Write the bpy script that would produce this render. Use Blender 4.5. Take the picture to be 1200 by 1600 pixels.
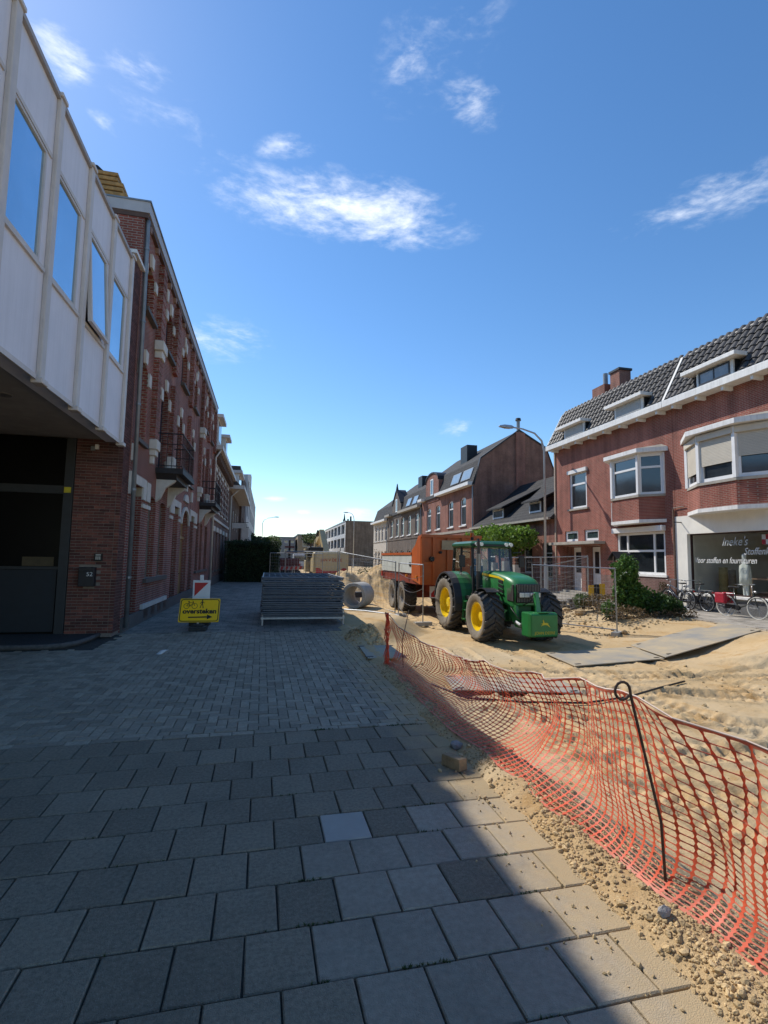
import bpy, bmesh, math, random
import numpy as np
from mathutils import Vector, Matrix, noise
random.seed(7)
R = math.radians
scene = bpy.context.scene
for o in list(bpy.data.objects): bpy.data.objects.remove(o)
COL = scene.collection

# ------------------------------------------------------------------ camera, sky, sun, exposure
def setup_camera():
    pit, roll, psi, h = R(5.18), R(.93), R(12.77), 1.745
    F = Vector((math.sin(psi)*math.cos(pit), math.cos(psi)*math.cos(pit), math.sin(pit)))
    r0 = Vector((math.cos(psi), -math.sin(psi), 0)); u0 = r0.cross(F)
    r = r0*math.cos(roll)+u0*math.sin(roll); u = -r0*math.sin(roll)+u0*math.cos(roll)
    cd = bpy.data.cameras.new('camera'); cam = bpy.data.objects.new('camera', cd); COL.objects.link(cam)
    cd.sensor_fit = 'HORIZONTAL'; cd.sensor_width = 36; cd.lens = 798.6/1200*36
    cd.clip_start = .05; cd.clip_end = 3000
    m = Matrix((r, u, -F)).transposed().to_4x4(); m.translation = (0, 0, h)
    cam.matrix_world = m
    scene.camera = cam
setup_camera()
SUN_TO = Vector((-.545, .80, 1.0)).normalized()        # towards the sun
sun_el = math.asin(SUN_TO.z); sun_az = math.atan2(SUN_TO.x, SUN_TO.y)   # clockwise from +Y

def setup_world():
    w = bpy.data.worlds.new('World'); scene.world = w; w.use_nodes = True
    nt = w.node_tree; N = nt.nodes; L = nt.links
    N.clear()
    out = N.new('ShaderNodeOutputWorld'); bg = N.new('ShaderNodeBackground')
    sky = N.new('ShaderNodeTexSky'); sky.sky_type = 'NISHITA'; sky.sun_disc = False
    sky.sun_elevation = sun_el; sky.sun_rotation = sun_az
    sky.air_density = 1.0; sky.dust_density = .12; sky.ozone_density = 3.0; sky.altitude = 20
    tc = N.new('ShaderNodeTexCoord')
    hs = N.new('ShaderNodeHueSaturation'); hs.inputs['Saturation'].default_value = 1.19; L.new(sky.outputs[0], hs.inputs['Color'])
    def math_(op, a, b=None, c=None, clamp=False):
        n = N.new('ShaderNodeMath'); n.operation = op; n.use_clamp = clamp
        for i, v in enumerate((a, b, c)):
            if v is None: continue
            if isinstance(v, (int, float)): n.inputs[i].default_value = v
            else: L.new(v, n.inputs[i])
        return n.outputs[0]
    def dot(vec):
        n = N.new('ShaderNodeVectorMath'); n.operation = 'DOT_PRODUCT'; L.new(tc.outputs['Generated'], n.inputs[0]); n.inputs[1].default_value = vec
        return n.outputs['Value']
    mp = N.new('ShaderNodeMapping'); mp.inputs['Rotation'].default_value = (0, 0, R(-13)); mp.inputs['Scale'].default_value = (6.5, 6.5, 19)
    L.new(tc.outputs['Generated'], mp.inputs[0])
    nz = N.new('ShaderNodeTexNoise'); nz.inputs['Scale'].default_value = 1.6; nz.inputs['Detail'].default_value = 9; nz.inputs['Roughness'].default_value = .62; nz.inputs['Distortion'].default_value = .6
    L.new(mp.outputs[0], nz.inputs['Vector'])
    nz2 = N.new('ShaderNodeTexNoise'); nz2.inputs['Scale'].default_value = 7; nz2.inputs['Detail'].default_value = 6; nz2.inputs['Roughness'].default_value = .6
    L.new(mp.outputs[0], nz2.inputs['Vector'])
    # clouds: (direction, half width, half height, tilt, strength)
    def cdir(x, y):
        pit, roll, psi = R(5.18), R(.93), R(12.77)
        F = Vector((math.sin(psi)*math.cos(pit), math.cos(psi)*math.cos(pit), math.sin(pit)))
        r0 = Vector((math.cos(psi), -math.sin(psi), 0)); u0 = r0.cross(F)
        r = r0*math.cos(roll)+u0*math.sin(roll); u = -r0*math.sin(roll)+u0*math.cos(roll)
        return (F+r*((x-600)/798.6)-u*((y-800)/798.6)).normalized()
    clouds = [((540, 325), .24, .062, -.06, .9), ((100, 85), .05, .032, -.5, .8), ((225, 112), .055, .022, 0, .7), ((735, 160), .06, .035, -.5, .62), ((450, 230), .06, .022, .2, .75),
              ((1110, 315), .15, .04, .05, .55), ((345, 530), .10, .045, .1, .56), ((710, 668), .045, .02, .2, .7), ((555, 802), .04, .014, 0, .9), ((430, 780), .03, .007, 0, .9),
              ((690, 50), .13, .08, .8, .24), ((280, 190), .16, .06, -.4, .22), ((168, 192), .03, .012, -.3, .6), ((475, 800), .02, .006, 0, .7), ((640, 95), .05, .03, .5, .5)]
    total = None
    for (px, py), hw, hh, tilt, st in clouds:
        d = cdir(px, py)
        e = Vector((d.y, -d.x, 0)).normalized(); v = e.cross(d)
        e2 = e*math.cos(tilt)+v*math.sin(tilt); v2 = -e*math.sin(tilt)+v*math.cos(tilt)
        a = math_('DIVIDE', dot(e2), hw); b = math_('DIVIDE', dot(v2), hh)
        rr = math_('ADD', math_('MULTIPLY', a, a), math_('MULTIPLY', b, b))
        front = math_('GREATER_THAN', dot(d), .5)
        m = math_('MULTIPLY', math_('SUBTRACT', 1.0, rr, None, True), front)
        m = math_('MULTIPLY', m, st)
        total = m if total is None else math_('MAXIMUM', total, m)
    n1 = math_('ADD', math_('MULTIPLY', nz.outputs['Fac'], .68), math_('MULTIPLY', nz2.outputs['Fac'], .32))
    # density = smoothstep on noise + mask
    n1 = math_('MULTIPLY_ADD', n1, 2.0, -.50)
    dens = math_('ADD', n1, math_('MULTIPLY', total, .52))
    mr = N.new('ShaderNodeMapRange'); mr.interpolation_type = 'SMOOTHSTEP'; mr.inputs['From Min'].default_value = .50; mr.inputs['From Max'].default_value = 1.50
    L.new(dens, mr.inputs['Value'])
    fac = math_('MULTIPLY', mr.outputs[0], math_('MULTIPLY', math_('POWER', total, .5), 1.15), None, True)
    mix = N.new('ShaderNodeMix'); mix.data_type = 'RGBA'
    L.new(fac, mix.inputs['Factor']); L.new(hs.outputs[0], mix.inputs['A']); mix.inputs['B'].default_value = (7.2, 7.5, 8.0, 1)
    L.new(mix.outputs['Result'], bg.inputs['Color'])
    bg.inputs['Strength'].default_value = SKY_STRENGTH
    L.new(bg.outputs[0], out.inputs['Surface'])
SKY_STRENGTH = .125
setup_world()
sl = bpy.data.lights.new('sun', 'SUN'); sl.energy = 3.4; sl.angle = R(.53); sl.color = (1, .95, .87)
so = bpy.data.objects.new('sun', sl); COL.objects.link(so); so.rotation_euler = SUN_TO.to_track_quat('Z', 'Y').to_euler(); so.location = (-30, 40, 60)
scene.render.engine = 'CYCLES'
vs = scene.view_settings; vs.view_transform = 'Standard'; vs.look = 'None'; vs.exposure = 0.52; vs.gamma = 1.0; vs.use_curve_mapping = False
scene.render.resolution_x = 768; scene.render.resolution_y = 1024
scene.cycles.max_bounces = 8; scene.cycles.transparent_max_bounces = 16

# ------------------------------------------------------------------ materials
MATS = {}
def mat(name, col, rough=.75, var=.18, scale=6, bump=0., bscale=60, metal=0., spec=.4, rnd=0., col2=None, dust=0., speck=0., streak=False, dirt=0., trans=0., ior=None, coat=0.):
    if name in MATS: return MATS[name]
    m = bpy.data.materials.new(name); m.use_nodes = True; nt = m.node_tree; N = nt.nodes; L = nt.links
    b = N['Principled BSDF']; b.inputs['Roughness'].default_value = rough; b.inputs['Metallic'].default_value = metal; b.inputs['Specular IOR Level'].default_value = spec
    if ior: b.inputs['IOR'].default_value = ior
    if coat: b.inputs['Coat Weight'].default_value = coat; b.inputs['Coat Roughness'].default_value = .08
    geo = N.new('ShaderNodeNewGeometry')
    nz = N.new('ShaderNodeTexNoise'); nz.inputs['Scale'].default_value = scale; nz.inputs['Detail'].default_value = 7; nz.inputs['Roughness'].default_value = .62
    L.new(geo.outputs['Position'], nz.inputs['Vector'])
    c2 = col2 if col2 else tuple(c*(1-var) for c in col); c1 = col if col2 else tuple(min(1, c*(1+var)) for c in col)
    rp = N.new('ShaderNodeMapRange'); rp.inputs['From Min'].default_value = .32; rp.inputs['From Max'].default_value = .68; L.new(nz.outputs['Fac'], rp.inputs['Value'])
    mx = N.new('ShaderNodeMix'); mx.data_type = 'RGBA'; mx.inputs['A'].default_value = (*c2, 1); mx.inputs['B'].default_value = (*c1, 1); L.new(rp.outputs[0], mx.inputs['Factor'])
    last = mx.outputs['Result']
    if rnd:
        oi = N.new('ShaderNodeObjectInfo'); hv = N.new('ShaderNodeHueSaturation')
        r2 = N.new('ShaderNodeMapRange'); r2.inputs['To Min'].default_value = 1-abs(rnd); r2.inputs['To Max'].default_value = 1+abs(rnd)
        L.new(oi.outputs['Random'] if rnd > 0 else geo.outputs['Random Per Island'], r2.inputs['Value'])      # negative: vary per loose piece
        L.new(r2.outputs[0], hv.inputs['Value']); L.new(last, hv.inputs['Color']); last = hv.outputs['Color']
    if dirt:
        n3 = N.new('ShaderNodeTexNoise'); n3.inputs['Scale'].default_value = 1.7; n3.inputs['Detail'].default_value = 9; n3.inputs['Roughness'].default_value = .7
        mp = N.new('ShaderNodeMapping'); mp.inputs['Scale'].default_value = (6, 6, .22) if streak else (1, 1, .35); L.new(geo.outputs['Position'], mp.inputs[0]); L.new(mp.outputs[0], n3.inputs['Vector'])
        r3 = N.new('ShaderNodeMapRange'); r3.inputs['From Min'].default_value = .45; r3.inputs['From Max'].default_value = .8; r3.inputs['To Max'].default_value = dirt; L.new(n3.outputs['Fac'], r3.inputs['Value'])
        m3 = N.new('ShaderNodeMix'); m3.data_type = 'RGBA'; L.new(r3.outputs[0], m3.inputs['Factor']); L.new(last, m3.inputs['A']); m3.inputs['B'].default_value = (.10, .085, .065, 1); last = m3.outputs['Result']
    if speck:                             # pale aggregate grains
        v5 = N.new('ShaderNodeTexVoronoi'); v5.inputs['Scale'].default_value = 85; L.new(geo.outputs['Position'], v5.inputs['Vector']); r5 = N.new('ShaderNodeMapRange'); r5.inputs['From Min'].default_value = .23; r5.inputs['From Max'].default_value = .12; r5.inputs['To Max'].default_value = speck; L.new(v5.outputs['Distance'], r5.inputs['Value'])
        m5 = N.new('ShaderNodeMix'); m5.data_type = 'RGBA'; L.new(r5.outputs[0], m5.inputs['Factor']); L.new(last, m5.inputs['A']); m5.inputs['B'].default_value = (.42, .40, .37, 1); last = m5.outputs['Result']
    if dust:                              # sand spilled over the pavement edge, uneven in outline
        sp = N.new('ShaderNodeSeparateXYZ'); L.new(geo.outputs['Position'], sp.inputs[0]); n4 = N.new('ShaderNodeTexNoise'); n4.inputs['Scale'].default_value = 3.2; n4.inputs['Detail'].default_value = 9; n4.inputs['Roughness'].default_value = .68; L.new(geo.outputs['Position'], n4.inputs['Vector'])
        a4 = N.new('ShaderNodeMath'); a4.operation = 'MULTIPLY_ADD'; L.new(n4.outputs['Fac'], a4.inputs[0]); a4.inputs[1].default_value = 1.1; L.new(sp.outputs['X'], a4.inputs[2])
        r4 = N.new('ShaderNodeMapRange'); r4.inputs['From Min'].default_value = 1.82; r4.inputs['From Max'].default_value = 2.28; r4.inputs['To Max'].default_value = dust; L.new(a4.outputs[0], r4.inputs['Value'])
        m4 = N.new('ShaderNodeMix'); m4.data_type = 'RGBA'; L.new(r4.outputs[0], m4.inputs['Factor']); L.new(last, m4.inputs['A']); m4.inputs['B'].default_value = (.47, .345, .185, 1); last = m4.outputs['Result']
    L.new(last, b.inputs['Base Color'])
    rr = N.new('ShaderNodeMapRange'); rr.inputs['To Min'].default_value = max(.02, rough-.08); rr.inputs['To Max'].default_value = min(1, rough+.1); L.new(nz.outputs['Fac'], rr.inputs['Value']); L.new(rr.outputs[0], b.inputs['Roughness'])
    if bump:
        n2 = N.new('ShaderNodeTexNoise'); n2.inputs['Scale'].default_value = bscale; n2.inputs['Detail'].default_value = 5; L.new(geo.outputs['Position'], n2.inputs['Vector'])
        bp = N.new('ShaderNodeBump'); bp.inputs['Strength'].default_value = bump; bp.inputs['Distance'].default_value = .02; L.new(n2.outputs['Fac'], bp.inputs['Height']); L.new(bp.outputs[0], b.inputs['Normal'])
    if trans:
        ts = N.new('ShaderNodeBsdfTranslucent'); L.new(last, ts.inputs['Color']); ms = N.new('ShaderNodeMixShader'); ms.inputs[0].default_value = trans
        L.new(b.outputs[0], ms.inputs[1]); L.new(ts.outputs[0], ms.inputs[2]); L.new(ms.outputs[0], N['Material Output'].inputs['Surface'])
    MATS[name] = m
    return m

def brick(name, c1, c2, mortar, bw=.21, rh=.0625, ms=.0105, var=.25, rough=.85, bump=.6, uvec=(1, 1, 0), off=.5, scale_n=1.1):
    if name in MATS: return MATS[name]
    m = bpy.data.materials.new(name); m.use_nodes = True; nt = m.node_tree; N = nt.nodes; L = nt.links; b = N['Principled BSDF']
    geo = N.new('ShaderNodeNewGeometry'); sp = N.new('ShaderNodeSeparateXYZ'); L.new(geo.outputs['Position'], sp.inputs[0])
    dt = N.new('ShaderNodeVectorMath'); dt.operation = 'DOT_PRODUCT'; L.new(geo.outputs['Position'], dt.inputs[0]); dt.inputs[1].default_value = uvec
    cb = N.new('ShaderNodeCombineXYZ'); L.new(dt.outputs['Value'], cb.inputs[0]); L.new(sp.outputs['Z' if uvec[2] == 0 else 'Y'], cb.inputs[1])
    bt = N.new('ShaderNodeTexBrick'); bt.inputs['Scale'].default_value = 1; bt.inputs['Brick Width'].default_value = bw; bt.inputs['Row Height'].default_value = rh; bt.inputs['Mortar Size'].default_value = ms
    bt.inputs['Mortar Smooth'].default_value = .25; bt.inputs['Bias'].default_value = 0; bt.offset = off
    bt.inputs['Color1'].default_value = (*c1, 1); bt.inputs['Color2'].default_value = (*c2, 1); bt.inputs['Mortar'].default_value = (*mortar, 1)
    L.new(cb.outputs[0], bt.inputs['Vector'])
    nz = N.new('ShaderNodeTexNoise'); nz.inputs['Scale'].default_value = scale_n; nz.inputs['Detail'].default_value = 8; nz.inputs['Roughness'].default_value = .65; L.new(geo.outputs['Position'], nz.inputs['Vector'])
    mr = N.new('ShaderNodeMapRange'); mr.inputs['From Min'].default_value = .3; mr.inputs['From Max'].default_value = .7; mr.inputs['To Min'].default_value = 1-var; mr.inputs['To Max'].default_value = 1+var; L.new(nz.outputs['Fac'], mr.inputs['Value'])
    mp = N.new('ShaderNodeMapping'); mp.inputs['Scale'].default_value = (2.2, 2.2, .22); L.new(geo.outputs['Position'], mp.inputs[0]); ns = N.new('ShaderNodeTexNoise'); ns.inputs['Scale'].default_value = 1; ns.inputs['Detail'].default_value = 8; ns.inputs['Roughness'].default_value = .66; L.new(mp.outputs[0], ns.inputs['Vector'])
    m2 = N.new('ShaderNodeMapRange'); m2.inputs['From Min'].default_value = .35; m2.inputs['From Max'].default_value = .62; m2.inputs['To Min'].default_value = .68; m2.inputs['To Max'].default_value = 1.06; L.new(ns.outputs['Fac'], m2.inputs['Value'])      # weather streaks
    mm = N.new('ShaderNodeMath'); mm.operation = 'MULTIPLY'; L.new(mr.outputs[0], mm.inputs[0]); L.new(m2.outputs[0], mm.inputs[1])
    hv = N.new('ShaderNodeHueSaturation'); L.new(bt.outputs['Color'], hv.inputs['Color']); L.new(mm.outputs[0], hv.inputs['Value'])
    L.new(hv.outputs[0], b.inputs['Base Color']); b.inputs['Roughness'].default_value = rough; b.inputs['Specular IOR Level'].default_value = .25
    n2 = N.new('ShaderNodeTexNoise'); n2.inputs['Scale'].default_value = 90; n2.inputs['Detail'].default_value = 3; L.new(geo.outputs['Position'], n2.inputs['Vector'])
    sb = N.new('ShaderNodeMath'); sb.operation = 'MULTIPLY_ADD'; L.new(n2.outputs['Fac'], sb.inputs[0]); sb.inputs[1].default_value = .35
    iv = N.new('ShaderNodeMath'); iv.operation = 'SUBTRACT'; iv.inputs[0].default_value = 1; L.new(bt.outputs['Fac'], iv.inputs[1]); L.new(iv.outputs[0], sb.inputs[2])
    bp = N.new('ShaderNodeBump'); bp.inputs['Strength'].default_value = bump; bp.inputs['Distance'].default_value = .01; L.new(sb.outputs[0], bp.inputs['Height']); L.new(bp.outputs[0], b.inputs['Normal'])
    MATS[name] = m
    return m

def glass_clear(name):
    m = bpy.data.materials.new(name); m.use_nodes = True; nt = m.node_tree; N = nt.nodes; L = nt.links; N.remove(N['Principled BSDF'])
    t = N.new('ShaderNodeBsdfTransparent'); t.inputs[0].default_value = (.95, .97, .96, 1); g = N.new('ShaderNodeBsdfGlossy'); g.inputs['Roughness'].default_value = .01
    fr = N.new('ShaderNodeLayerWeight'); pw = N.new('ShaderNodeMath'); pw.operation = 'POWER'; L.new(fr.outputs['Facing'], pw.inputs[0]); pw.inputs[1].default_value = 4.5
    ma = N.new('ShaderNodeMath'); ma.operation = 'MULTIPLY_ADD'; L.new(pw.outputs[0], ma.inputs[0]); ma.inputs[1].default_value = .9; ma.inputs[2].default_value = .035
    ms = N.new('ShaderNodeMixShader'); L.new(ma.outputs[0], ms.inputs[0]); L.new(t.outputs[0], ms.inputs[1]); L.new(g.outputs[0], ms.inputs[2])
    L.new(ms.outputs[0], N['Material Output'].inputs['Surface']); MATS[name] = m
    return m

# ------------------------------------------------------------------ mesh helpers
OFF = {}
def FR(ox, oy, ux, uy, nx, ny): return (ox, oy, ux, uy, nx, ny)
def fp(fr, u, z, d): return (fr[0]+fr[2]*u+fr[4]*d, fr[1]+fr[3]*u+fr[5]*d, z)
class MB:
    def __init__(s): s.v = []; s.f = []
    def hexa(s, p):
        i = len(s.v); s.v += [tuple(q) for q in p]
        s.f += [(i, i+3, i+2, i+1), (i+4, i+5, i+6, i+7), (i, i+1, i+5, i+4), (i+1, i+2, i+6, i+5), (i+2, i+3, i+7, i+6), (i+3, i, i+4, i+7)]; return s
    def box(s, x0, x1, y0, y1, z0, z1):
        return s.hexa([(x0, y0, z0), (x1, y0, z0), (x1, y1, z0), (x0, y1, z0), (x0, y0, z1), (x1, y0, z1), (x1, y1, z1), (x0, y1, z1)])
    def fb(s, fr, u0, u1, z0, z1, d0, d1):
        return s.hexa([fp(fr, u0, z0, d0), fp(fr, u1, z0, d0), fp(fr, u1, z0, d1), fp(fr, u0, z0, d1), fp(fr, u0, z1, d0), fp(fr, u1, z1, d0), fp(fr, u1, z1, d1), fp(fr, u0, z1, d1)])
    def obox(s, c, ax, ay, az):          # centre and three half axes
        c, ax, ay, az = Vector(c), Vector(ax), Vector(ay), Vector(az)
        return s.hexa([c-ax-ay-az, c+ax-ay-az, c+ax+ay-az, c-ax+ay-az, c-ax-ay+az, c+ax-ay+az, c+ax+ay+az, c-ax+ay+az])
    def poly(s, pts):
        i = len(s.v); s.v += [tuple(p) for p in pts]; s.f.append(tuple(range(i, i+len(pts)))); return s
    def extr(s, a, b):                   # prism between two equal polygons (3-D points)
        i = len(s.v); n = len(a); s.v += [tuple(p) for p in a]+[tuple(p) for p in b]
        s.f.append(tuple(range(i+n-1, i-1, -1))); s.f.append(tuple(range(i+n, i+2*n)))
        for k in range(n): s.f.append((i+k, i+(k+1) % n, i+n+(k+1) % n, i+n+k))
        return s
    def prism(s, fr, pts, d0, d1): return s.extr([fp(fr, u, z, d0) for u, z in pts], [fp(fr, u, z, d1) for u, z in pts])
    def cyl(s, p0, p1, r0, r1=None, n=10, cap=True):
        r1 = r0 if r1 is None else r1; p0, p1 = Vector(p0), Vector(p1); d = (p1-p0).normalized()
        a = d.orthogonal().normalized(); b = d.cross(a); i = len(s.v)
        for p, r in ((p0, r0), (p1, r1)):
            for k in range(n):
                t = 2*math.pi*k/n; s.v.append(tuple(p+a*(r*math.cos(t))+b*(r*math.sin(t))))
        for k in range(n): s.f.append((i+k, i+(k+1) % n, i+n+(k+1) % n, i+n+k))
        if cap: s.f.append(tuple(range(i+n-1, i-1, -1))); s.f.append(tuple(range(i+n, i+2*n)))
        return s
    def tube(s, pts, r, n=6, closed=False):
        pts = [Vector(p) for p in pts]; m = len(pts); i = len(s.v); prev = None
        for k, p in enumerate(pts):
            if closed: d = pts[(k+1) % m]-pts[k-1]
            else: d = pts[min(k+1, m-1)]-pts[max(k-1, 0)]
            d.normalize()
            a = (prev - d*prev.dot(d)) if prev is not None else d.orthogonal()
            if a.length < 1e-6: a = d.orthogonal()
            a.normalize(); prev = a; b = d.cross(a)
            rr = r[k] if isinstance(r, (list, tuple)) else r
            for j in range(n):
                t = 2*math.pi*j/n; s.v.append(tuple(p+a*(rr*math.cos(t))+b*(rr*math.sin(t))))
        for k in range(m if closed else m-1):
            k2 = (k+1) % m
            for j in range(n): s.f.append((i+k*n+j, i+k*n+(j+1) % n, i+k2*n+(j+1) % n, i+k2*n+j))
        if not closed: s.f.append(tuple(range(i+n-1, i-1, -1))); s.f.append(tuple(range(i+(m-1)*n, i+m*n)))
        return s
    def lathe(s, prof, o, axis, n=32, closed=False):   # prof: (radius, along)
        o = Vector(o); d = Vector(axis).normalized(); a = d.orthogonal().normalized(); b = d.cross(a); i = len(s.v); m = len(prof)
        for k in range(n):
            t = 2*math.pi*k/n; e = a*math.cos(t)+b*math.sin(t)
            for r, l in prof: s.v.append(tuple(o+e*r+d*l))
        for k in range(n):
            k2 = (k+1) % n
            for j in range(m if closed else m-1):
                j2 = (j+1) % m; s.f.append((i+k*m+j, i+k2*m+j, i+k2*m+j2, i+k*m+j2))
        return s
    def loft(s, rings, cap=True):
        n = len(rings[0]); i = len(s.v)
        for r in rings: s.v += [tuple(p) for p in r]
        for k in range(len(rings)-1):
            for j in range(n): s.f.append((i+k*n+j, i+k*n+(j+1) % n, i+(k+1)*n+(j+1) % n, i+(k+1)*n+j))
        if cap: s.f.append(tuple(range(i+n-1, i-1, -1))); e = i+(len(rings)-1)*n; s.f.append(tuple(range(e, e+n)))
        return s
    def mesh(s, name, m, off=(0, 0, 0), smooth=False, recalc=True):
        me = bpy.data.meshes.new(name); ox, oy, oz = off
        me.from_pydata([(x-ox, y-oy, z-oz) for x, y, z in s.v], [], s.f)
        if recalc:
            bm = bmesh.new(); bm.from_mesh(me); bmesh.ops.recalc_face_normals(bm, faces=bm.faces); bm.to_mesh(me); bm.free()
        if smooth: me.shade_smooth()
        if m: me.materials.append(m)
        return me
    def build(s, name, m, parent=None, smooth=False, bevel=0., local=False, recalc=True, kind=None, label=None, autosmooth=None):
        off = (0, 0, 0) if (local or parent is None) else OFF.get(parent.name, (0, 0, 0))
        me = s.mesh(name, m, off, smooth, recalc)
        o = link(name, me, parent)
        if autosmooth is not None: me.shade_smooth(); me.set_sharp_from_angle(angle=R(autosmooth))
        if bevel:
            bv = o.modifiers.new('bevel', 'BEVEL'); bv.width = bevel; bv.segments = 2; bv.limit_method = 'ANGLE'
        if kind: o['kind'] = kind
        if label: o['label'] = label
        return o
def link(name, data, parent=None):
    o = bpy.data.objects.new(name, data); COL.objects.link(o)
    if parent is not None: o.parent = parent; OFF[o.name] = OFF.get(parent.name, (0, 0, 0))
    return o
def tag(o, label=None, cat=None, group=None, kind=None):
    if label: o['label'] = label
    if cat: o['category'] = cat
    if group: o['group'] = group
    if kind: o['kind'] = kind
    return o
def thing(name, label, cat, loc=(0, 0, 0), rz=0., group=None):
    o = bpy.data.objects.new(name, None); COL.objects.link(o); o.empty_display_size = .2
    o.location = loc; o.rotation_euler = (0, 0, rz); OFF[o.name] = tuple(loc)
    return tag(o, label, cat, group)
def single(o, label, cat, group=None, kind=None): return tag(o, label, cat, group, kind)
def text(name, body, size, org, ux, uz, m, parent, ext=.002, shear=0., local=False, align='CENTER', sx=1., bold=0.):
    cu = bpy.data.curves.new(name, 'FONT'); cu.body = body; cu.size = size; cu.extrude = ext; cu.shear = shear; cu.align_x = align; cu.align_y = 'CENTER'; cu.resolution_u = 3; cu.offset = bold
    t = bpy.data.objects.new(name, cu); COL.objects.link(t)
    me = bpy.data.meshes.new_from_object(t.evaluated_get(bpy.context.evaluated_depsgraph_get())); bpy.data.objects.remove(t)
    ux, uz = Vector(ux).normalized(), Vector(uz).normalized(); n = ux.cross(uz)
    M = Matrix((ux*sx, uz, n)).transposed().to_4x4(); off = (0, 0, 0) if local else OFF.get(parent.name, (0, 0, 0))
    M.translation = Vector(org)-Vector(off); me.transform(M); me.name = name
    me.materials.clear(); me.materials.append(m)
    return link(name, me, parent)
def walls(mb, fr, u0, u1, z0, z1, t, ops, d=0.):
    us = sorted({u0, u1, *[max(u0, min(u1, v)) for o in ops for v in o[:2]]}); zs = sorted({z0, z1, *[max(z0, min(z1, v)) for o in ops for v in o[2:4]]})
    for a, b in zip(us, us[1:]):
        run = None
        for c, e in zip(zs, zs[1:]):
            um, zm = (a+b)/2, (c+e)/2
            hole = any(o[0] < um < o[1] and o[2] < zm < o[3] for o in ops)
            if hole:
                if run: mb.fb(fr, a, b, run[0], run[1], d-t, d); run = None
            else: run = (run[0], e) if run else (c, e)
        if run: mb.fb(fr, a, b, run[0], run[1], d-t, d)
    for o in ops:
        if len(o) > 4 and o[4]:           # arched head: fill the spandrels under o[3]
            a, b, top, rise = o[0], o[1], o[3], o[4]; n = 10; mid = (a+b)/2; hw = (b-a)/2
            h = lambda u: top-rise+rise*math.sqrt(max(0, 1-((u-mid)/hw)**2))
            for k in range(n):
                p, q = a+(b-a)*k/n, a+(b-a)*(k+1)/n
                mb.prism(fr, [(p, h(p)-.001), (q, h(q)-.001), (q, top+.001), (p, top+.001)], d-t+.002, d-.002)
    return mb
def window(parent, fr, u0, u1, z0, z1, d, fm, gm, fw=.07, mull=(), trans=(), sill=None, dep=.07, arch=0., name='window', sill_over=.08, sill_out=.1, label=None):
    mb = MB(); mb.fb(fr, u0, u0+fw, z0, z1, d-dep, d); mb.fb(fr, u1-fw, u1, z0, z1, d-dep, d)
    mb.fb(fr, u0+fw, u1-fw, z0, z0+fw, d-dep, d); mb.fb(fr, u0+fw, u1-fw, z1-fw, z1, d-dep, d)
    if arch:
        mid, hw = (u0+u1)/2, (u1-u0)/2; n = 8; h = lambda u: z1-fw-arch+arch*math.sqrt(max(0, 1-((u-mid)/hw)**2))
        for k in range(n):
            p, q = u0+fw+(u1-u0-2*fw)*k/n, u0+fw+(u1-u0-2*fw)*(k+1)/n
            mb.prism(fr, [(p, h(p)-.01), (q, h(q)-.01), (q, z1-fw), (p, z1-fw)], d-dep, d-.002)
    for u in mull: mb.fb(fr, u-fw*.45, u+fw*.45, z0+fw, z1-fw, d-dep, d-.004)
    for z in trans: mb.fb(fr, u0+fw, u1-fw, z-fw*.45, z+fw*.45, d-dep, d-.008)
    w = mb.build(name, fm, parent, label=label)
    MB().fb(fr, u0+fw*.6, u1-fw*.6, z0+fw*.6, z1-fw*.6, d-dep*.7, d-dep*.5).build('pane', gm, w)
    if sill: MB().fb(fr, u0-sill_over, u1+sill_over, z0-.09, z0+.005, d-dep-.02, sill_out).build('sill', sill, w)
    return w
def leaf_cloud(mb, pts, size, rng, up=.3):
    for p in pts:
        n = Vector((rng.gauss(0, 1), rng.gauss(0, 1), rng.gauss(0, 1)+up)).normalized(); a = n.orthogonal().normalized(); a = Matrix.Rotation(rng.uniform(0, 6.28), 3, n) @ a; b = n.cross(a)
        s = size*rng.uniform(.6, 1.35); i = len(mb.v); c = Vector(p)
        mb.v += [tuple(c-a*s), tuple(c-b*s*.55+n*s*.15), tuple(c+a*s), tuple(c+b*s*.55+n*s*.15)]; mb.f.append((i, i+1, i+2, i+3))

# shared materials
M_WHITE = mat('white_paint', (.74, .725, .69), .5, .07, 3, dirt=.32, streak=True)
M_WHITE2 = mat('white_plastic', (.77, .765, .75), .4, .05, 3, dirt=.12)
M_GLASS = mat('dark_glass', (.018, .022, .026), .06, .5, 1.2, spec=.9, ior=1.6)
M_STEEL = mat('galvanised_steel', (.36, .37, .38), .42, .2, 14, metal=.75)
M_DARK = mat('black_iron', (.018, .018, .02), .5, .3, 9)
M_CONC = mat('concrete', (.36, .34, .30), .85, .15, 5, bump=.25, bscale=70, dirt=.25)
M_GREY = mat('zinc', (.23, .25, .27), .5, .15, 4, metal=.5)
M_RUBBER = mat('rubber', (.022, .021, .02), .8, .3, 20, bump=.2)
M_BLACK = mat('black_plastic', (.012, .012, .013), .5, .3, 9)
FL = FR(-3.13, 0, 0, 1, 1, 0)            # left-hand facades face +X, u runs along the street
FRT = FR(16.0, 0, 0, 1, -1, 0)           # right-hand facades face -X
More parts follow.
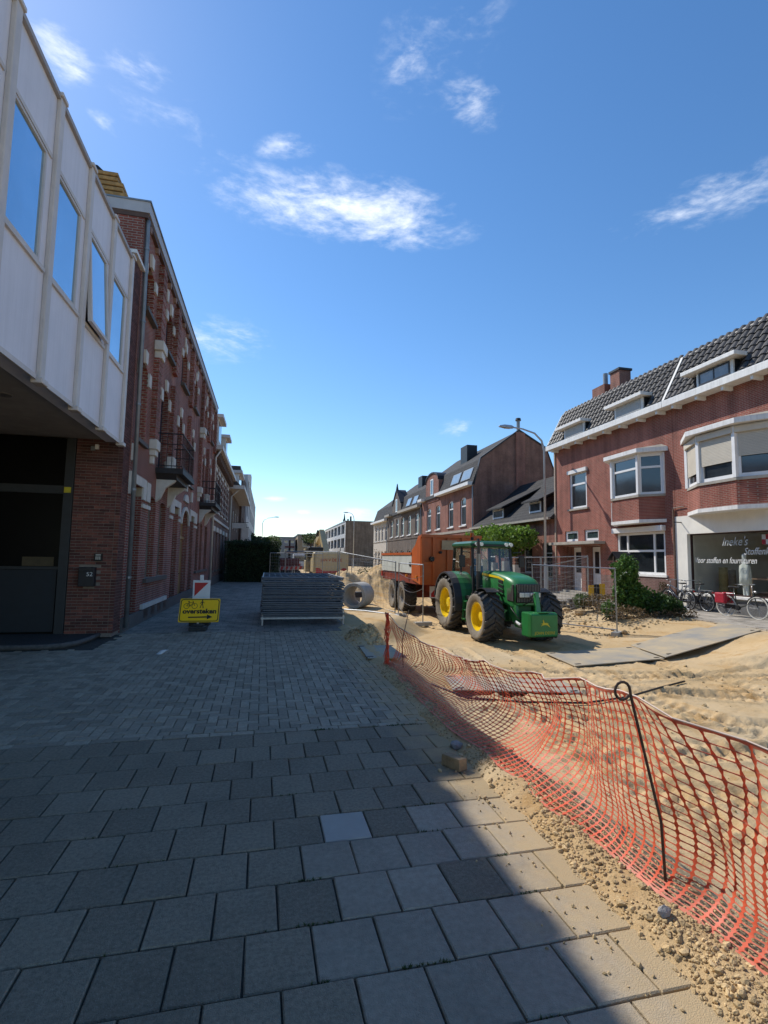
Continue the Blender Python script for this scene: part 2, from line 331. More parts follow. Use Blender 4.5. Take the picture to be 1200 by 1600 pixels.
# ------------------------------------------------------------------ ground, pavement
def sstep(a, b, x):
    t = np.clip((x-a)/(b-a), 0, 1); return t*t*(3-2*t)
TRACKS = [((3.2, 8.9), (13.5, 5.2), .5), ((3.0, 7.3), (13.5, 3.4), .5), ((4.6, 12.4), (3.6, 3.2), .45), ((5.9, 12.6), (6.4, 1.5), .5), ((8.0, 13), (8.9, 2.0), .5), ((3.4, 6.0), (12.5, 2.0), .5),
          ((3.4, 4.6), (11, .9), .45), ((5.6, 16), (5.5, 34), .5), ((7.6, 16), (7.5, 34), .5), ((9.5, 9.5), (15, 4.0), .5), ((3.5, 9.8), (10.5, 8.2), .5), ((3.3, 8.2), (12.5, 6.6), .42), ((3.3, 5.2), (12.0, 4.4), .45), ((4.4, 3.2), (10, .8), .45), ((6.5, 8.8), (14.5, 8.6), .5), ((3.5, 6.8), (13, 4.2), .3)]
def terrain(X, Y, fine=True):
    """height of the dug-out street: pavement level on both sides, the sand about half a metre lower"""
    near = 1-sstep(12.5, 15.5, Y)
    a0 = 2.05*near+3.9*(1-near); a1 = 3.3*near+5.1*(1-near)
    Z = -.47*sstep(a0, a1, X)*(1-sstep(9.6, 13.0, X))
    Z = Z-.06+.06*sstep(1.55, 1.95, X)*(1-sstep(12.9, 13.3, X))
    Z = Z+.012*np.exp(-((X-1.98)/.22)**2)*(Y < 13)
    Z = Z+1.75*np.exp(-((X-6.3)/1.7)**2-((Y-28)/1.9)**2)+.75*np.exp(-((X-4.1)/1.0)**2-((Y-27.4)/1.5)**2)+.5*np.exp(-((X-9)/1.5)**2-((Y-30)/3)**2)
    Z = Z+.30*np.exp(-((X-2.22)/.30)**2-((Y-11.0)/.55)**2)                       # dirt pile by the steel plate
    Z = Z+.34*np.exp(-((X-11.2)/1.0)**2-((Y-15.4)/1.9)**2)+.25*np.exp(-((X-10.0)/.8)**2-((Y-17.2)/1.6)**2)
    Z = Z+.30*np.exp(-((X-11.5)/1.6)**2-((Y-9.3)/.8)**2)
    Z = Z-.22*np.exp(-((X-2.75)/.45)**2-((Y-6.3)/1.7)**2)
    return Z
def build_ground():
    def rng(a, b, s): return list(np.arange(a, b, s))
    xs = [-500, -200, -80, -30, -12, -5, -1, .8]+rng(1.2, 8.5, .036)+rng(8.5, 16.5, .09)+[17, 18, 20, 24, 30, 45, 80, 200, 500]
    ys = [-60, -20, -8, -3, -1, 0]+rng(.5, 8.5, .036)+rng(8.5, 16, .06)+rng(16, 24, .2)+rng(24, 32, .1)+rng(32, 46, .4)+[48, 52, 60, 75, 100, 150, 250, 500, 900]
    X, Y = np.meshgrid(np.array(xs), np.array(ys)); Z = terrain(X, Y)
    ny, nx = X.shape
    mask = sstep(2.3, 3.1, X)*(1-sstep(11.5, 13.0, X))*(Y < 46)
    for (ax, ay), (bx, by), w in TRACKS:
        L = math.hypot(bx-ax, by-ay); dx, dy = (bx-ax)/L, (by-ay)/L
        al = (X-ax)*dx+(Y-ay)*dy; ac = -(X-ax)*dy+(Y-ay)*dx+.12*np.sin(al*.7+ax)
        inn = sstep(w/2+.05, w/2-.06, np.abs(ac))*sstep(-.3, .3, al)*(1-sstep(L-.5, L, al))
        edge = np.exp(-((np.abs(ac)-w/2-.06)/.06)**2)*sstep(-.3, .3, al)*(1-sstep(L-.5, L, al))
        lug = np.clip(np.sin(al*2*math.pi/.19+np.sign(ac)*math.pi*.5+np.abs(ac)*9)*1.6, -1, 1)
        Z = Z+mask*(-.04*inn+.030*edge+.020*lug*inn+.010*np.sin(ac*2*math.pi/.085+ax)*inn)
    zf = Z.ravel().copy(); xf = X.ravel(); yf = Y.ravel()
    for i in range(len(zf)):
        x, y = xf[i], yf[i]
        if 1.3 < x < 16.2 and -1 < y < 47:
            k = min(1., max(.12, (x-1.5)/1.2)) if x < 13 else .15
            zf[i] += k*(.022*noise.fractal(Vector((x*.6, y*.6, 3.1)), 1, 2, 3)+.010*noise.fractal(Vector((x*3.7, y*3.7, .3)), .9, 2, 3))
            if 24 < y < 33 and zf[i] > .0: zf[i] += .20*noise.fractal(Vector((x*2.1, y*2.1, 8)), .75, 2.1, 6)*min(1, zf[i])
            if y < 17 and x < 12: zf[i] += (.012 if x > 2.2 else .010)*noise.noise(Vector((x*17, y*17, 1.7)))
    # sand washed over the pavement edge in lobes
    for i in range(len(zf)):
        x, y = xf[i], yf[i]
        if 1.2 < x < 2.1 and y < 13: zf[i] += .058*max(0., min(1., (x-1.62+.22*noise.noise(Vector((y*1.3, x*2, 0)))+.10*noise.noise(Vector((y*4.3, x*4, 5))))/.33))-.012
    v = np.stack([xf, yf, zf], 1)
    idx = np.arange(nx*ny).reshape(ny, nx)
    f = np.stack([idx[:-1, :-1], idx[:-1, 1:], idx[1:, 1:], idx[1:, :-1]], -1).reshape(-1, 4)
    me = bpy.data.meshes.new('ground'); me.from_pydata(v.tolist(), [], f.tolist()); me.shade_smooth()
    me.materials.append(sand_material())
    tag(link('ground', me), kind='structure')
    return np.array(xs), np.array(ys), zf.reshape(ny, nx)
def sand_material():
    m = bpy.data.materials.new('sand'); m.use_nodes = True; nt = m.node_tree; N = nt.nodes; L = nt.links; b = N['Principled BSDF']; b.inputs['Roughness'].default_value = .95; b.inputs['Specular IOR Level'].default_value = .1
    geo = N.new('ShaderNodeNewGeometry')
    def nz(s, d, r=.6, dist=0):
        n = N.new('ShaderNodeTexNoise'); n.inputs['Scale'].default_value = s; n.inputs['Detail'].default_value = d; n.inputs['Roughness'].default_value = r; n.inputs['Distortion'].default_value = dist; L.new(geo.outputs['Position'], n.inputs['Vector']); return n.outputs['Fac']
    def mix(f, a, bcol, lo, hi):
        r = N.new('ShaderNodeMapRange'); r.inputs['From Min'].default_value = lo; r.inputs['From Max'].default_value = hi; L.new(f, r.inputs['Value'])
        x = N.new('ShaderNodeMix'); x.data_type = 'RGBA'; L.new(r.outputs[0], x.inputs['Factor'])
        for k, c in (('A', a), ('B', bcol)):
            if isinstance(c, tuple): x.inputs[k].default_value = (*c, 1)
            else: L.new(c, x.inputs[k])
        return x.outputs['Result']
    c = mix(nz(.55, 8, .62, .4), (.50, .35, .18), (.57, .425, .25), .35, .65)
    c = mix(nz(.9, 9, .7, 1.2), c, (.42, .24, .085), .52, .70)
    c = mix(nz(.28, 6, .55), c, (.50, .40, .26), .54, .68)
    c = mix(nz(5, 8, .75), c, (.26, .17, .085), .60, .80)
    c = mix(nz(60, 3), c, (.60, .45, .25), .58, .75)
    L.new(c, b.inputs['Base Color'])
    ad = N.new('ShaderNodeMath'); ad.operation = 'MULTIPLY_ADD'; L.new(nz(120, 4, .7), ad.inputs[0]); ad.inputs[1].default_value = .35; L.new(nz(22, 6, .7), ad.inputs[2])
    bp = N.new('ShaderNodeBump'); bp.inputs['Strength'].default_value = .7; bp.inputs['Distance'].default_value = .03; L.new(ad.outputs[0], bp.inputs['Height']); L.new(bp.outputs[0], b.inputs['Normal'])
    MATS['sand'] = m
    return m
GX, GY, GZ = build_ground()
def gz(x, y):
    i = min(max(int(np.searchsorted(GX, x))-1, 0), len(GX)-2); j = min(max(int(np.searchsorted(GY, y))-1, 0), len(GY)-2)
    tx = (x-GX[i])/(GX[i+1]-GX[i]); ty = (y-GY[j])/(GY[j+1]-GY[j])
    return float((GZ[j, i]*(1-tx)+GZ[j, i+1]*tx)*(1-ty)+(GZ[j+1, i]*(1-tx)+GZ[j+1, i+1]*tx)*ty)

def block(sx, sy, h, ch=.005):           # chamfered paving piece, top at z = 0
    a, b = sx/2, sy/2; ring = lambda x, y, z: [(-x, -y, z), (x, -y, z), (x, y, z), (-x, y, z)]
    return MB().loft([ring(a, b, -h), ring(a, b, -ch), ring(a-ch, b-ch, 0)])
def build_pavement():
    M_joint = mat('joint_sand', (.055, .05, .04), .95, .35, 14, bump=.5, bscale=120)
    pav = MB().box(-14, 1.72, -4, 12.42, -.3, -.022)
    pav = pav.build('pavement', M_joint); tag(pav, kind='structure')
    tile_d = mat('concrete_tile_dark', (.245, .210, .155), .9, .24, 45, bump=.6, speck=.35, bscale=170, spec=.2, rnd=.14, dirt=.45, dust=.8)
    tile_l = mat('concrete_tile_light', (.33, .285, .222), .85, .15, 30, bump=.45, speck=.2, bscale=170, spec=.2, rnd=.12, dirt=.4, dust=.8)
    tile_x = mat('concrete_tile_new', (.37, .345, .305), .8, .06, 7, bump=.1, bscale=150, spec=.2)
    klk = mat('clay_paver', (.32, .275, .208), .85, .18, 30, bump=.45, bscale=120, spec=.25, rnd=.22, dirt=.35, dust=.8)
    klks = mat('clay_paver_field', (.32, .275, .208), .85, .18, 30, bump=.45, bscale=120, spec=.25, rnd=-.22, dirt=.35, dust=.8)
    PX, PY = .303, .345
    base = block(.294, .336, .05, .006)
    meshes = {k: base.mesh('paving_tile', m) for k, m in (('d', tile_d), ('l', tile_l), ('x', tile_x))}
    ang = R(.6); ca, sa = math.cos(ang), math.sin(ang); rg = random.Random(3)
    cells = []
    for k in range(-5, 9):
        yf = 2.611+PY*k; x0 = .292 if k % 2 == 0 else .445
        for i in range(-14, 6):
            x, y = x0+PX*i+PX/2, yf-PY/2
            if x > 1.98 or x < -2.9-.12*max(0, k): continue
            kind = 'd'
            if k <= 2 and x > .3: kind = 'l'
            if k == 3 and i == 0: kind = 'x'
            if k == 3 and i >= 2: kind = 'l'
            if k == 1 and i in (2,): kind = 'd'
            if k == 1 and x < .5: kind = 'd'
            cells.append((x, y, kind))
    for x, y, kind in cells:
        o = link('paving_tile', meshes[kind], pav)
        o.location = (ca*x-sa*y, sa*x+ca*y, rg.uniform(-.004, .002)); o.rotation_euler = (rg.gauss(0, .006), rg.gauss(0, .006), ang+rg.gauss(0, .006))
    # straight border course and the herringbone field of clay pavers
    W = .106; hb = block(2*W-.007, W-.007, .05, .004); vb = block(W-.007, 2*W-.007, .05, .004)
    hm, vm = hb.mesh('paving_brick', klk), vb.mesh('paving_brick', klk)
    items = []
    y0 = 5.487; qb = block(W-.007, W-.007, .05, .004); qm = qb.mesh('paving_brick', klk)
    for i in range(-24, 10): items.append((.1+i*2*W, y0-W*.5, 'h'))
    nxm, nym = int(8.1/W), int(7.5/W)
    for iy in range(0, nym):
        for ix in range(0, nxm):
            s = (ix+iy) % 4; x = -5.9+ix*W; y = y0+iy*W
            if s == 0: items.append((x+W, y+W/2, 'h'))
            elif s == 2: items.append((x+W/2, y+W, 'v'))
            elif s == 3 and iy == 0: items.append((x+W/2, y+W/2, 'q'))
    good = []
    for x, y, t in items:
        X, Y = ca*x-sa*y, sa*x+ca*y
        if X > 1.95+.05*noise.noise(Vector((Y*3, 0, 0))) or Y > 12.38: continue
        if X < -2.6-(Y-5.3)*.50: continue
        if X < -3.0 and Y > 10.45: continue
        good.append((Y-.15*abs(X), X, Y, t))
    good.sort()
    rest = MB()
    for n, (_, X, Y, t) in enumerate(good):
        dz, a, bx, by = rg.uniform(-.005, .001), ang+rg.gauss(0, .012), rg.gauss(0, .012), rg.gauss(0, .012)
        if n < 300:
            o = link('paving_brick', {'h': hm, 'v': vm, 'q': qm}[t], pav); o.location = (X, Y, dz); o.rotation_euler = (bx, by, a)
        else:
            M = Matrix.Translation((X, Y, dz)) @ Matrix.Rotation(a, 4, 'Z') @ Matrix.Rotation(bx, 4, 'X'); src = {'h': hb, 'v': vb, 'q': qb}[t]; i0 = len(rest.v)
            rest.v += [tuple(M @ Vector(p)) for p in src.v]; rest.f += [tuple(q+i0 for q in fc) for fc in src.f]
    rest.build('paving_brick_field', klks, pav, kind='stuff', recalc=False)
    # far pavement beyond the clay pavers, door-step kerb on the left, right-hand pavement
    far_t = brick('far_tiles', (.27, .245, .205), (.225, .205, .175), (.12, .105, .08), bw=.3, rh=.3, ms=.008, var=.22, uvec=(1, 0, .0001), bump=.4)
    p2 = MB(); p2.box(-12, 2.05, 12.42, 46, -.3, 0); tag(p2.build('far_pavement', far_t), kind='structure')
    p3 = MB(); p3.box(13.25, 16.02, -6, 60, -.3, .0); tag(p3.build('right_pavement', brick('right_tiles', (.40, .36, .30), (.34, .31, .27), (.2, .16, .11), bw=.3, rh=.3, ms=.01, var=.3, uvec=(1, 0, .0001), bump=.3)), kind='structure')
    kp = [(-14, 10.52), (-4.4, 10.53), (-3.9, 10.53), (-3.62, 10.66), (-3.46, 10.95), (-3.40, 11.4), (-3.39, 12.42), (-14, 12.42)]
    MBk = MB().extr([(x, y, -.1) for x, y in kp], [(x, y, .075) for x, y in kp])
    tag(MBk.build('doorstep_kerb', mat('asphalt', (.05, .05, .05), .9, .25, 30, bump=.5, bscale=90), bevel=.02), kind='structure')
    edge = MB().tube([(x, y, .05) for x, y in kp[:7]], .05, 6); tag(edge.build('kerb', mat('kerb_dark', (.10, .095, .09), .9, .25, 12, bump=.3), smooth=True), kind='structure')
    # moss and grass in the joints
    rg2 = random.Random(12); mb = MB()
    spots = []
    for k in range(-3, 5):
        yl = 2.611+PY*k
        for j in range(70):
            x = rg2.uniform(.2, 1.5) if rg2.random() < .75 else rg2.uniform(-1, 1.5)
            if noise.noise(Vector((x*2.2, k*3.1, 0))) > .1: spots.append((x, yl-.002+rg2.gauss(0, .004)))
    for j in range(60): spots.append((rg2.gauss(.65, .06), 5.37+rg2.gauss(0, .015)))
    for j in range(50): spots.append((rg2.gauss(1.45, .15), 5.37+rg2.gauss(0, .02)))
    for x, y in spots:
        X, Y = ca*x-sa*y, sa*x+ca*y
        for q in range(5):
            a = rg2.uniform(0, 6.28); l = rg2.uniform(.006, .016); w = .003; dx, dy = math.cos(a), math.sin(a); i = len(mb.v)
            mb.v += [(X-dy*w, Y+dx*w, -.006), (X+dy*w, Y-dx*w, -.006), (X+dx*l*.7+rg2.gauss(0, .004), Y+dy*l*.7, -.004+l)]; mb.f.append((i, i+1, i+2))
    single(mb.build('joint_grass', mat('moss', (.05, .075, .02), .9, .35, 30), recalc=False), 'thin green moss and grass growing in the paving joints', 'grass', kind='stuff')
build_pavement()
# ------------------------------------------------------------------ left side of the street
BR_DARK = brick('brick_dark_red', (.18, .065, .05), (.125, .048, .042), (.30, .25, .21), var=.3)
BR_TOWN = brick('brick_town', (.30, .082, .060), (.23, .062, .048), (.35, .285, .235), var=.28)
BR_BROWN = brick('brick_brown', (.115, .062, .048), (.085, .05, .042), (.14, .12, .10), var=.3)
M_STONE = mat('painted_stone', (.62, .59, .53), .7, .1, 5, bump=.15, bscale=40, dirt=.3)
M_SILL = mat('dark_sill_stone', (.10, .085, .075), .7, .2, 8)
M_PANEL = mat('cream_panel', (.72, .71, .76), .55, .05, 1.6, dirt=.14, streak=True)
M_FRAME = mat('cream_frame', (.60, .555, .52), .5, .07, 4, dirt=.2)
M_SKYGL = mat('blue_tint_glass', (.40, .56, .68), .03, .10, .7, spec=1., metal=.85, bump=.02, bscale=1.3)
M_WOOD = mat('varnished_oak', (.30, .19, .075), .5, .22, 5, bump=.1, bscale=30)
M_SOFF = mat('soffit_board', (.34, .31, .28), .8, .12, 3, dirt=.35)

def white_office():
    t = thing('office_building', 'white panelled office block with tinted windows overhanging a dark entrance', 'building', (-3.1, 2, 0))
    ps = [11.64-1.33*i for i in range(15)]
    y0 = ps[-1]-.1
    fr = FR(-3.13, 0, 0, 1, 1, 0)
    wins = []
    for a, b in zip(ps[1:], ps[:-1]): wins.append((a+.095, a+1.07, 5.62, 7.20))
    body = MB(); walls(body, fr, y0, 11.765, 4.12, 8.16, .3, wins); body.build('facade_wall', M_PANEL, t)
    MB().box(-12, -3.44, y0, 11.76, 4.6, 8.0).build('building_core', M_SOFF, t)
    MB().box(-12, -3.131, y0, 11.755, 8.165, 8.215).build('roof', M_GREY, t)
    MB().fb(fr, y0, 11.75, 8.161, 8.235, -.1, .05).build('roof_edge', mat('roof_trim', (.36, .33, .31), .5, .1), t)
    for p in ps:
        m = MB(); m.fb(fr, p-.075, p+.075, 4.06, 8.20, 0, .06); m.fb(fr, p-.10, p+.10, 4.02, 4.10, -.05, .10)
        w = m.build('pilaster', M_FRAME, t, bevel=.012)
        MB().fb(fr, p-.105, p+.105, 8.20, 8.26, -.12, .085).build('cap', M_FRAME, w, bevel=.01)
    for a, b in zip(ps[1:], ps[:-1]):
        MB().fb(fr, a+.11, b-.11, 4.06, 4.13, 0, .03).build('bottom_trim', M_FRAME, t)
        MB().fb(fr, a+.12, b-.12, 7.21, 7.27, 0, .02).build('window_trim', M_FRAME, t); MB().fb(fr, a+.12, b-.12, 5.55, 5.61, 0, .035).build('window_trim', M_FRAME, t)
    for i, (u0, u1, z0, z1) in enumerate(wins):
        if i == 2-1+0 and False: pass
        if i == 1:      # hopper window hinged at its top and pushed out at the foot
            m = MB(); m.fb(fr, u0, u0+.05, z0, z1, -.1, -.02); m.fb(fr, u1-.05, u1, z0, z1, -.1, -.02); m.fb(fr, u0+.05, u1-.05, z1-.05, z1, -.1, -.02); m.fb(fr, u0+.05, u1-.05, z0, z0+.05, -.1, -.02)
            w = m.build('window', M_FRAME, t, label='open top-hung window tilted outwards')
            tl = .13; sash = MB(); pane = MB()
            P = lambda u, s, dd: fp(fr, u, z1-.03-s*math.cos(tl*.75), .0+s*math.sin(tl*.75)*.75+dd)
            def strip(mb, a, b, s0, s1, d0, d1): mb.hexa([P(a, s0, d0), P(b, s0, d0), P(b, s0, d1), P(a, s0, d1), P(a, s1, d0), P(b, s1, d0), P(b, s1, d1), P(a, s1, d1)])
            H = z1-z0
            strip(sash, u0+.01, u0+.07, 0, H, -.03, .03); strip(sash, u1-.07, u1-.01, 0, H, -.03, .03); strip(sash, u0+.07, u1-.07, 0, .06, -.03, .03); strip(sash, u0+.07, u1-.07, H-.06, H, -.03, .03)
            sash.build('sash', M_FRAME, w); strip(pane, u0+.06, u1-.06, .05, H-.05, -.006, .006); pane.build('pane', M_SKYGL, w)
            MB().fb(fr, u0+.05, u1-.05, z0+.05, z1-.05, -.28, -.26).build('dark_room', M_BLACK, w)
        else:
            window(t, fr, u0, u1, z0, z1, .012, M_FRAME, M_SKYGL, fw=.04, dep=.05)
    # soffit with seams, service hatch
    MB().box(-12, -3.18, y0, 11.94, 4.2, 4.26).build('soffit', M_SOFF, t)
    MB().box(-3.52, -3.49, y0, 11.9, 4.188, 4.199).build('soffit_seam', M_BLACK, t)
    for y in (8.9, 6.4): MB().cyl((-4.1, y, 4.199), (-4.1, y, 4.18), .13, .12, 14).build('soffit_vent', mat('vent_grey', (.16, .15, .14), .6), t)
    MB().box(-12.2, -12, y0, 12, 0, 8).build('rear_wall', BR_DARK, t)
    # entrance front under the overhang
    fe = FR(0, 12.0, 1, 0, 0, -1)
    fm = mat('door_frame_grey', (.03, .035, .04), .45, .15); dk = mat('door_glass_black', (.003, .0035, .004), .3, .3, 1, spec=.1)
    pn = mat('door_panel_blue_grey', (.016, .022, .030), .5, .12)
    MB().fb(fe, -12, -4.24, .076, 4.2, -.12, -.06).build('entrance_glass', dk, t)
    m = MB(); m.fb(fe, -4.24, -4.06, .076, 4.2, -.1, .04); m.fb(fe, -12, -4.24, 3.0, 3.17, -.05, .0); m.fb(fe, -12, -4.24, 1.40, 1.46, -.05, .0)
    for x in (-5.75, -7.3, -8.9): m.fb(fe, x-.05, x+.05, .076, 4.2, -.05, .015)
    m.build('entrance_frame', fm, t)
    for a, b in ((-5.7, -4.26), (-7.25, -5.8), (-8.85, -7.35)): MB().fb(fe, a+.02, b-.02, .12, 1.39, -.055, -.02).build('entrance_panel', pn, t)
    MB().fb(fe, -4.23, -4.10, 3.02, 3.14, .041, .046).build('yellow_label', mat('yellow_label', (.55, .45, .03), .5), t)
    MB().fb(fe, -4.95, -4.36, 1.47, 1.66, -.058, -.05).build('cardboard', mat('cardboard', (.10, .075, .04), .8), t)
    # fire wall with its brick pier: every brick of the pier face is its own piece
    fw = MB(); fw.box(-12, -4.05, 12.07, 12.5, 4.26, 8.42); fw.box(-4.05, -3.145, 11.975, 12.50, .0, 4.255); fw.box(-4.05, -3.145, 11.79, 12.50, 4.262, 8.42)
    fwo = fw.build('fire_wall', mat('mortar', (.24, .20, .165), .95, .2, 20, bump=.3), t)
    MB().box(-12, -3.06, 11.77, 12.58, 8.421, 8.50).build('wall_coping', M_WHITE, t)
    bm_ = [mat('pier_brick_%d' % i, c, .85, .25, 18, bump=.3, bscale=90, rnd=.3) for i, c in enumerate([(.16, .060, .046), (.12, .047, .040), (.20, .072, .052)])]
    rg = random.Random(5)
    full = [block(.198, .052, .03, .004).mesh('brick', m_) for m_ in bm_]; half = [block(.094, .052, .03, .004).mesh('brick', m_) for m_ in bm_]
    n = 0; side = MB()
    for c in range(66):
        z = .076+.031+c*.0625
        if z > 4.17: break
        x = -4.045; first = (c % 2 == 0)
        while x < -3.15:
            w = .198 if (first or x > -4.04) else .094
            if x+w > -3.13: w = .094
            if x+w > -3.10: break
            if not (.99 < z < 1.5 and -3.83 < x+w/2 < -3.47) and n >= 300: side.box(x, x+w, 11.963, 11.99, z-.026, z+.026)
            elif not (.99 < z < 1.5 and -3.83 < x+w/2 < -3.47):
                o = link('brick', rg.choice(full if w > .1 else half), fwo)
                o.location = Vector((x+w/2, 11.962+rg.uniform(0, .004), z))-Vector(OFF[t.name]); o.rotation_euler = (math.pi/2+rg.gauss(0, .008), 0, rg.gauss(0, .006)); n += 1
            x += w+.009
    # side of the pier and the strip of fire wall above it, bricks joined
    for c in range(134):
        z = .076+.031+c*.0625
        if z > 8.4: break
        lo = 11.965 if z < 4.25 else 11.775; y = 11.98-(.208 if z > 4.25 else 0)+(0 if c % 2 else -.10)
        while y < 12.46:
            a, b = max(y, lo), min(y+.198, 12.5)
            if b-a > .05: side.hexa([(-3.15, a, z-.026), (-3.131, a, z-.026), (-3.131, b, z-.026), (-3.15, b, z-.026), (-3.15, a, z+.026), (-3.131, a, z+.026), (-3.131, b, z+.026), (-3.15, b, z+.026)])
            y += .208
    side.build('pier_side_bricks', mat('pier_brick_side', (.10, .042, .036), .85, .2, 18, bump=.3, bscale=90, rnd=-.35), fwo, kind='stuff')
    return t
white_office()
# things fixed to the pier
lb = thing('letter_box', 'black letter box numbered 52 on the brick pier', 'letter box', (-3.66, 11.93, 1.07))
MB().box(-3.80, -3.50, 11.80, 11.958, 1.06, 1.46).build('box', mat('letterbox_black', (.012, .013, .02), .4, .2), lb, bevel=.01)
MB().box(-3.79, -3.51, 11.79, 11.799, 1.36, 1.385).build('flap', M_BLACK, lb)
text('house_number', '52', .125, (-3.585, 11.795, 1.315), (1, 0, 0), (0, 0, 1), M_WHITE2, lb)
ic = thing('door_intercom', 'small grey intercom plate above the letter box', 'intercom', (-3.5, 11.95, 1.6))
MB().box(-3.56, -3.40, 11.925, 11.958, 1.59, 1.75).build('plate', M_BLACK, ic); m = MB()
for k in range(3): m.box(-3.53+k*.035, -3.505+k*.035, 11.918, 11.9245, 1.62, 1.69)
m.build('buttons', M_STEEL, ic); MB().box(-3.53, -3.43, 11.918, 11.9245, 1.705, 1.735).build('speaker', M_STEEL, ic)
sc = thing('wall_lamp', 'small wall lamp high on the brick pier under the overhang', 'lamp', (-3.72, 11.93, 3.95))
MB().box(-3.76, -3.68, 11.91, 11.957, 3.95, 4.04).build('bracket', M_GREY, sc); MB().box(-3.67, -3.61, 11.88, 11.957, 3.98, 4.08).build('lens', M_WHITE2, sc)

def quoin_pilaster(parent, fr, u, w, z0, z1, d, m, name='pilaster'):
    mb = MB(); z = z0; k = 0
    while z < z1:
        e = .05 if k % 2 else 0
        mb.fb(fr, u-w/2-e, u+w/2+e, z, min(z+.122, z1), 0, d+(.012 if k % 2 else 0)); z += .125; k += 1
    return mb.build(name, m, parent)
def railing_balcony(parent, fr, u0, u1, z0, out):
    b = MB(); b.fb(fr, u0-.05, u1+.05, z0-.02, z0+.13, 0, out+.05)
    b.prism(fr, [(u0+.15, z0-.17), (u1-.15, z0-.17), (u1, z0-.02), (u0, z0-.02)], 0, out*.8)
    bo = b.build('balcony', mat('balcony_iron', (.03, .028, .03), .6, .3), parent)
    r = MB(); top = z0+1.12
    def bar(a, b_, rr): r.cyl(fp(fr, *a), fp(fr, *b_), rr, n=6)
    for d0, d1, ua, ub in ((out, out, u0, u1), (0, out, u0, u0), (0, out, u1, u1)):
        for z in (z0+.2, z0+.82, top): bar((ua, z, d0), (ub, z, d1), .018 if z == top else .013)
        n = 13 if ua != ub else 5
        for k in range(n+1):
            s = k/n; bar((ua+(ub-ua)*s, z0+.12, d0+(d1-d0)*s), (ua+(ub-ua)*s, top, d0+(d1-d0)*s), .009)
    r.build('railing', M_DARK, bo)
    for u in (u0+.25, u1-.25):            # cream stone console
        pts = [(0, z0-.18), (out*.75, z0-.18), (out*.66, z0-.26), (out*.34, z0-.42), (.11, z0-.72), (0, z0-.82)]
        c = MB(); c.extr([fp(fr, u-.09, z, d) for d, z in pts], [fp(fr, u+.09, z, d) for d, z in pts]); c.build('console', M_STONE, bo)
    for k in range(3): MB().cyl(fp(fr, u0+.35+k*.35, z0+.13, .25), fp(fr, u0+.35+k*.35, z0+.36, .25), .09, .12, 10).build('flower_pot', M_STONE, bo)

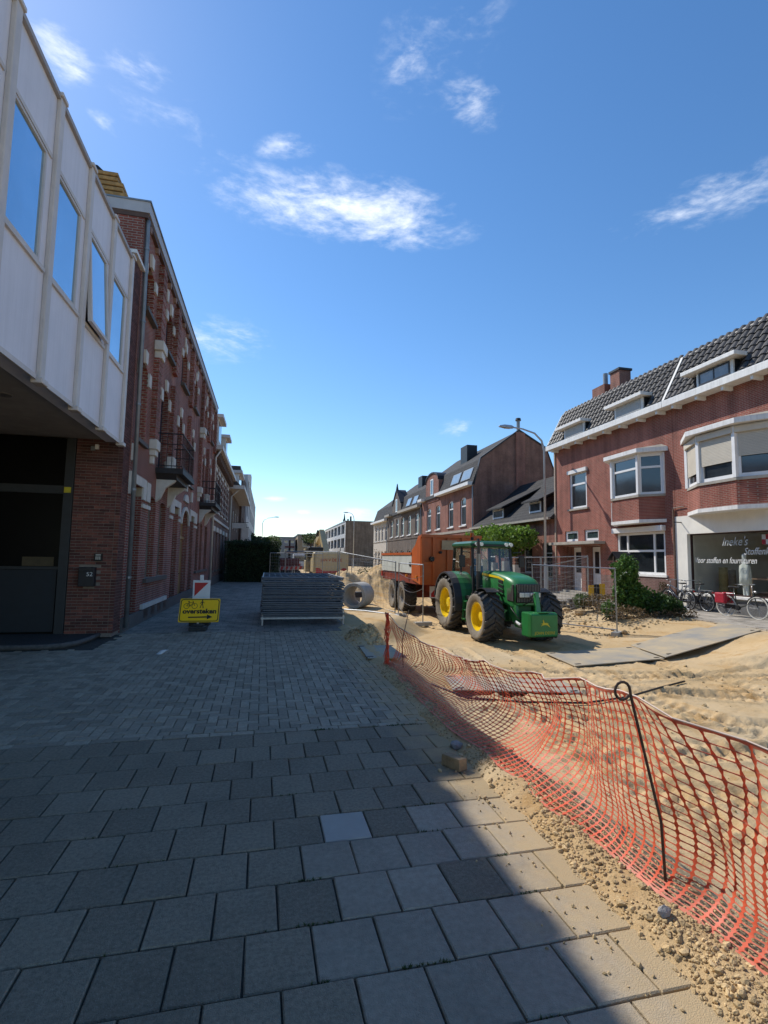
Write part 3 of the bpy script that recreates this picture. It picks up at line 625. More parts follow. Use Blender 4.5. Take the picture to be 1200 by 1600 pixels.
def townhouse():
    t = thing('brick_townhouse', 'tall red brick townhouse with white stone blocks, pilasters and two iron balconies', 'house', (-3.13, 21.2, 0))
    fr = FL; u0, u1 = 12.52, 29.9
    gf = [(14.62, 15.50, 1.12, 3.32, .12), (16.12, 17.0, 1.12, 3.30, .12), (24.15, 25.0, 1.05, 3.25, .12), (25.5, 26.35, 1.05, 3.25, .12), (27.4, 28.4, 1.05, 3.25, .12)]
    door = (19.95, 21.6, .06, 3.45, .55)
    f1 = [(12.9, 13.75, 4.5, 6.45, .15), (15.5, 16.5, 4.15, 6.6, .15), (18.3, 19.2, 4.5, 6.55, .15), (21.2, 22.1, 4.5, 6.5, .15), (24.95, 25.9, 4.15, 6.55, .15), (27.6, 28.5, 4.5, 6.5, .15)]
    f2 = [(12.92, 13.85, 7.72, 8.95, .12), (15.6, 16.55, 7.72, 8.98, .12), (18.5, 19.6, 7.72, 9.0, .12), (21.4, 22.45, 7.72, 8.95, .12), (25.1, 26.15, 7.74, 8.95, .12), (27.75, 28.7, 7.74, 8.95, .12)]
    niches = [(12.80, 13.82, .06, 3.42), (18.33, 19.30, .06, 3.40), (22.2, 23.2, .06, 3.38)]
    w = MB(); walls(w, fr, u0, u1, 0, 9.742, .55, gf+f1+f2+[door]+niches); w.box(-11, -3.681, 12.521, 12.70, 0, 9.74); w.box(-11, -3.681, 29.6, 29.899, 0, 9.74)
    w.build('wall', BR_TOWN, t)
    MB().fb(fr, u0+.01, u1-.01, .0, .32, 0, .05).build('plinth', mat('plinth_grey', (.10, .095, .09), .8, .2, 8), t)
    dkf = mat('window_frame_dark', (.025, .028, .05), .5, .2); crf = mat('window_frame_taupe', (.22, .19, .16), .5, .15)
    for a, b, c, d, *_ in gf: window(t, fr, a, b, c, d, -.14, crf, M_GLASS, fw=.06, mull=[], trans=[d-.6], sill=None)
    for a, b, c, d, *_ in f1: window(t, fr, a, b, c, d, -.16, dkf, M_GLASS, fw=.06, mull=[(a+b)/2], trans=[d-.55], sill=M_SILL if c > 4.3 else None)
    for a, b, c, d, *_ in f2: window(t, fr, a, b, c, d, -.16, dkf, M_GLASS, fw=.06, mull=[(a+b)/2], sill=M_SILL, sill_out=.13)
    for a, b, c, e, *_ in gf+f1+f2:      # toothed brick jambs on the far reveals
        q = MB(); z = c+.06; k = 0
        while z < e-.25: q.fb(fr, b-.03, b+.06, z, z+.062, -.13, .012); z += .125
        q.build('toothed_jamb', BR_TOWN, t)
    MB().fb(fr, 14.45, 17.3, 1.0, 1.11, -.1, .09).build('sill', M_SILL, t)
    MB().fb(fr, 24.0, 28.6, .94, 1.04, -.1, .09).build('sill', M_SILL, t)
    # oak door with arched light above it
    d = MB(); d.fb(fr, door[0]+.04, door[1]-.04, .08, 2.35, -.24, -.17); d.fb(fr, door[0]+.04, door[1]-.04, 2.36, 2.46, -.24, -.11); d.fb(fr, door[0]+.04, door[1]-.04, 2.47, 3.40, -.24, -.19)
    do = d.build('door', M_WOOD, t)
    p = MB()
    for a, b in ((20.05, 20.72), (20.83, 21.5)):
        for c, e in ((.3, 1.0), (1.1, 2.25)): p.fb(fr, a, b, c, e, -.165, -.155)
    p.build('door_panel', mat('oak_dark', (.22, .13, .05), .5, .2, 5), do)
    MB().cyl(fp(fr, 20.78, 1.05, -.15), fp(fr, 20.78, 1.05, -.09), .02).build('handle', M_DARK, do); MB().fb(fr, 20.70, 20.86, .92, 1.25, -.168, -.16).build('lock_plate', M_DARK, do)
    # ground-floor piers with white stone heads, arch stones
    for a, b, c, top in niches:          # deep doorways under white lintels
        s = MB(); s.prism(fr, [(a-.28, 3.12), (a, 3.12), (a, top), (b, top), (b, 3.12), (b+.30, 3.12), (b+.30, top+.22), (a-.28, top+.22)], .001, .045); s.build('white_lintel', M_STONE, t)
        MB().fb(fr, b+.002, b+.06, 3.22, top-.002, -.52, -.001).build('beige_reveal', mat('beige_stone', (.40, .34, .25), .8, .12), t) if False else MB().fb(fr, b-.012, b-.001, 3.20, top-.002, -.52, -.001).build('beige_reveal', mat('beige_stone', (.42, .36, .26), .8, .12), t)
        MB().fb(fr, a, b, .06, 3.4, -.54, -.48).build('side_door', mat('door_dark_brown', (.03, .02, .018), .5), t)
        q0 = b+.40 if a < 15 or a > 20 else a-.70
        MB().fb(fr, q0, q0+.40, 3.12, top+.20, .001, .045).build('white_block', M_STONE, t); MB().fb(fr, q0-.05, q0+.45, 2.92, 3.02, .001, .05).build('white_band', M_STONE, t)
        MB().fb(fr, b+.01, b+.28, 2.92, 3.02, .001, .045).build('white_band', M_STONE, t)
    ar = MB(); mid, hw = (door[0]+door[1])/2, (door[1]-door[0])/2
    for k in range(12):
        a, b = math.pi*k/12, math.pi*(k+1)/12
        pts = [(mid-hw*math.cos(a), 2.9+.55*math.sin(a)), (mid-hw*math.cos(b), 2.9+.55*math.sin(b)), (mid-(hw+.14)*math.cos(b), 2.9+.69*math.sin(b)), (mid-(hw+.14)*math.cos(a), 2.9+.69*math.sin(a))]
        ar.prism(fr, pts, 0, .06)
    ar.build('arch_stone', M_STONE, t)
    for a, b in ((14.3, 17.55), (24.0, 28.6)):
        m = MB(); m.fb(fr, a, b, .34, .46, 0, .07); m.build('white_plinth_stone', M_STONE, t)
        for k in range(4):
            q = a+.25+k*(b-a-.5)/3.2; MB().fb(fr, q, q+.45, .1, .32, .045, .054).build('cellar_vent', M_BLACK, t)
    for u in (14.5, 16.95, 20.5, 24.0, 26.75, 29.55):
        quoin_pilaster(t, fr, u, .36, 7.45, 9.58, .13, BR_TOWN); quoin_pilaster(t, fr, u, .36, 4.75, 7.05, .13, BR_TOWN)
        s = MB(); s.fb(fr, u-.22, u+.22, 4.52, 4.78, 0, .2); s.fb(fr, u-.16, u+.16, 4.36, 4.52, 0, .16); s.fb(fr, u-.09, u+.09, 4.15, 4.36, 0, .1); s.build('white_corbel', M_STONE, t, bevel=.015)
    for u in (14.5, 24.0):
        s = MB(); s.fb(fr, u-.28, u+.28, 7.2, 7.46, 0, .24); s.fb(fr, u-.2, u+.2, 7.0, 7.2, 0, .2); s.build('white_corbel', M_STONE, t, bevel=.02)
    for lst, hgt in ((f1, .34), (f2, .26)):
        for a, b, c, e, *_ in lst:
            for q in (a-.22, b-.03): MB().fb(fr, q, q+.25, e-hgt-.1, e-.1, .001, .05).build('white_block', M_STONE, t)
            MB().prism(fr, [((a+b)/2-.1, e+.0), ((a+b)/2+.1, e+.0), ((a+b)/2+.15, e+.32), ((a+b)/2-.15, e+.32)], .001, .06).build('keystone', M_STONE, t)
    for u in (15.5, 18.9, 22.3, 25.8): MB().prism(fr, [(u-.07, 9.15), (u+.07, 9.15), (u+.1, 9.5), (u-.1, 9.5)], .001, .04).build('white_dart', M_STONE, t)
    s = MB(); n = 10
    for k in range(n):
        a, b = math.pi*k/n, math.pi*(k+1)/n
        s.prism(fr, [(20.78-.55*math.cos(a), 3.78+.28*math.sin(a)), (20.78-.55*math.cos(b), 3.78+.28*math.sin(b)), (20.78, 3.76)], 0, .06)
    s.build('fan_stone', M_STONE, t)
    for a in (12.6, 17.2, 22.0): MB().fb(fr, a, a+.2, 3.9, 4.3, 0, .07).build('white_block', M_STONE, t)
    # eaves: fascia, brackets, soffit
    MB().box(-11, -3.02, u0-.04, u1+.12, 9.86, 10.12).build('eaves_board', mat('eaves_grey', (.42, .42, .44), .5, .08, 3, dirt=.2), t)
    MB().box(-11, -2.99, u0-.06, u1+.14, 10.121, 10.16).build('gutter_edge', M_GREY, t)
    sm = MB().box(-11, -3.05, u0-.02, u1+.1, 9.745, 9.859).build('soffit', mat('soffit_brown', (.10, .06, .045), .7), t)
    for k in range(20):
        u = 12.9+k*.89; MB().fb(fr, u-.06, u+.06, 9.60, 9.744, 0, .085).build('eaves_bracket', mat('bracket_wood', (.28, .17, .12), .7), t)
    r = MB(); r.box(-10.9, -3.1, u0, u1, 10.161, 10.2); r.build('roof', mat('roof_dark', (.035, .033, .035), .8, .2), t)
    pp = MB().tube([(-3.02, 12.62, .1), (-3.066, 12.62, 9.2), (-3.07, 12.62, 9.6), (-3.07, 12.62, 9.74)], .05, 8).build('downpipe', M_GREY, t, smooth=True)
    for z in (1.2, 3.2, 5.2, 7.2, 9.0): MB().cyl((-3.02-.005*z, 12.62, z), (-3.02-.005*z, 12.62, z+.05), .062, n=8).build('pipe_clip', M_GREY, pp)
    railing_balcony(t, fr, 15.25, 17.5, 4.05, .68); railing_balcony(t, fr, 24.75, 27.4, 4.05, .68)
    for u in (24.2, 28.6): MB().cyl((-3.25, u, 10.2), (-3.25, u, 10.6), .09, .11, 8).build('roof_vent', M_DARK, t)
townhouse()
# timber stacked on the flat roof of the townhouse
ym = mat('yellow_timber', (.36, .21, .075), .7, .45, 7)
rs = thing('timber_stack', 'stack of yellow timber boards on the flat roof under a dark sheet', 'timber', (-4.6, 13.9, 10.2))
for k in range(5):
    off = random.uniform(-.06, .06); MB().box(-6.0, -3.68+off-.06*k, 13.0, 15.8, 10.52+k*.125, 10.62+k*.125).build('board', ym, rs, bevel=.02)
for y in (13.1, 14.4, 15.6): MB().box(-5.9, -3.8, y-.05, y+.05, 10.201, 10.515).build('bearer', ym, rs)
MB().prism(FR(0, 12.7, 1, 0, 0, -1), [(-6.0, 11.13), (-4.25, 11.13), (-4.4, 11.26), (-5.4, 11.36), (-6.0, 11.3)], -3.0, -.35).build('cover_sheet', M_BLACK, rs)

def second_house():
    t = thing('brick_house', 'lower brick house with white banded windows and a dormered mansard roof beyond the balconies', 'house', (-3.13, 36, 0))
    fr = FL; u0, u1 = 29.92, 42.8; us = [31.0, 33.1, 35.3, 37.7, 40.2]
    gf = [(u, u+1.05, .85, 3.2, .12) for u in us[:-1]]+[(40.4, 41.5, .1, 3.2, .12)]; f1 = [(u, u+1.0, 4.4, 6.75, .15) for u in us]
    w = MB(); walls(w, fr, u0, u1, 0, 7.9, .35, gf+f1); w.box(-10, -3.481, u0, u0+.3, 0, 7.9); w.box(-10, -3.481, u1-.3, u1, 0, 7.9); w.build('wall', BR_DARK, t)
    fm = mat('frame_brown', (.10, .07, .055), .5)
    for a, b, c, d, *_ in gf+f1: window(t, fr, a, b, c, d, -.14, fm, M_GLASS, fw=.06, trans=[d-.6], sill=M_STONE if c > 4 else M_SILL)
    for a, b, c, d, *_ in f1:
        for q in (a-.16, b):
            for k in range(5): MB().fb(fr, q, q+.16, c+.2+k*.46, c+.36+k*.46, .001, .04).build('white_block', M_STONE, t)
        MB().fb(fr, a-.1, b+.1, d+.0, d+.22, .001, .05).build('lintel', M_STONE, t)
    for a, b, c, d, *_ in gf: MB().fb(fr, a-.12, b+.12, d, d+.28, .001, .06).build('lintel', M_STONE, t)
    MB().fb(fr, 30.3, u1-.1, 3.82, 3.97, 0, .08).build('white_band', M_STONE, t)
    MB().fb(fr, u0, u1, 0, .5, 0, .05).build('plinth', mat('plinth_grey', (.1, .1, .1)), t)
    MB().fb(fr, u0+.2, u1, 7.0, 7.12, 0, .06).build('cornice', mat('cornice_beige', (.35, .27, .18), .7), t)
    for k in range(16): u = 30.4+k*.79; MB().fb(fr, u, u+.16, 7.25, 7.75, 0, .3).build('cornice_bracket', mat('bracket_brown', (.13, .075, .05), .7), t)
    MB().fb(fr, u0, u1, 7.76, 8.0, 0, .48).build('gutter', M_FRAME, t)
    r = MB(); r.extr([(-3.0, u0, 8.0), (-3.9, u0, 10.0), (-7, u0, 10.8), (-10, u0, 8.0)], [(-3.0, u1, 8.0), (-3.9, u1, 10.0), (-7, u1, 10.8), (-10, u1, 8.0)]); r.build('roof', mat('slate', (.05, .05, .055), .7, .25, 12, bump=.4), t)
    for a, b in ((30.6, 32.6), (35.8, 37.4)):
        m = MB(); m.box(-4.2, -3.02, a, b, 8.02, 9.75); dm = m.build('dormer', M_STONE, t); MB().box(-4.4, -2.75, a-.15, b+.15, 9.75, 9.95).build('dormer_roof', M_FRAME, dm); MB().box(-3.02, -3.0, a+.25, b-.25, 8.5, 9.6).build('pane', M_GLASS, dm)
    MB().box(-4.6, -3.7, 33.4, 35.0, 9.4, 11.2).build('chimney', BR_DARK, t)
    MB().tube([(-3.03, 30.1, .2), (-3.03, 30.1, 7.3), (-2.7, 30.1, 7.85)], .05, 8).build('downpipe', M_STONE, t, smooth=True)
second_house()
def third_house():
    t = thing('beige_eaved_house', 'brick house with a broad projecting white eave, third along the left side', 'house', (-3.13, 50, 0))
    fr = FL; f1 = [(u, u+1.3, 4.2, 5.9, 0) for u in (45.2, 48.4, 51.6, 54.8)]; gf = [(u, u+1.6, 1.0, 3.0, 0) for u in (45.2, 49.5, 54)]
    w = MB(); walls(w, fr, 42.82, 58, 0, 7.2, .3, f1+gf); w.box(-10, -3.45, 42.82, 43.1, 0, 7.2); w.build('wall', BR_BROWN, t)
    for a, b, c, d, *_ in f1+gf: window(t, fr, a, b, c, d, -.05, M_WHITE2, M_GLASS, fw=.12, mull=[(a+b)/2])
    MB().fb(fr, 43.0, 58, 7.2, 7.5, -.2, 1.15).build('eave', M_FRAME, t)
    r = MB(); r.extr([(-2.3, 43, 7.5), (-5, 43, 10.2), (-10, 43, 7.5)], [(-2.3, 58, 7.5), (-5, 58, 10.2), (-10, 58, 7.5)]); r.build('roof', MATS['slate'], t)
    dm = MB().box(-4.5, -2.7, 47, 51, 7.51, 9.1).build('dormer', M_WHITE, t); MB().box(-4.8, -2.4, 46.7, 51.3, 9.1, 9.35).build('dormer_roof', M_FRAME, dm); MB().box(-2.699, -2.67, 47.3, 50.7, 8.1, 8.95).build('pane', M_GLASS, dm)
    MB().tube([(-2.3, 43.4, 7.3), (-3.0, 43.4, 6.6), (-3.05, 43.4, .1)], .06, 6).build('downpipe', M_STONE, t)
    s = thing('shop_sign', 'small white projecting sign on the third house', 'sign', (-3.1, 47, 4.5)); MB().box(-3.1, -1.9, 46.9, 47.05, 4.2, 4.65).build('board', M_FRAME, s); MB().box(-3.1, -1.7, 46.95, 47.0, 4.7, 4.74).build('arm', M_DARK, s)
    s = thing('shop_sign', 'upright white projecting sign further along the left facades', 'sign', (-3.1, 56, 4)); MB().box(-2.7, -2.0, 55.9, 56.1, 3.3, 4.7).build('board', M_FRAME, s); MB().box(-3.12, -2.0, 55.95, 56.05, 4.75, 4.8).build('arm', M_DARK, s)
third_house()
def far_left():
    t = thing('brown_brick_block', 'dark brown brick building between the eaved house and the white flats', 'building', (-3.2, 62, 0))
    fr = FR(-2.9, 0, 0, 1, 1, 0); ops = [(u, u+1.2, z, z+1.7, 0) for u in (60, 63.2) for z in (1, 4.4, 7.4)]
    w = MB(); walls(w, fr, 58.02, 66, 0, 10.9, .3, ops); w.box(-10, -3.21, 58.02, 58.4, 0, 10.9); w.box(-10, -3.21, 58.4, 66, 10.6, 10.88); w.build('wall', BR_BROWN, t)
    for o in ops: window(t, fr, *o[:4], -.06, M_WHITE2, M_GLASS, fw=.1)
    MB().box(-5, -3.3, 60, 63, 10.9, 12.0).build('roof_house', M_DARK, t)
    t = thing('white_apartment_block', 'white modern apartment block with stacked windows further down the left side', 'building', (-3.0, 85, 0))
    fr = FR(-2.7, 0, 0, 1, 1, 0); wh = mat('render_white', (.46, .46, .46), .7, .08, 2); ops = []
    for k in range(7):
        for z in (.6, 3.9, 6.9, 9.5): ops.append((67.2+k*6.1, 67.2+k*6.1+3.3, z, z+2.0, 0))
    w = MB(); walls(w, fr, 66.02, 110, 0, 12.0, .4, ops); w.box(-11, -3.11, 66.02, 66.5, 0, 12.0); w.box(-11, -3.11, 66.5, 110, 11.7, 11.99); w.build('wall', wh, t)
    for o in ops: window(t, fr, *o[:4], -.15, M_GREY, M_GLASS, fw=.1, mull=[(o[0]+o[1])/2])
    for k in range(7): MB().fb(fr, 66.5+k*6.1, 66.5+k*6.1+4.8, 3.0, 3.9, 0, .5).build('balcony', wh, t)
    MB().box(-3.6, -2.8, 80, 83, 12.0, 14.2).build('chimney', wh, t)
    # far end of the street
    def blk(name, label, x0, x1, y, z, m, rows, cols, wm=M_GLASS, fm=M_WHITE):
        b = thing(name, label, 'building', ((x0+x1)/2, y, 0)); f = FR(0, y, 1, 0, 0, -1)
        ops = [(x0+(x1-x0)*(i+.2)/cols, x0+(x1-x0)*(i+.8)/cols, (z/rows)*j+.8, (z/rows)*j+z/rows*.72, 0) for i in range(cols) for j in range(rows)]
        w = MB(); walls(w, f, x0, x1, -.5, z, .4, ops); w.box(x0, x1, y+.41, y+18, -.5, z-.2); w.build('wall', m, b)
        for o in ops: window(b, f, *o[:4], -.12, fm, wm, fw=.12)
        MB().box(x0-.15, x1+.15, y-.15, y+18, z, z+.25).build('roof_edge', M_GREY, b)
        return b
    beige = mat('far_beige', (.33, .28, .22), .8, .1, 1); grey = mat('far_grey', (.36, .35, .34), .8, .1, 1); tan = mat('far_tan', (.38, .30, .21), .8, .1, 1)
    blk('apartment_building', 'grey apartment building with balconies at the far end of the street', 2.1, 6.2, 118, 6.0, grey, 3, 3)
    blk('apartment_building', 'tan windowless-looking block at the far end beside the excavator boom', 6.6, 12.0, 116, 6.6, tan, 2, 1)
    blk('apartment_building', 'low beige building at the far end behind the hedge', -6, 1.8, 112, 5.6, beige, 2, 4)
    # dark roofs and treetops above the hedge
    rg = random.Random(4); mb = MB(); pts = []
    for k in range(2200):
        c = rg.choice([(-3.4, 90, 4.4, 1.9, 1.6), (-1.2, 88, 3.8, 1.6, 1.3), (1.0, 92, 3.6, 1.3, 1.2)]); v = Vector((rg.gauss(0, 1), rg.gauss(0, 1), rg.gauss(0, 1))).normalized()*rg.uniform(.6, 1); pts.append((c[0]+v.x*c[3], c[1]+v.y*c[3], c[2]+v.z*c[4]))
    leaf_cloud(mb, pts, .22, rg); tr = thing('street_tree', 'dark treetop showing above the hedge', 'tree', (-.5, 90, 0)); mb.build('crown', mat('leaf_far', (.035, .055, .02), .7, .3, 2), tr, recalc=False)
    tk = MB()
    for x, y in ((-3, 90), (-.5, 88), (1.4, 92)): tk.cyl((-.5, 90, 0), (x, y, 5), .22, .1, 8)
    tk.build('trunk', mat('bark', (.07, .05, .035), .9, .3, 8, bump=.4), tr)
    rg = random.Random(9); pts = []
    for k in range(500):
        v = Vector((rg.gauss(0, 1), rg.gauss(0, 1), rg.gauss(0, 1))).normalized()*rg.uniform(.55, 1); pts.append((9.2+v.x*2.2, 112+v.y*2.2, 5.9+v.z*1.1))
    mb = MB(); leaf_cloud(mb, pts, .25, rg); tr = thing('street_tree', 'pale green treetop above the tan block at the far end', 'tree', (9.2, 112, 0)); mb.build('crown', mat('leaf_pale', (.10, .14, .045), .7, .3, 2), tr, recalc=False); MB().cyl((9.2, 112, -.4), (9.2, 112, 6.5), .3, .12, 8).build('trunk', MATS['bark'], tr)
far_left()
def hedge():
    rg = random.Random(2); x0, x1, y0, y1, z1 = -2.78, .72, 36.0, 42, 2.72
    t = thing('hedge', 'tall dark clipped hedge across the left pavement', 'hedge', ((x0+x1)/2, 39, 0))
    MB().box(x0+.15, x1-.15, y0+.15, y1, 0, z1-.15).build('dark_core', mat('hedge_inside', (.008, .011, .005), .95), t)  # solid box core, coloured near-black like the shaded inside of the hedge
    pts = []
    for k in range(17000):
        f = rg.random()
        if f < .55: p = (rg.uniform(x0, x1), y0+abs(rg.gauss(0, .1))-.06, rg.uniform(0, z1))
        elif f < .75: p = (rg.uniform(x0, x1), rg.uniform(y0, y1), z1+rg.gauss(0, .07)+.12*noise.noise(Vector((rg.random()*3, 0, 0))))
        else: p = (x1+rg.gauss(0, .07), rg.uniform(y0, y1), rg.uniform(0, z1))
        x, y, z = p; q = Vector((x*1.2, y*1.2, z*1.2)); d = noise.noise(q)*.22; pts.append((x+d*.5, y-d, z+d*.6))
    mb = MB(); leaf_cloud(mb, pts, .055, rg); mb.build('foliage', mat('hedge_leaf', (.028, .050, .018), .6, .4, 3, trans=.2, rnd=-.45), t, recalc=False)
    pts = []
    for k in range(2600):
        v = Vector((rg.gauss(0, 1), rg.gauss(0, 1), rg.gauss(0, 1))).normalized()*rg.uniform(.5, 1); pts.append((.35+v.x*.7, 38.5+v.y*1.5, 2.75+v.z*.55))
    mb = MB(); leaf_cloud(mb, pts, .06, rg); sh = thing('garden_shrub', 'light green shrub rising over the hedge end', 'shrub', (.35, 38.5, 0)); mb.build('foliage', mat('shrub_leaf', (.09, .13, .03), .6, .35, 3, trans=.25), sh, recalc=False); MB().cyl((.35, 38.5, 0), (.35, 38.5, 2.8), .06, .03, 6).build('stem', MATS['bark'], sh)
hedge()
# ------------------------------------------------------------------ right side of the street
BR_RED = brick('brick_red', (.315, .086, .060), (.245, .066, .048), (.33, .22, .17), var=.2, bump=.4)
BR_RED2 = brick('brick_red_old', (.27, .088, .062), (.215, .070, .05), (.32, .23, .18), var=.22, bump=.4)
BR_GREYB = brick('brick_grey_brown', (.16, .125, .105), (.125, .10, .085), (.2, .17, .14), var=.2, bump=.4)
BR_GABLE = brick('brick_gable', (.26, .105, .072), (.20, .08, .058), (.27, .20, .155), var=.28, bump=.4)
M_TILE = mat('roof_tile', (.044, .041, .040), .5, .3, 5, bump=.15, bscale=50, rnd=.3, dirt=.2)
M_CONCT = mat('canopy_concrete', (.36, .33, .28), .85, .15, 4, bump=.2, dirt=.3)
M_SHUT = mat('beige_shutter', (.55, .50, .41), .55, .05, 3)
M_GSHUT = mat('grey_shutter', (.40, .40, .38), .6, .06, 3)
M_ROOFD = brick('roof_tile_far', (.055, .052, .05), (.042, .04, .04), (.015, .015, .015), bw=.26, rh=.22, ms=.02, var=.25, bump=1., rough=.8, off=0.)
M_LEAD = mat('leaded_glass', (.03, .05, .05), .1, .5, 14, spec=.8)

def face(p, q):                           # frame of a wall from p to q in plan, outward normal to the street side
    dx, dy = q[0]-p[0], q[1]-p[1]; L = math.hypot(dx, dy); ux, uy = dx/L, dy/L; nx, ny = uy, -ux
    if nx > 0 and abs(nx) > .01: nx, ny = -nx, -ny
    return FR(p[0], p[1], ux, uy, nx, ny), L
def offs(pts, k):
    c = (16.6, sum(p[1] for p in pts)/len(pts)); return [(16.0 if abs(x-16) < .02 else x-k, y+(k if y > c[1] else -k)) for x, y in pts]
def bay(parent, uL, uB, uC, uD, out, z0, zs, zt, wins, roof_over=.25):
    A, B, C, D = (16.0, uL), (16-out, uB), (16-out, uC), (16.0, uD); pts = [A, B, C, D]
    ext = lambda P, za, zb, mb: mb.extr([(x, y, za) for x, y in P], [(x, y, zb) for x, y in P])
    b = ext(pts, z0, zs-.1, MB()).build('bay', BR_RED, parent)
    ext(offs(pts, .06), z0-.14, z0-.002, MB()).build('bay_slab', M_CONCT if zs < 4.6 and uL > 18 else M_WHITE, b)
    ext(offs(pts, .05), zs-.1, zs-.002, MB()).build('sill', M_CONCT, b)
    ext(offs(pts, roof_over), zt+.02, zt+.2, MB()).build('bay_roof', M_WHITE, b, bevel=.01)
    t2 = [(x, y, zt+.2) for x, y in offs(pts, roof_over)]; top = [(16.0, uL-.1, zt+.36), (15.9, uB, zt+.36), (15.9, uC, zt+.36), (16.0, uD+.1, zt+.36)]
    MB().loft([t2, top]).build('bay_lead', M_CONCT, b)
    for (p, q, n) in ((A, B, 0), (B, C, 1), (C, D, 2)):
        fr, L = face(p, q); kind = wins[n]
        m = MB(); m.fb(fr, 0, L, zt-.02, zt+.02, -.12, 0); m.build('bay_head', M_WHITE2, b)
        if kind[0] == 'plain': window(b, fr, .03, L-.03, zs, zt-.02, -.01, M_WHITE2, M_GLASS, fw=.10, trans=[zt-.58], dep=.1)
        else:
            zz = zt-kind[1]; window(b, fr, .03, L-.03, zs, zt-.02, -.03, M_WHITE2, M_GLASS, fw=.13, dep=.1)
            MB().fb(fr, .02, L-.02, zt-.24, zt-.03, -.02, .10).build('shutter_box', M_SHUT, b)
            s = MB(); z = zz
            while z < zt-.25: s.fb(fr, .11, L-.11, z, z+.045, -.02, .005); z += .052
            s.build('roller_shutter', M_SHUT, b)
    for p in (A, B, C, D): MB().box(p[0]-.06, p[0]+.06, p[1]-.06, p[1]+.06, zs, zt).build('corner_post', M_WHITE2, b)
    return b
def pantile_mesh():
    mb = MB(); W, Lh = .30, .40; prof = [(-.15, .0), (-.09, .006), (-.04, .04), (.03, .066), (.09, .05), (.15, .008)]
    top = [[(x, y, z+(.03 if y < 0 else .0)) for x, z in prof] for y in (-Lh/2, Lh/2)]; n = len(prof)
    a = top[0]+[(x, -Lh/2, z+.012) for x, z in reversed(prof)]; b = top[1]+[(x, Lh/2, z-.018) for x, z in reversed(prof)]
    return mb.extr(a, b)
PT = pantile_mesh().mesh('roof_tile', M_TILE)
def mansard_tiles(parent, ya, yb, holes, ex=.335):
    p0, p1 = Vector((15.60, 0, 8.34)), Vector((16.62, 0, 10.22)); up = (p1-p0).normalized(); L = (p1-p0).length; nrm = Vector((-up.z, 0, up.x)); rg = random.Random(int(ya*10))
    n = int((yb-ya)/.30); rows = int(L/ex)+1; w = (yb-ya)/n; off = Vector(OFF[parent.name])
    for r in range(rows):
        for c in range(n):
            y = ya+(c+.5)*w; q = p0+up*(ex*(r+.5)); 
            if any(a < y < b and q.z < z for a, b, z in holes): continue
            o = link('roof_tile', PT, parent); xa = Vector((0, 1, 0)); ya_ = up; za = xa.cross(ya_)
            if za.dot(nrm) < 0: xa = -xa; za = xa.cross(ya_)
            M = Matrix((xa*(w/.30), ya_, za)).transposed().to_4x4() @ Matrix.Rotation(rg.gauss(0, .012), 4, 'Z') @ Matrix.Rotation(-.05, 4, 'X'); M.translation = Vector((q.x, y, q.z))+nrm*.02-off
            o.matrix_local = M
def mansard(parent, ya, yb):
    r = MB(); P = lambda y: [(15.62, y, 8.32), (16.62, y, 10.2), (20.6, y, 12.3), (25, y, 10.2), (25.4, y, 8.32)]
    r.extr(P(ya), P(yb)); r.build('roof', M_ROOFD, parent)
    rt = MB(); y = ya
    while y < yb: rt.cyl((16.64, y, 10.24), (16.64, min(y+.34, yb), 10.24), .085, .075, 8); y += .35
    rt.build('break_tiles', M_TILE, parent)
    m = MB(); m.box(15.46, 16.0, ya, yb, 8.04, 8.30); m.build('gutter', M_WHITE, parent, bevel=.012)
    MB().box(15.50, 15.60, ya, yb, 8.301, 8.33).build('gutter_lip', M_GREY, parent)
    k = ya+.4
    while k < yb: MB().box(15.55, 15.98, k-.05, k+.05, 7.9, 8.038).build('gutter_bracket', M_WHITE, parent); k += 1.15
def dormer(parent, ra, rb, wa, wb, kind):
    d = MB(); d.box(15.63, 16.9, wa-.12, wb+.12, 8.31, 8.87); dm = d.build('dormer', M_DARK, parent)
    MB().box(15.27, 16.9, ra, rb, 8.88, 9.03).build('dormer_roof', M_WHITE, dm, bevel=.015)
    f = MB(); f.box(15.56, 15.629, wa-.12, wb+.12, 8.31, 8.879); f.build('dormer_front', M_WHITE, dm)
    fr = FR(15.56, 0, 0, 1, -1, 0)
    if kind == 'shut':
        s = MB(); z = 8.36
        while z < 8.82: s.fb(fr, wa, wb, z, z+.05, .001, .02); z += .055
        s.build('roller_shutter', M_GSHUT, dm)
    else: window(dm, fr, wa, wb, 8.35, 8.84, .03, mat('anthracite_frame', (.03, .03, .033), .4), mat('light_curtain_glass', (.16, .17, .18), .08, .3, 2, spec=.8), fw=.06, mull=[(wa+wb)/2], dep=.029)

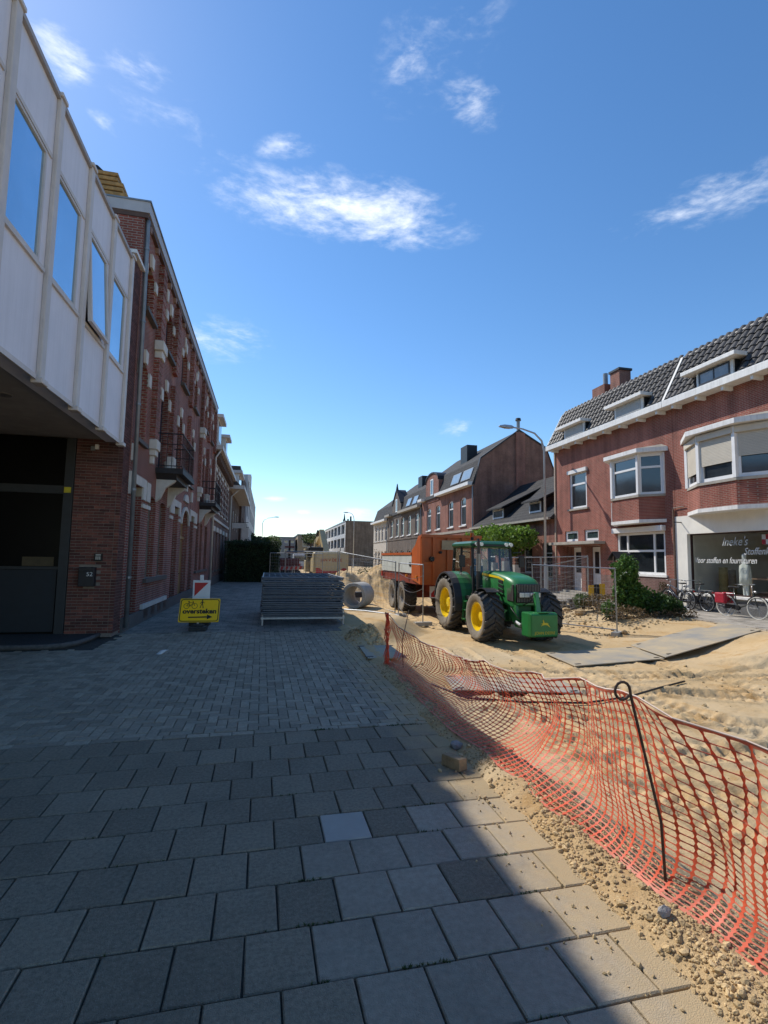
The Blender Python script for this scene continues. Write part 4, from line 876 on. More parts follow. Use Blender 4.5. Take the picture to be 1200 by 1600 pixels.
def red_house():
    t = thing('red_brick_house', 'red brick house with an angled bay window and mansard roof left of the fabric shop', 'house', (16, 21.8, 0))
    fr = FRT; u0, u1 = 17.42, 26.2
    wl = (23.25, 24.75, 4.55, 6.5); gfw = (18.0, 20.95, 1.24, 3.06); sm = [(24.08, 25.28, 2.82, 3.38), (22.36, 23.52, 2.82, 3.38)]; porch = (22.25, 25.6, .0, 2.56)
    w = MB(); walls(w, fr, u0, u1, 0, 8.04, .3, [wl, gfw, porch]+sm); w.box(16.301, 24.8, u1-.3, u1, 0, 8.3); w.build('wall', BR_RED, t)
    MB().box(16.301, 24, u0, u1-.3, 8.0, 8.3).build('attic_floor', M_DARK, t)
    MB().fb(fr, u0, 22.2, .0, 1.12, 0, .03).build('brick_base', brick('brick_base', (.20, .10, .085), (.16, .085, .075), (.24, .18, .15)), t)
    MB().fb(fr, u1-.08, u1+.03, 0, 8.0, 0, .06).build('downpipe', mat('pipe_beige', (.36, .28, .22), .6), t)
    window(t, fr, *wl, -.03, M_WHITE2, M_GLASS, fw=.11, trans=[5.85], sill=M_CONCT, sill_over=.14, dep=.1)
    MB().fb(fr, 23.15, 24.85, 6.45, 6.64, 0, .12).build('shutter_box', M_WHITE, t)
    for s in sm: window(t, fr, *s, -.06, M_WHITE2, M_LEAD, fw=.12, dep=.1)
    window(t, fr, *gfw, -.02, M_WHITE2, M_GLASS, fw=.10, mull=[18.65, 20.3], trans=[2.25], sill=M_WHITE, dep=.1, sill_out=.07)
    MB().fb(fr, 17.95, 21.1, 3.07, 3.30, 0, .22).build('shutter_box', M_WHITE2, t, bevel=.02)
    bay(t, 21.1, 20.34, 18.66, 17.95, .68, 3.56, 4.62, 6.36, [('plain',), ('plain',), ('plain',)])
    # recessed porch with two doors
    r = MB(); r.fb(fr, 22.25, 25.6, 0, 2.56, -.62, -.52); r.fb(fr, 22.26, 22.38, 0, 2.56, -.51, -.301); r.fb(fr, 25.48, 25.59, 0, 2.56, -.51, -.301); r.fb(fr, 23.55, 23.9, 0, 2.56, -.51, -.05); r.build('porch_wall', BR_RED2, t)
    MB().fb(fr, 22.25, 25.6, 2.561, 2.6, -.6, -.301).build('porch_ceiling', M_WHITE, t)
    for a, b in ((24.25, 25.15), (22.80, 23.50)):
        d = MB().fb(fr, a, b, .2, 2.5, -.518, -.46).build('door', M_WHITE2, t); MB().fb(fr, a+.18, b-.18, 1.15, 2.25, -.459, -.45).build('door_light', M_GLASS, d); MB().fb(fr, a+.18, b-.18, .35, .95, -.459, -.445).build('door_panel', M_WHITE, d); MB().cyl(fp(fr, a+.08, 1.15, -.46), fp(fr, a+.08, 1.15, -.4), .02).build('handle', M_STEEL, d)
    for k, z in enumerate((.1, .2)): MB().fb(fr, 22.26, 25.5, 0 if k == 0 else .101, z, -.5, .45-.3*k).build('step', M_CONCT, t, bevel=.01)
    MB().fb(fr, 21.85, 25.95, 2.62, 2.76, 0, .62).build('canopy', M_CONCT, t, bevel=.01)
    MB().fb(fr, 25.5, 25.75, .0, 2.62, .02, .2).build('porch_pillar', BR_RED, t)
    MB().tube([fp(fr, 21.25, 4.55, .05), fp(fr, 21.25, 3.55, .05)], .03, 6).build('rain_pipe', M_WHITE, t)
    mansard(t, 17.37, 26.3); dormer(t, 22.6, 24.95, 22.85, 24.4, 'shut'); dormer(t, 18.3, 20.75, 18.65, 20.25, 'shut')
    mansard_tiles(t, 17.45, 26.28, [(22.6, 24.65, 8.95), (18.4, 20.5, 8.95)])
    MB().prism(FR(0, 26.3, 1, 0, 0, 1), [(15.55, 8.32), (15.70, 8.32), (16.72, 10.24), (16.57, 10.24)], 0, .06).build('verge', M_GREY, t)
    c = MB().box(18.0, 18.7, 24.35, 25.45, 10.5, 11.65).build('chimney', BR_RED2, t); MB().cyl((18.3, 24.65, 11.65), (18.3, 24.65, 12.35), .13, n=10).build('chimney_pot', M_GREY, c)
    c = MB().box(18.0, 18.7, 23.1, 23.85, 10.5, 12.0).build('chimney', BR_RED2, t); MB().box(17.94, 18.76, 23.04, 23.91, 12.0, 12.12).build('chimney_cap', M_DARK, c)
red_house()

def fabric_shop():
    t = thing('fabric_shop', 'red brick house with a white fabric shop front and a shuttered bay window', 'shop', (16, 12, 0))
    fr = FRT; u0, u1 = 5.0, 17.40
    so_ = (9.2, 16.85, .62, 2.88)
    w = MB(); walls(w, fr, u0, u1, 3.60, 8.04, .3, [(14.2, 15.3, 4.7, 6.2)]); w.box(16.301, 24.8, u0, u0+.3, 0, 8.3); w.build('wall', BR_RED, t)
    g = MB(); walls(g, fr, u0, 17.44, 0, 3.598, .32, [so_], .03); g.build('shopfront_wall', mat('shop_plaster', (.80, .77, .69), .8, .05, 2, bump=.06, dirt=.15), t)
    MB().box(16.301, 24, u0+.3, u1, 8.0, 8.3).build('attic_floor', M_DARK, t)
    MB().fb(fr, 9.0, 16.9, .0, .5, .031, .05).build('shop_plinth', mat('plinth_slate', (.12, .12, .12), .7, .2, 6), t)
    MB().fb(fr, 9.1, 16.95, .54, .615, -.28, .14).build('shop_sill', M_WHITE, t)
    bay(t, 16.75, 15.5, 14.0, 12.75, .68, 3.72, 4.66, 6.42, [('shut', 1.35), ('shut', 1.18), ('shut', 1.05)], .28)
    MB().fb(fr, 17.43, 17.49, .1, 3.9, .03, .09).build('rain_pipe', mat('copper_brown', (.12, .07, .05), .5), t)
    MB().tube([fp(fr, 17.46, 3.9, .06), fp(fr, 17.46, 3.95, .06), fp(fr, 16.9, 3.98, .05)], .02, 6).build('cable', MATS['copper_brown'], t)
    MB().tube([fp(fr, 17.1, 3.35, .03), fp(fr, 17.1, 3.36, .4)], .02, 6).build('flag_socket', M_DARK, t)
    f = MB(); f.fb(fr, so_[0], so_[0]+.06, so_[2], so_[3], -.2, -.12); f.fb(fr, so_[1]-.05, so_[1], so_[2], so_[3], -.2, -.12); f.fb(fr, so_[0], so_[1], so_[3]-.05, so_[3], -.2, -.121); f.fb(fr, so_[0], so_[1], so_[2], so_[2]+.05, -.2, -.121); f.fb(fr, 12.95, 13.02, so_[2], so_[3], -.2, -.119)
    sw = f.build('shop_window', mat('frame_maroon', (.04, .018, .018), .5), t)
    MB().fb(fr, so_[0], so_[1], so_[2], so_[3], -.165, -.158).build('pane', glass_clear('shop_glass'), sw)
    wt = mat('window_lettering', (.75, .75, .72), .5, .02); gt = mat('window_lettering_grey', (.42, .45, .45), .5, .02)
    ux = (0, -1, 0); X = 16.15
    text('lettering', "Ineke's", .44, (X, 14.95, 2.53), ux, (0, 0, 1), gt, t, shear=.35, sx=.85)
    text('lettering', 'Stoffenkraam', .34, (X, 13.85, 2.18), ux, (0, 0, 1), wt, t, shear=.35, sx=.82)
    text('lettering', 'Voor stoffen en fournituren', .31, (X, 15.42, 1.86), ux, (0, 0, 1), wt, t, shear=.35, sx=.74)
    # room behind the window
    rm = MB(); rm.box(20.5, 20.6, 5.3, 17.38, .45, 3.5); rm.box(16.33, 20.5, 17.25, 17.38, .45, 3.5); rm.box(16.33, 20.5, 5.3, 5.4, .45, 3.5); rm.build('shop_room_wall', mat('room_wall', (.68, .66, .62), .8, .08, 1.5), t)
    MB().box(16.33, 20.5, 5.4, 17.25, .45, .56).build('shop_floor', mat('shop_floorboards', (.42, .34, .26), .6, .2, 6), t); MB().box(16.33, 20.5, 5.4, 17.25, 3.3, 3.4).build('shop_ceiling', M_WHITE, t)
    mansard(t, 5.0, 17.35); dormer(t, 13.8, 16.15, 14.25, 15.57, 'glass')
    mansard_tiles(t, 10.9, 17.32, [(14.0, 15.8, 8.95)])
    MB().prism(FR(0, 17.35, 1, 0, 0, 1), [(15.52, 8.34), (15.66, 8.34), (16.68, 10.26), (16.54, 10.26)], -.05, .07).build('verge_strip', mat('white_verge', (.6, .58, .54), .6, .1, 5), t)
    # goods in the window
    def roll(y, x, h, r, col, lab):
        o = thing('fabric_roll', lab, 'fabric roll', (x, y, .56)); MB().cyl((x, y, .56), (x, y, .56+h), r, r*.96, 14).build('cloth', mat('cloth_'+lab.split()[0], col, .85, .25, 9, bump=.2, bscale=30), o, smooth=True); MB().cyl((x, y, .56+h-.01), (x, y, .56+h+.04), r*.3, n=10).build('core', M_SHUT, o)
    roll(16.55, 17.3, 1.05, .16, (.32, .25, .10), 'mustard patterned fabric roll standing in the shop window'); roll(16.3, 17.45, .95, .13, (.20, .17, .12), 'brown fabric roll leaning beside the mustard roll in the shop window'); roll(13.25, 17.0, .5, .15, (.12, .30, .08), 'green cloth roll under the display table in the shop window')
    o = thing('display_table', 'display table with cloth and cards in the shop window', 'table', (17.2, 13.9, .56))
    MB().box(16.75, 17.7, 13.0, 15.0, 1.2, 1.26).build('table_top', mat('table_wood', (.30, .20, .14), .5), o)
    for x, y in ((16.8, 13.06), (17.62, 13.06), (16.8, 14.92), (17.62, 14.92)): MB().box(x, x+.06, y, y+.06, .561, 1.199).build('leg', MATS['table_wood'], o)
    gc = thing('green_cloth', 'pale green cloth draped over the display table', 'cloth', (17.2, 13.5, 1.26))
    rings = []
    for k in range(5): rings.append([(16.74-.02*math.sin(k+j*1.3)*(1 if j else 0), 13.1+.75*k/4+.03*math.sin(j*2), z) for j, z in enumerate((1.30, 1.28, 1.05, .85, .66))])
    cm = MB(); nn = 5
    for rgk in rings: cm.v += rgk
    for k in range(4):
        for j in range(4): cm.f.append((k*5+j, (k+1)*5+j, (k+1)*5+j+1, k*5+j+1))
    cm.box(16.74, 17.5, 13.1, 13.85, 1.262, 1.30); cm.build('cloth', mat('pale_green_cloth', (.36, .55, .26), .85, .2, 8), gc)
    cd_ = thing('price_card', 'white card standing on the display table', 'card', (16.95, 14.3, 1.26)); MB().obox((16.95, 14.3, 1.36), (.05, 0, .09), (0, .12, 0), (.006, 0, -.004)).build('card', M_WHITE2, cd_); MB().box(16.97, 17.07, 14.28, 14.32, 1.261, 1.30).build('foot', M_WHITE2, cd_)
    bn = thing('checked_bunting', 'red and white checked banner hanging in the shop window', 'banner', (16.3, 13.6, 2.4))
    for k in range(9):
        for j in range(2): MB().box(16.29, 16.30, 14.02-.14*k-.139, 14.02-.14*k, 2.42+.17*j, 2.589+.17*j).build('check', mat('check_red', (.48, .03, .05), .7) if (k+j) % 2 == 0 else M_WHITE2, bn)
    for k, (y, z, c) in enumerate(((15.9, 2.0, (.14, .05, .03)), (15.3, 1.95, (.03, .05, .04)), (14.6, 2.0, (.10, .03, .04)))):
        p = thing('wall_picture', ('dark red', 'dark green', 'maroon')[k]+' picture hanging on the back wall of the shop', 'picture', (20.45, y+2.2, z)); MB().box(20.44, 20.499, y+2.0, y+2.5, z-.25, z+.45).build('frame', M_DARK, p); MB().box(20.43, 20.439, y+2.04, y+2.46, z-.21, z+.41).build('canvas', mat('canvas_%d' % k, c, .7), p)
    sh = thing('shelf_rack', 'dark shelf rack at the back of the shop', 'shelf', (20.2, 14.5, .56)); MB().box(19.9, 20.4, 12.5, 16.5, .57, 2.6).build('carcass', mat('shelf_dark', (.05, .035, .03), .6), sh)
    for k in range(14): MB().box(19.85, 19.899, 12.6+.27*k, 12.8+.27*k, .9+.55*(k % 3), 1.25+.55*(k % 3)).build('folded_fabric', mat('folded_%d' % (k % 5), [(.3, .1, .1), (.1, .15, .3), (.4, .35, .2), (.15, .3, .15), (.35, .3, .33)][k % 5], .8), sh)
    # mannequin with a grey cape
    mq = thing('mannequin', 'white mannequin wearing a grey cape in the shop window', 'mannequin', (16.45, 14.85, .56)); cx, cy = 16.45, 14.85
    wm = mat('mannequin_white', (.74, .73, .70), .5, .03)
    def ell(z, a, b, dx=0, dy=0, n=14): return [(cx+dx+a*math.cos(6.2832*k/n), cy+dy+b*math.sin(6.2832*k/n), z) for k in range(n)]
    b = MB(); b.loft([ell(1.75, .05, .05), ell(1.85, .045, .045), ell(1.88, .06, .055), ell(1.95, .08, .07), ell(2.03, .085, .075), ell(2.10, .065, .06), ell(2.13, .02, .02)])
    b.loft([ell(.60, .07, .04, -.02, .05), ell(.66, .04, .04, 0, .05), ell(.85, .055, .05, 0, .04), ell(1.02, .06, .06, 0, .03), ell(1.2, .08, .08, 0, .03)]); b.loft([ell(.60, .07, .04, .0, -.06), ell(.66, .04, .04, .02, -.06), ell(.85, .055, .05, .02, -.05), ell(1.02, .06, .06, .02, -.04), ell(1.2, .08, .08, 0, -.04)])
    b.build('body', wm, mq, smooth=True)
    def rip(z, a, b_, amp, n=28): return [(cx+(a+amp*math.sin(5*6.2832*k/n))*math.cos(6.2832*k/n), cy+(b_+amp*math.sin(5*6.2832*k/n))*math.sin(6.2832*k/n), z+.03*math.sin(2*6.2832*k/n)*(1 if amp > .01 else 0)) for k in range(n)]
    c = MB(); c.loft([rip(1.02, .13, .21, .022), rip(1.3, .13, .21, .018), rip(1.55, .12, .21, .012), rip(1.70, .10, .19, .006), rip(1.76, .07, .08, .0), rip(1.82, .06, .06, 0)], cap=True); c.build('cape', mat('grey_cape', (.66, .66, .62), .85, .12, 12), mq, smooth=True)
    MB().box(cx-.25, cx+.25, cy-.3, cy+.3, .561, .60).build('plinth', M_WHITE, mq)
fabric_shop()

def low_house():
    t = thing('low_dark_house', 'low house with a dark tiled roof and two small dormers', 'house', (16, 32, 0))
    fr = FRT; u0, u1 = 26.22, 37.96
    ops = [(26.6, 27.7, .7, 2.8), (28.9, 30.0, 1.0, 2.6), (31.5, 32.6, 1.0, 2.6), (34.2, 35.3, 1.0, 2.6)]
    w = MB(); walls(w, fr, u0, u1, 0, 4.15, .3, ops); w.build('wall', BR_RED2, t)
    gm = mat('frame_green_grey', (.25, .30, .28), .5)
    for o in ops: window(t, fr, *o, -.08, gm if o[0] < 27 else M_WHITE2, M_GLASS, fw=.08, trans=[o[3]-.6], sill=M_CONCT)
    r = MB(); P = lambda y: [(15.62, y, 4.2), (20.0, y, 7.85), (24.3, y, 4.2)]
    r.extr(P(u0-.0), P(u1)); r.build('roof', M_ROOFD, t)
    MB().box(15.52, 15.68, u0+.02, u1, 4.12, 4.25).build('gutter', M_CONCT, t)
    for a, b in ((33.2, 35.1), (28.1, 29.7)):
        d = MB(); z0 = 4.62
        d.extr([(16.25, a, 4.72), (16.25, a, 5.42), (18.3, a, 6.42)], [(16.25, b, 4.72), (16.25, b, 5.42), (18.3, b, 6.42)])
        dm = d.build('dormer', M_DARK, t)
        window(dm, FR(16.25, 0, 0, 1, -1, 0), a+.1, b-.1, 4.74, 5.4, .05, M_WHITE2, M_GLASS, fw=.10, dep=.049)
        s = MB(); s.extr([(15.85, a-.35, 5.36), (15.85, a-.35, 5.46), (18.9, a-.35, 6.98), (18.9, a-.35, 6.88)], [(15.85, b+.3, 5.36), (15.85, b+.3, 5.46), (18.9, b+.3, 6.98), (18.9, b+.3, 6.88)]); s.build('dormer_roof', M_ROOFD, dm)
low_house()
def row_house(name, label, u0, u1, wm, wins, gf, gable_u, lights, chim, z_g, white_gut, trim=M_WHITE2, end_wall=None, finial=False):
    t = thing(name, label, 'house', (16, (u0+u1)/2, 0)); fr = FRT
    ops = [(a, b, c, d, .28) for a, b, c, d in wins]+[(a, b, c, d, .2) for a, b, c, d in gf]
    w = MB(); walls(w, fr, u0, u1, 0, z_g, .3, ops)
    w.build('wall', wm, t)
    for a, b, c, d, _ in ops: window(t, fr, a, b, c, d, -.1, trim, M_GLASS, fw=.12, trans=[d-.75] if d-c > 1.8 else [], sill=M_WHITE, arch=.22, dep=.08)
    P = lambda y, e=0: [(15.8+e, y, z_g), (16.55+e, y, z_g+2.15), (19.93, y, z_g+4.7-e), (23.2-e, y, z_g+1.2), (23.2-e, y, z_g)]
    r = MB(); r.extr(P(u0+.02), P(u1-.02)); r.build('roof', M_ROOFD, t)
    if end_wall:
        e = MB(); pts = [(15.98, 0), (15.98, z_g), (16.52, z_g+2.12), (19.93, z_g+4.66), (22.4, z_g+3.3), (23.2, z_g+1.2), (23.2, 0)]
        e.extr([(x, u0-.02, z) for x, z in pts], [(x, u0+.3, z) for x, z in pts]); e.build('gable_wall', end_wall, t)
        MB().box(19.6, 20.4, u0-.16, u0-.021, 0, z_g+4.5).build('flue_breast', BR_RED2, t)
        MB().cyl((19.93, u0+.1, z_g+4.6), (19.93, u0+.1, z_g+5.7), .14, n=10).build('flue_pipe', M_GREY, t); MB().cyl((19.93, u0+.1, z_g+5.55), (19.93, u0+.1, z_g+5.75), .24, .2, 10).build('flue_cowl', M_DARK, t)
        v = MB()
        for (x0, z0), (x1, z1) in zip(pts[1:5], pts[2:6]): v.hexa([(x0, u0-.08, z0), (x1, u0-.08, z1), (x1, u0+.2, z1), (x0, u0+.2, z0), (x0, u0-.08, z0+.14), (x1, u0-.08, z1+.14), (x1, u0+.2, z1+.14), (x0, u0+.2, z0+.14)])
        v.build('verge', M_DARK, t)
    g0, g1 = gable_u if gable_u else (u1, u1)
    for a, b in ((u0+.05, g0-.05), (g1+.05, u1-.05)):
        if b-a > .5: MB().box(15.45, 15.99, a, b, z_g-.02, z_g+.25).build('gutter', white_gut, t)
    MB().fb(fr, u0+.02, u1-.02, 4.05, 4.25, 0, .06).build('string_course', M_CONCT if wm is not BR_GREYB else BR_GREYB, t)
    for z in (5.4, 6.3): MB().fb(fr, u0+.02, u1-.02, z, z+.001, 0, .001) 
    if gable_u:
        mid, hw = (g0+g1)/2, (g1-g0)/2; zt = z_g+1.7; pts = [(g0, z_g-.3), (g1, z_g-.3), (g1, zt)]+[(mid+hw*math.cos(math.pi*k/10), zt+.85*math.sin(math.pi*k/10)) for k in range(1, 10)]+[(g0, zt)]
        if finial: pts = [(g0, z_g-.3), (g1, z_g-.3), (g1, zt-.4), (mid+.5, zt+1.1), (mid, zt+1.4), (mid-.5, zt+1.1), (g0, zt-.4)]
        gb = MB().prism(fr, pts, -1.1, .06).build('gable_dormer', wm, t)
        window(gb, fr, mid-.45, mid+.45, z_g+.35, z_g+2.0, .10, trim, M_GLASS, fw=.12, dep=.039)
        cp = MB(); q = pts[2:]
        for (a, z), (b, y) in zip(q, q[1:]): cp.extr([fp(fr, a, z, -1.1), fp(fr, b, y, -1.1), fp(fr, b, y+.14, -1.1), fp(fr, a, z+.14, -1.1)], [fp(fr, a, z, .16), fp(fr, b, y, .16), fp(fr, b, y+.14, .16), fp(fr, a, z+.14, .16)])
        cp.build('gable_coping', M_DARK, gb)
        if finial: MB().cyl(fp(fr, mid, zt+1.4, 0), fp(fr, mid, zt+2.3, 0), .2, .05, 8).build('finial', M_DARK, gb)
    for a, b in lights:
        lo, hi = Vector((15.8, 0, z_g)), Vector((16.55, 0, z_g+2.15)); P0, P1 = lo.lerp(hi, .28), lo.lerp(hi, .72); n = Vector((-(hi.z-lo.z), 0, hi.x-lo.x)).normalized()*.05
        def sl_(ya, yb, A, B, k0, k1): return MB().hexa([(A.x+n.x*k0, ya, A.z+n.z*k0), (A.x+n.x*k0, yb, A.z+n.z*k0), (A.x+n.x*k1, yb, A.z+n.z*k1), (A.x+n.x*k1, ya, A.z+n.z*k1), (B.x+n.x*k0, ya, B.z+n.z*k0), (B.x+n.x*k0, yb, B.z+n.z*k0), (B.x+n.x*k1, yb, B.z+n.z*k1), (B.x+n.x*k1, ya, B.z+n.z*k1)])
        s = sl_(a, b, P0, P1, -.5, 1.5).build('skylight', M_GREY, t); sl_(a+.1, b-.1, P0.lerp(P1, .07), P0.lerp(P1, .93), 1.4, 1.65).build('pane', mat('skylight_glass', (.25, .30, .33), .05, .1, 2, spec=1.), s)
    for y, z in chim: c = MB().box(17.6, 18.6, y, y+1.6, z_g+2.2, z).build('chimney', M_DARK, t)
    MB().tube([fp(fr, u0+.12, .1, .1), fp(fr, u0+.12, z_g-.1, .1)], .06, 6).build('downpipe', M_GREY, t)
    return t
row_house('red_row_house', 'red brick row house with skylights and a dark brick gable', 38.0, 52.2, BR_RED2, [(39.75, 41.1, 4.6, 7.0), (42.75, 44.1, 4.6, 7.0), (46.3, 47.6, 4.6, 6.95), (49.1, 50.5, 4.6, 6.9)], [(39.75, 41.1, .9, 3.2), (42.75, 44.1, .9, 3.2), (46.3, 47.6, .9, 3.2), (49.1, 50.5, .1, 3.3)], (46.6, 50.7), [(41.4, 43.4), (38.8, 40.9)], [(43.5, 12.3)], 7.75, M_WHITE, end_wall=BR_GABLE)
row_house('grey_row_house', 'grey-brown brick row house with a pointed gable and finial', 52.22, 68.0, BR_GREYB, [(a, a+1.35, 4.5, 6.8) for a in (53.5, 56.6, 59.6, 62.2, 65.2)], [(a, a+1.35, 1.0, 2.8) for a in (53.5, 56.6, 59.6, 62.2, 65.2)], (60.9, 65.3), [(54.3, 56.0), (57, 58.7)], [(57.5, 11.6)], 7.3, M_CONCT, finial=True)
row_house('cream_row_house', 'cream painted row house with narrow arched windows at the end of the row', 68.02, 77.6, mat('cream_paint', (.50, .46, .40), .75, .08, 2, dirt=.2), [(a, a+1.1, 4.2, 6.4) for a in (68.8, 70.9, 73.0, 75.1)], [(a, a+1.1, .6, 2.8) for a in (68.8, 70.9, 73.0, 75.1)], None, [], [], 6.9, M_WHITE)
def grey_block():
    t = thing('grey_apartment_block', 'three storey grey block with open balconies and a blank brown end wall', 'building', (16.4, 125, 0))
    fr = FR(16.4, 0, 0, 1, -1, 0); ops = []
    for k in range(6):
        for z in (.6, 4.0, 7.0): ops.append((111.2+6.4*k, 111.2+6.4*k+5.2, z, z+2.1, 0))
    w = MB(); walls(w, fr, 110, 150, -.5, 9.6, .5, ops); w.build('wall', mat('block_grey', (.46, .45, .44), .7, .1, 2), t)
    for o in ops: window(t, fr, *o[:4], -.35, M_GREY, M_GLASS, fw=.15, mull=[(o[0]+o[1])/2])
    MB().box(16.41, 23.2, 109.6, 109.99, -.5, 9.75).build('end_wall', brick('brick_block_end', (.20, .15, .11), (.17, .125, .095), (.2, .17, .14), bw=.4, rh=.12), t)
    MB().box(16.3, 23.2, 110, 150, 9.6, 9.8).build('roof', M_GREY, t)
    for y, h in ((113, 1.2), (117, .9), (124, 1.3), (128, .8)): MB().cyl((18, y, 9.8), (18, y, 9.8+h), .22, .18, 8).build('roof_vent', M_DARK, t)
    MB().cyl((17.6, 120, 9.8), (17.6, 120, 12.2), .35, .05, 8).build('roof_turret', M_DARK, t)
grey_block()
# ------------------------------------------------------------------ things in the street
M_YEL = mat('sign_yellow', (.98, .58, .0), .45, .05, 3, dirt=.12); M_SBLK = mat('sign_black', (.012, .012, .012), .5, .1)
M_REDP = mat('sign_red', (.45, .03, .03), .5, .05); M_SIGNW = mat('sign_white', (.70, .71, .72), .5, .04)
def diversion_sign():
    t = thing('diversion_sign', 'yellow diversion sign with a bicycle, a walker and the word oversteken', 'sign', (-1.50, 12.70, 0))
    tl = R(22); piv = .2
    W, Hh = .45, .565
    def S(x, s, d=0.): return (x, s*math.sin(tl)+d*math.cos(tl)*-1, piv+s*math.cos(tl)-d*math.sin(tl)*-1*-1 if False else piv+s*math.cos(tl)+d*math.sin(tl))
    def slab(mb, pts, d0, d1): return mb.extr([S(x, s, d0) for x, s in pts], [S(x, s, d1) for x, s in pts])
    def rr(x0, x1, s0, s1, r, n=5):
        P = []
        for cx, cy, a in ((x1-r, s1-r, 0), (x0+r, s1-r, 90), (x0+r, s0+r, 180), (x1-r, s0+r, 270)):
            for k in range(n+1): q = R(a+90*k/n); P.append((cx+r*math.cos(q), cy+r*math.sin(q)))
        return P
    b = slab(MB(), rr(-W, W, 0, Hh, .03), -.02, 0).build('board', M_YEL, t, local=True)
    o, i = rr(-W+.015, W-.015, .015, Hh-.015, .06), rr(-W+.034, W-.034, .034, Hh-.034, .045); m = MB(); n = len(o)
    for k in range(n): slab(m, [o[k], o[(k+1) % n], i[(k+1) % n], i[k]], .0005, .002)
    m.build('border', M_SBLK, b, local=True)
    def stroke(mb, pts, w):
        for (x0, y0), (x1, y1) in zip(pts, pts[1:]):
            L = math.hypot(x1-x0, y1-y0) or 1; nx, ny = -(y1-y0)/L*w/2, (x1-x0)/L*w/2
            slab(mb, [(x0+nx, y0+ny), (x1+nx, y1+ny), (x1-nx, y1-ny), (x0-nx, y0-ny)], .0005, .002)
    bk = MB()
    for cx in (-.30, -.12): stroke(bk, [(cx+.062*math.cos(R(a)), .385+.062*math.sin(R(a))) for a in range(0, 361, 20)], .010)
    stroke(bk, [(-.30, .385), (-.255, .47), (-.15, .47), (-.12, .385)], .011); stroke(bk, [(-.255, .47), (-.215, .385), (-.30, .385)], .011); stroke(bk, [(-.215, .385), (-.155, .465)], .011); stroke(bk, [(-.155, .46), (-.16, .50), (-.185, .505)], .011); stroke(bk, [(-.28, .50), (-.235, .50)], .014); stroke(bk, [(-.257, .5), (-.255, .47)], .011)
    bk.build('bicycle_symbol', M_SBLK, b, local=True)
    pd = MB(); stroke(pd, [(.045, .45), (.045, .50)], .032); stroke(pd, [(.045, .455), (.02, .39), (.005, .335)], .016); stroke(pd, [(.045, .455), (.065, .39), (.075, .335)], .016); stroke(pd, [(.04, .495), (.01, .465), (.0, .435)], .012); stroke(pd, [(.05, .495), (.08, .47), (.09, .45)], .012)
    slab(pd, [(.045+.016*math.cos(R(a)), .522+.016*math.sin(R(a))) for a in range(0, 360, 30)], .0005, .002)
    pd.build('pedestrian_symbol', M_SBLK, b, local=True)
    text('lettering', 'oversteken', .155, S(0.005, .255, .002), (1, 0, 0), Vector(S(0, 1))-Vector(S(0, 0)), M_SBLK, b, local=True, sx=1.08, ext=.0008, bold=.006)
    a = MB(); stroke(a, [(-.24, .115), (.19, .122)], .030); slab(a, [(.18, .065), (.18, .18), (.30, .122)], .0005, .002); a.build('arrow', M_SBLK, b, local=True)
    MB().obox((-.02, .07, .16), (.02, 0, 0), (0, .015, 0), (0, 0, .12)).build('post', M_STEEL, t, local=True)
    f = MB(); f.box(-.19, .19, -.11, .20, 0, .10); f.box(-.12, .12, -.02, .14, .10, .15); f.build('foot', mat('recycled_foot', (.045, .045, .042), .9, .3, 12, bump=.4), t, local=True, bevel=.015)
    t.rotation_euler = (0, 0, R(-2))
diversion_sign()
def beacon():
    t = thing('beacon_board', 'red and white striped beacon board behind the yellow sign', 'beacon', (-1.58, 13.7, 0), R(-3))
    fr = FR(0, 0, 1, 0, 0, -1)
    MB().fb(fr, -.21, .21, .12, 1.12, -.03, .0).build('board', M_SIGNW, t, local=True, bevel=.01)
    for a, c in ((.98, .55), (.62, .19)):
        MB().prism(fr, [(-.165, c+.17), (-.165, a+.08 if a < .9 else 1.06), (.165, a+.08)] if a > .9 else [(-.165, c), (-.165, c+.12), (.165, a+.0), (.165, a-.17)], .001, .004).build('red_stripe', M_REDP, t, local=True)
    MB().box(-.04, .04, -.02, .05, 1.12, 1.25).build('handle', M_SIGNW, t, local=True)
    MB().box(-.24, .24, -.16, .2, 0, .12).build('foot', MATS['recycled_foot'], t, local=True, bevel=.02)
beacon()
# ---- mobile fence panels: a stack lying flat and some standing
def panel_meshes(W, Hh, nx, nz, name='fence_panel'):
    f = MB(); r = .021
    f.tube([(0, 0, 0), (0, 0, Hh)], r, 7); f.tube([(W, 0, 0), (W, 0, Hh)], r, 7); f.tube([(0, 0, Hh-.03), (W, 0, Hh-.03)], r*.95, 7); f.tube([(0, 0, .18), (W, 0, .18)], r*.95, 7)
    w = MB()
    for k in range(1, nx): w.cyl((W*k/nx, 0, .18), (W*k/nx, 0, Hh-.03), .0035, n=3, cap=False)
    for k in range(1, nz): w.cyl((0, 0, .18+(Hh-.21)*k/nz), (W, 0, .18+(Hh-.21)*k/nz), .004, n=3, cap=False)
    return f.mesh('frame', M_STEEL), w.mesh('wire_mesh', M_STEEL)
ORD = ['lowest', 'second', 'third', 'fourth', 'fifth', 'sixth', 'seventh', 'eighth', 'ninth', 'tenth', 'eleventh', 'twelfth', 'thirteenth', 'fourteenth', 'fifteenth', 'sixteenth', 'seventeenth', 'eighteenth', 'nineteenth', 'twentieth', 'twenty-first', 'twenty-second', 'twenty-third', 'twenty-fourth', 'twenty-fifth']
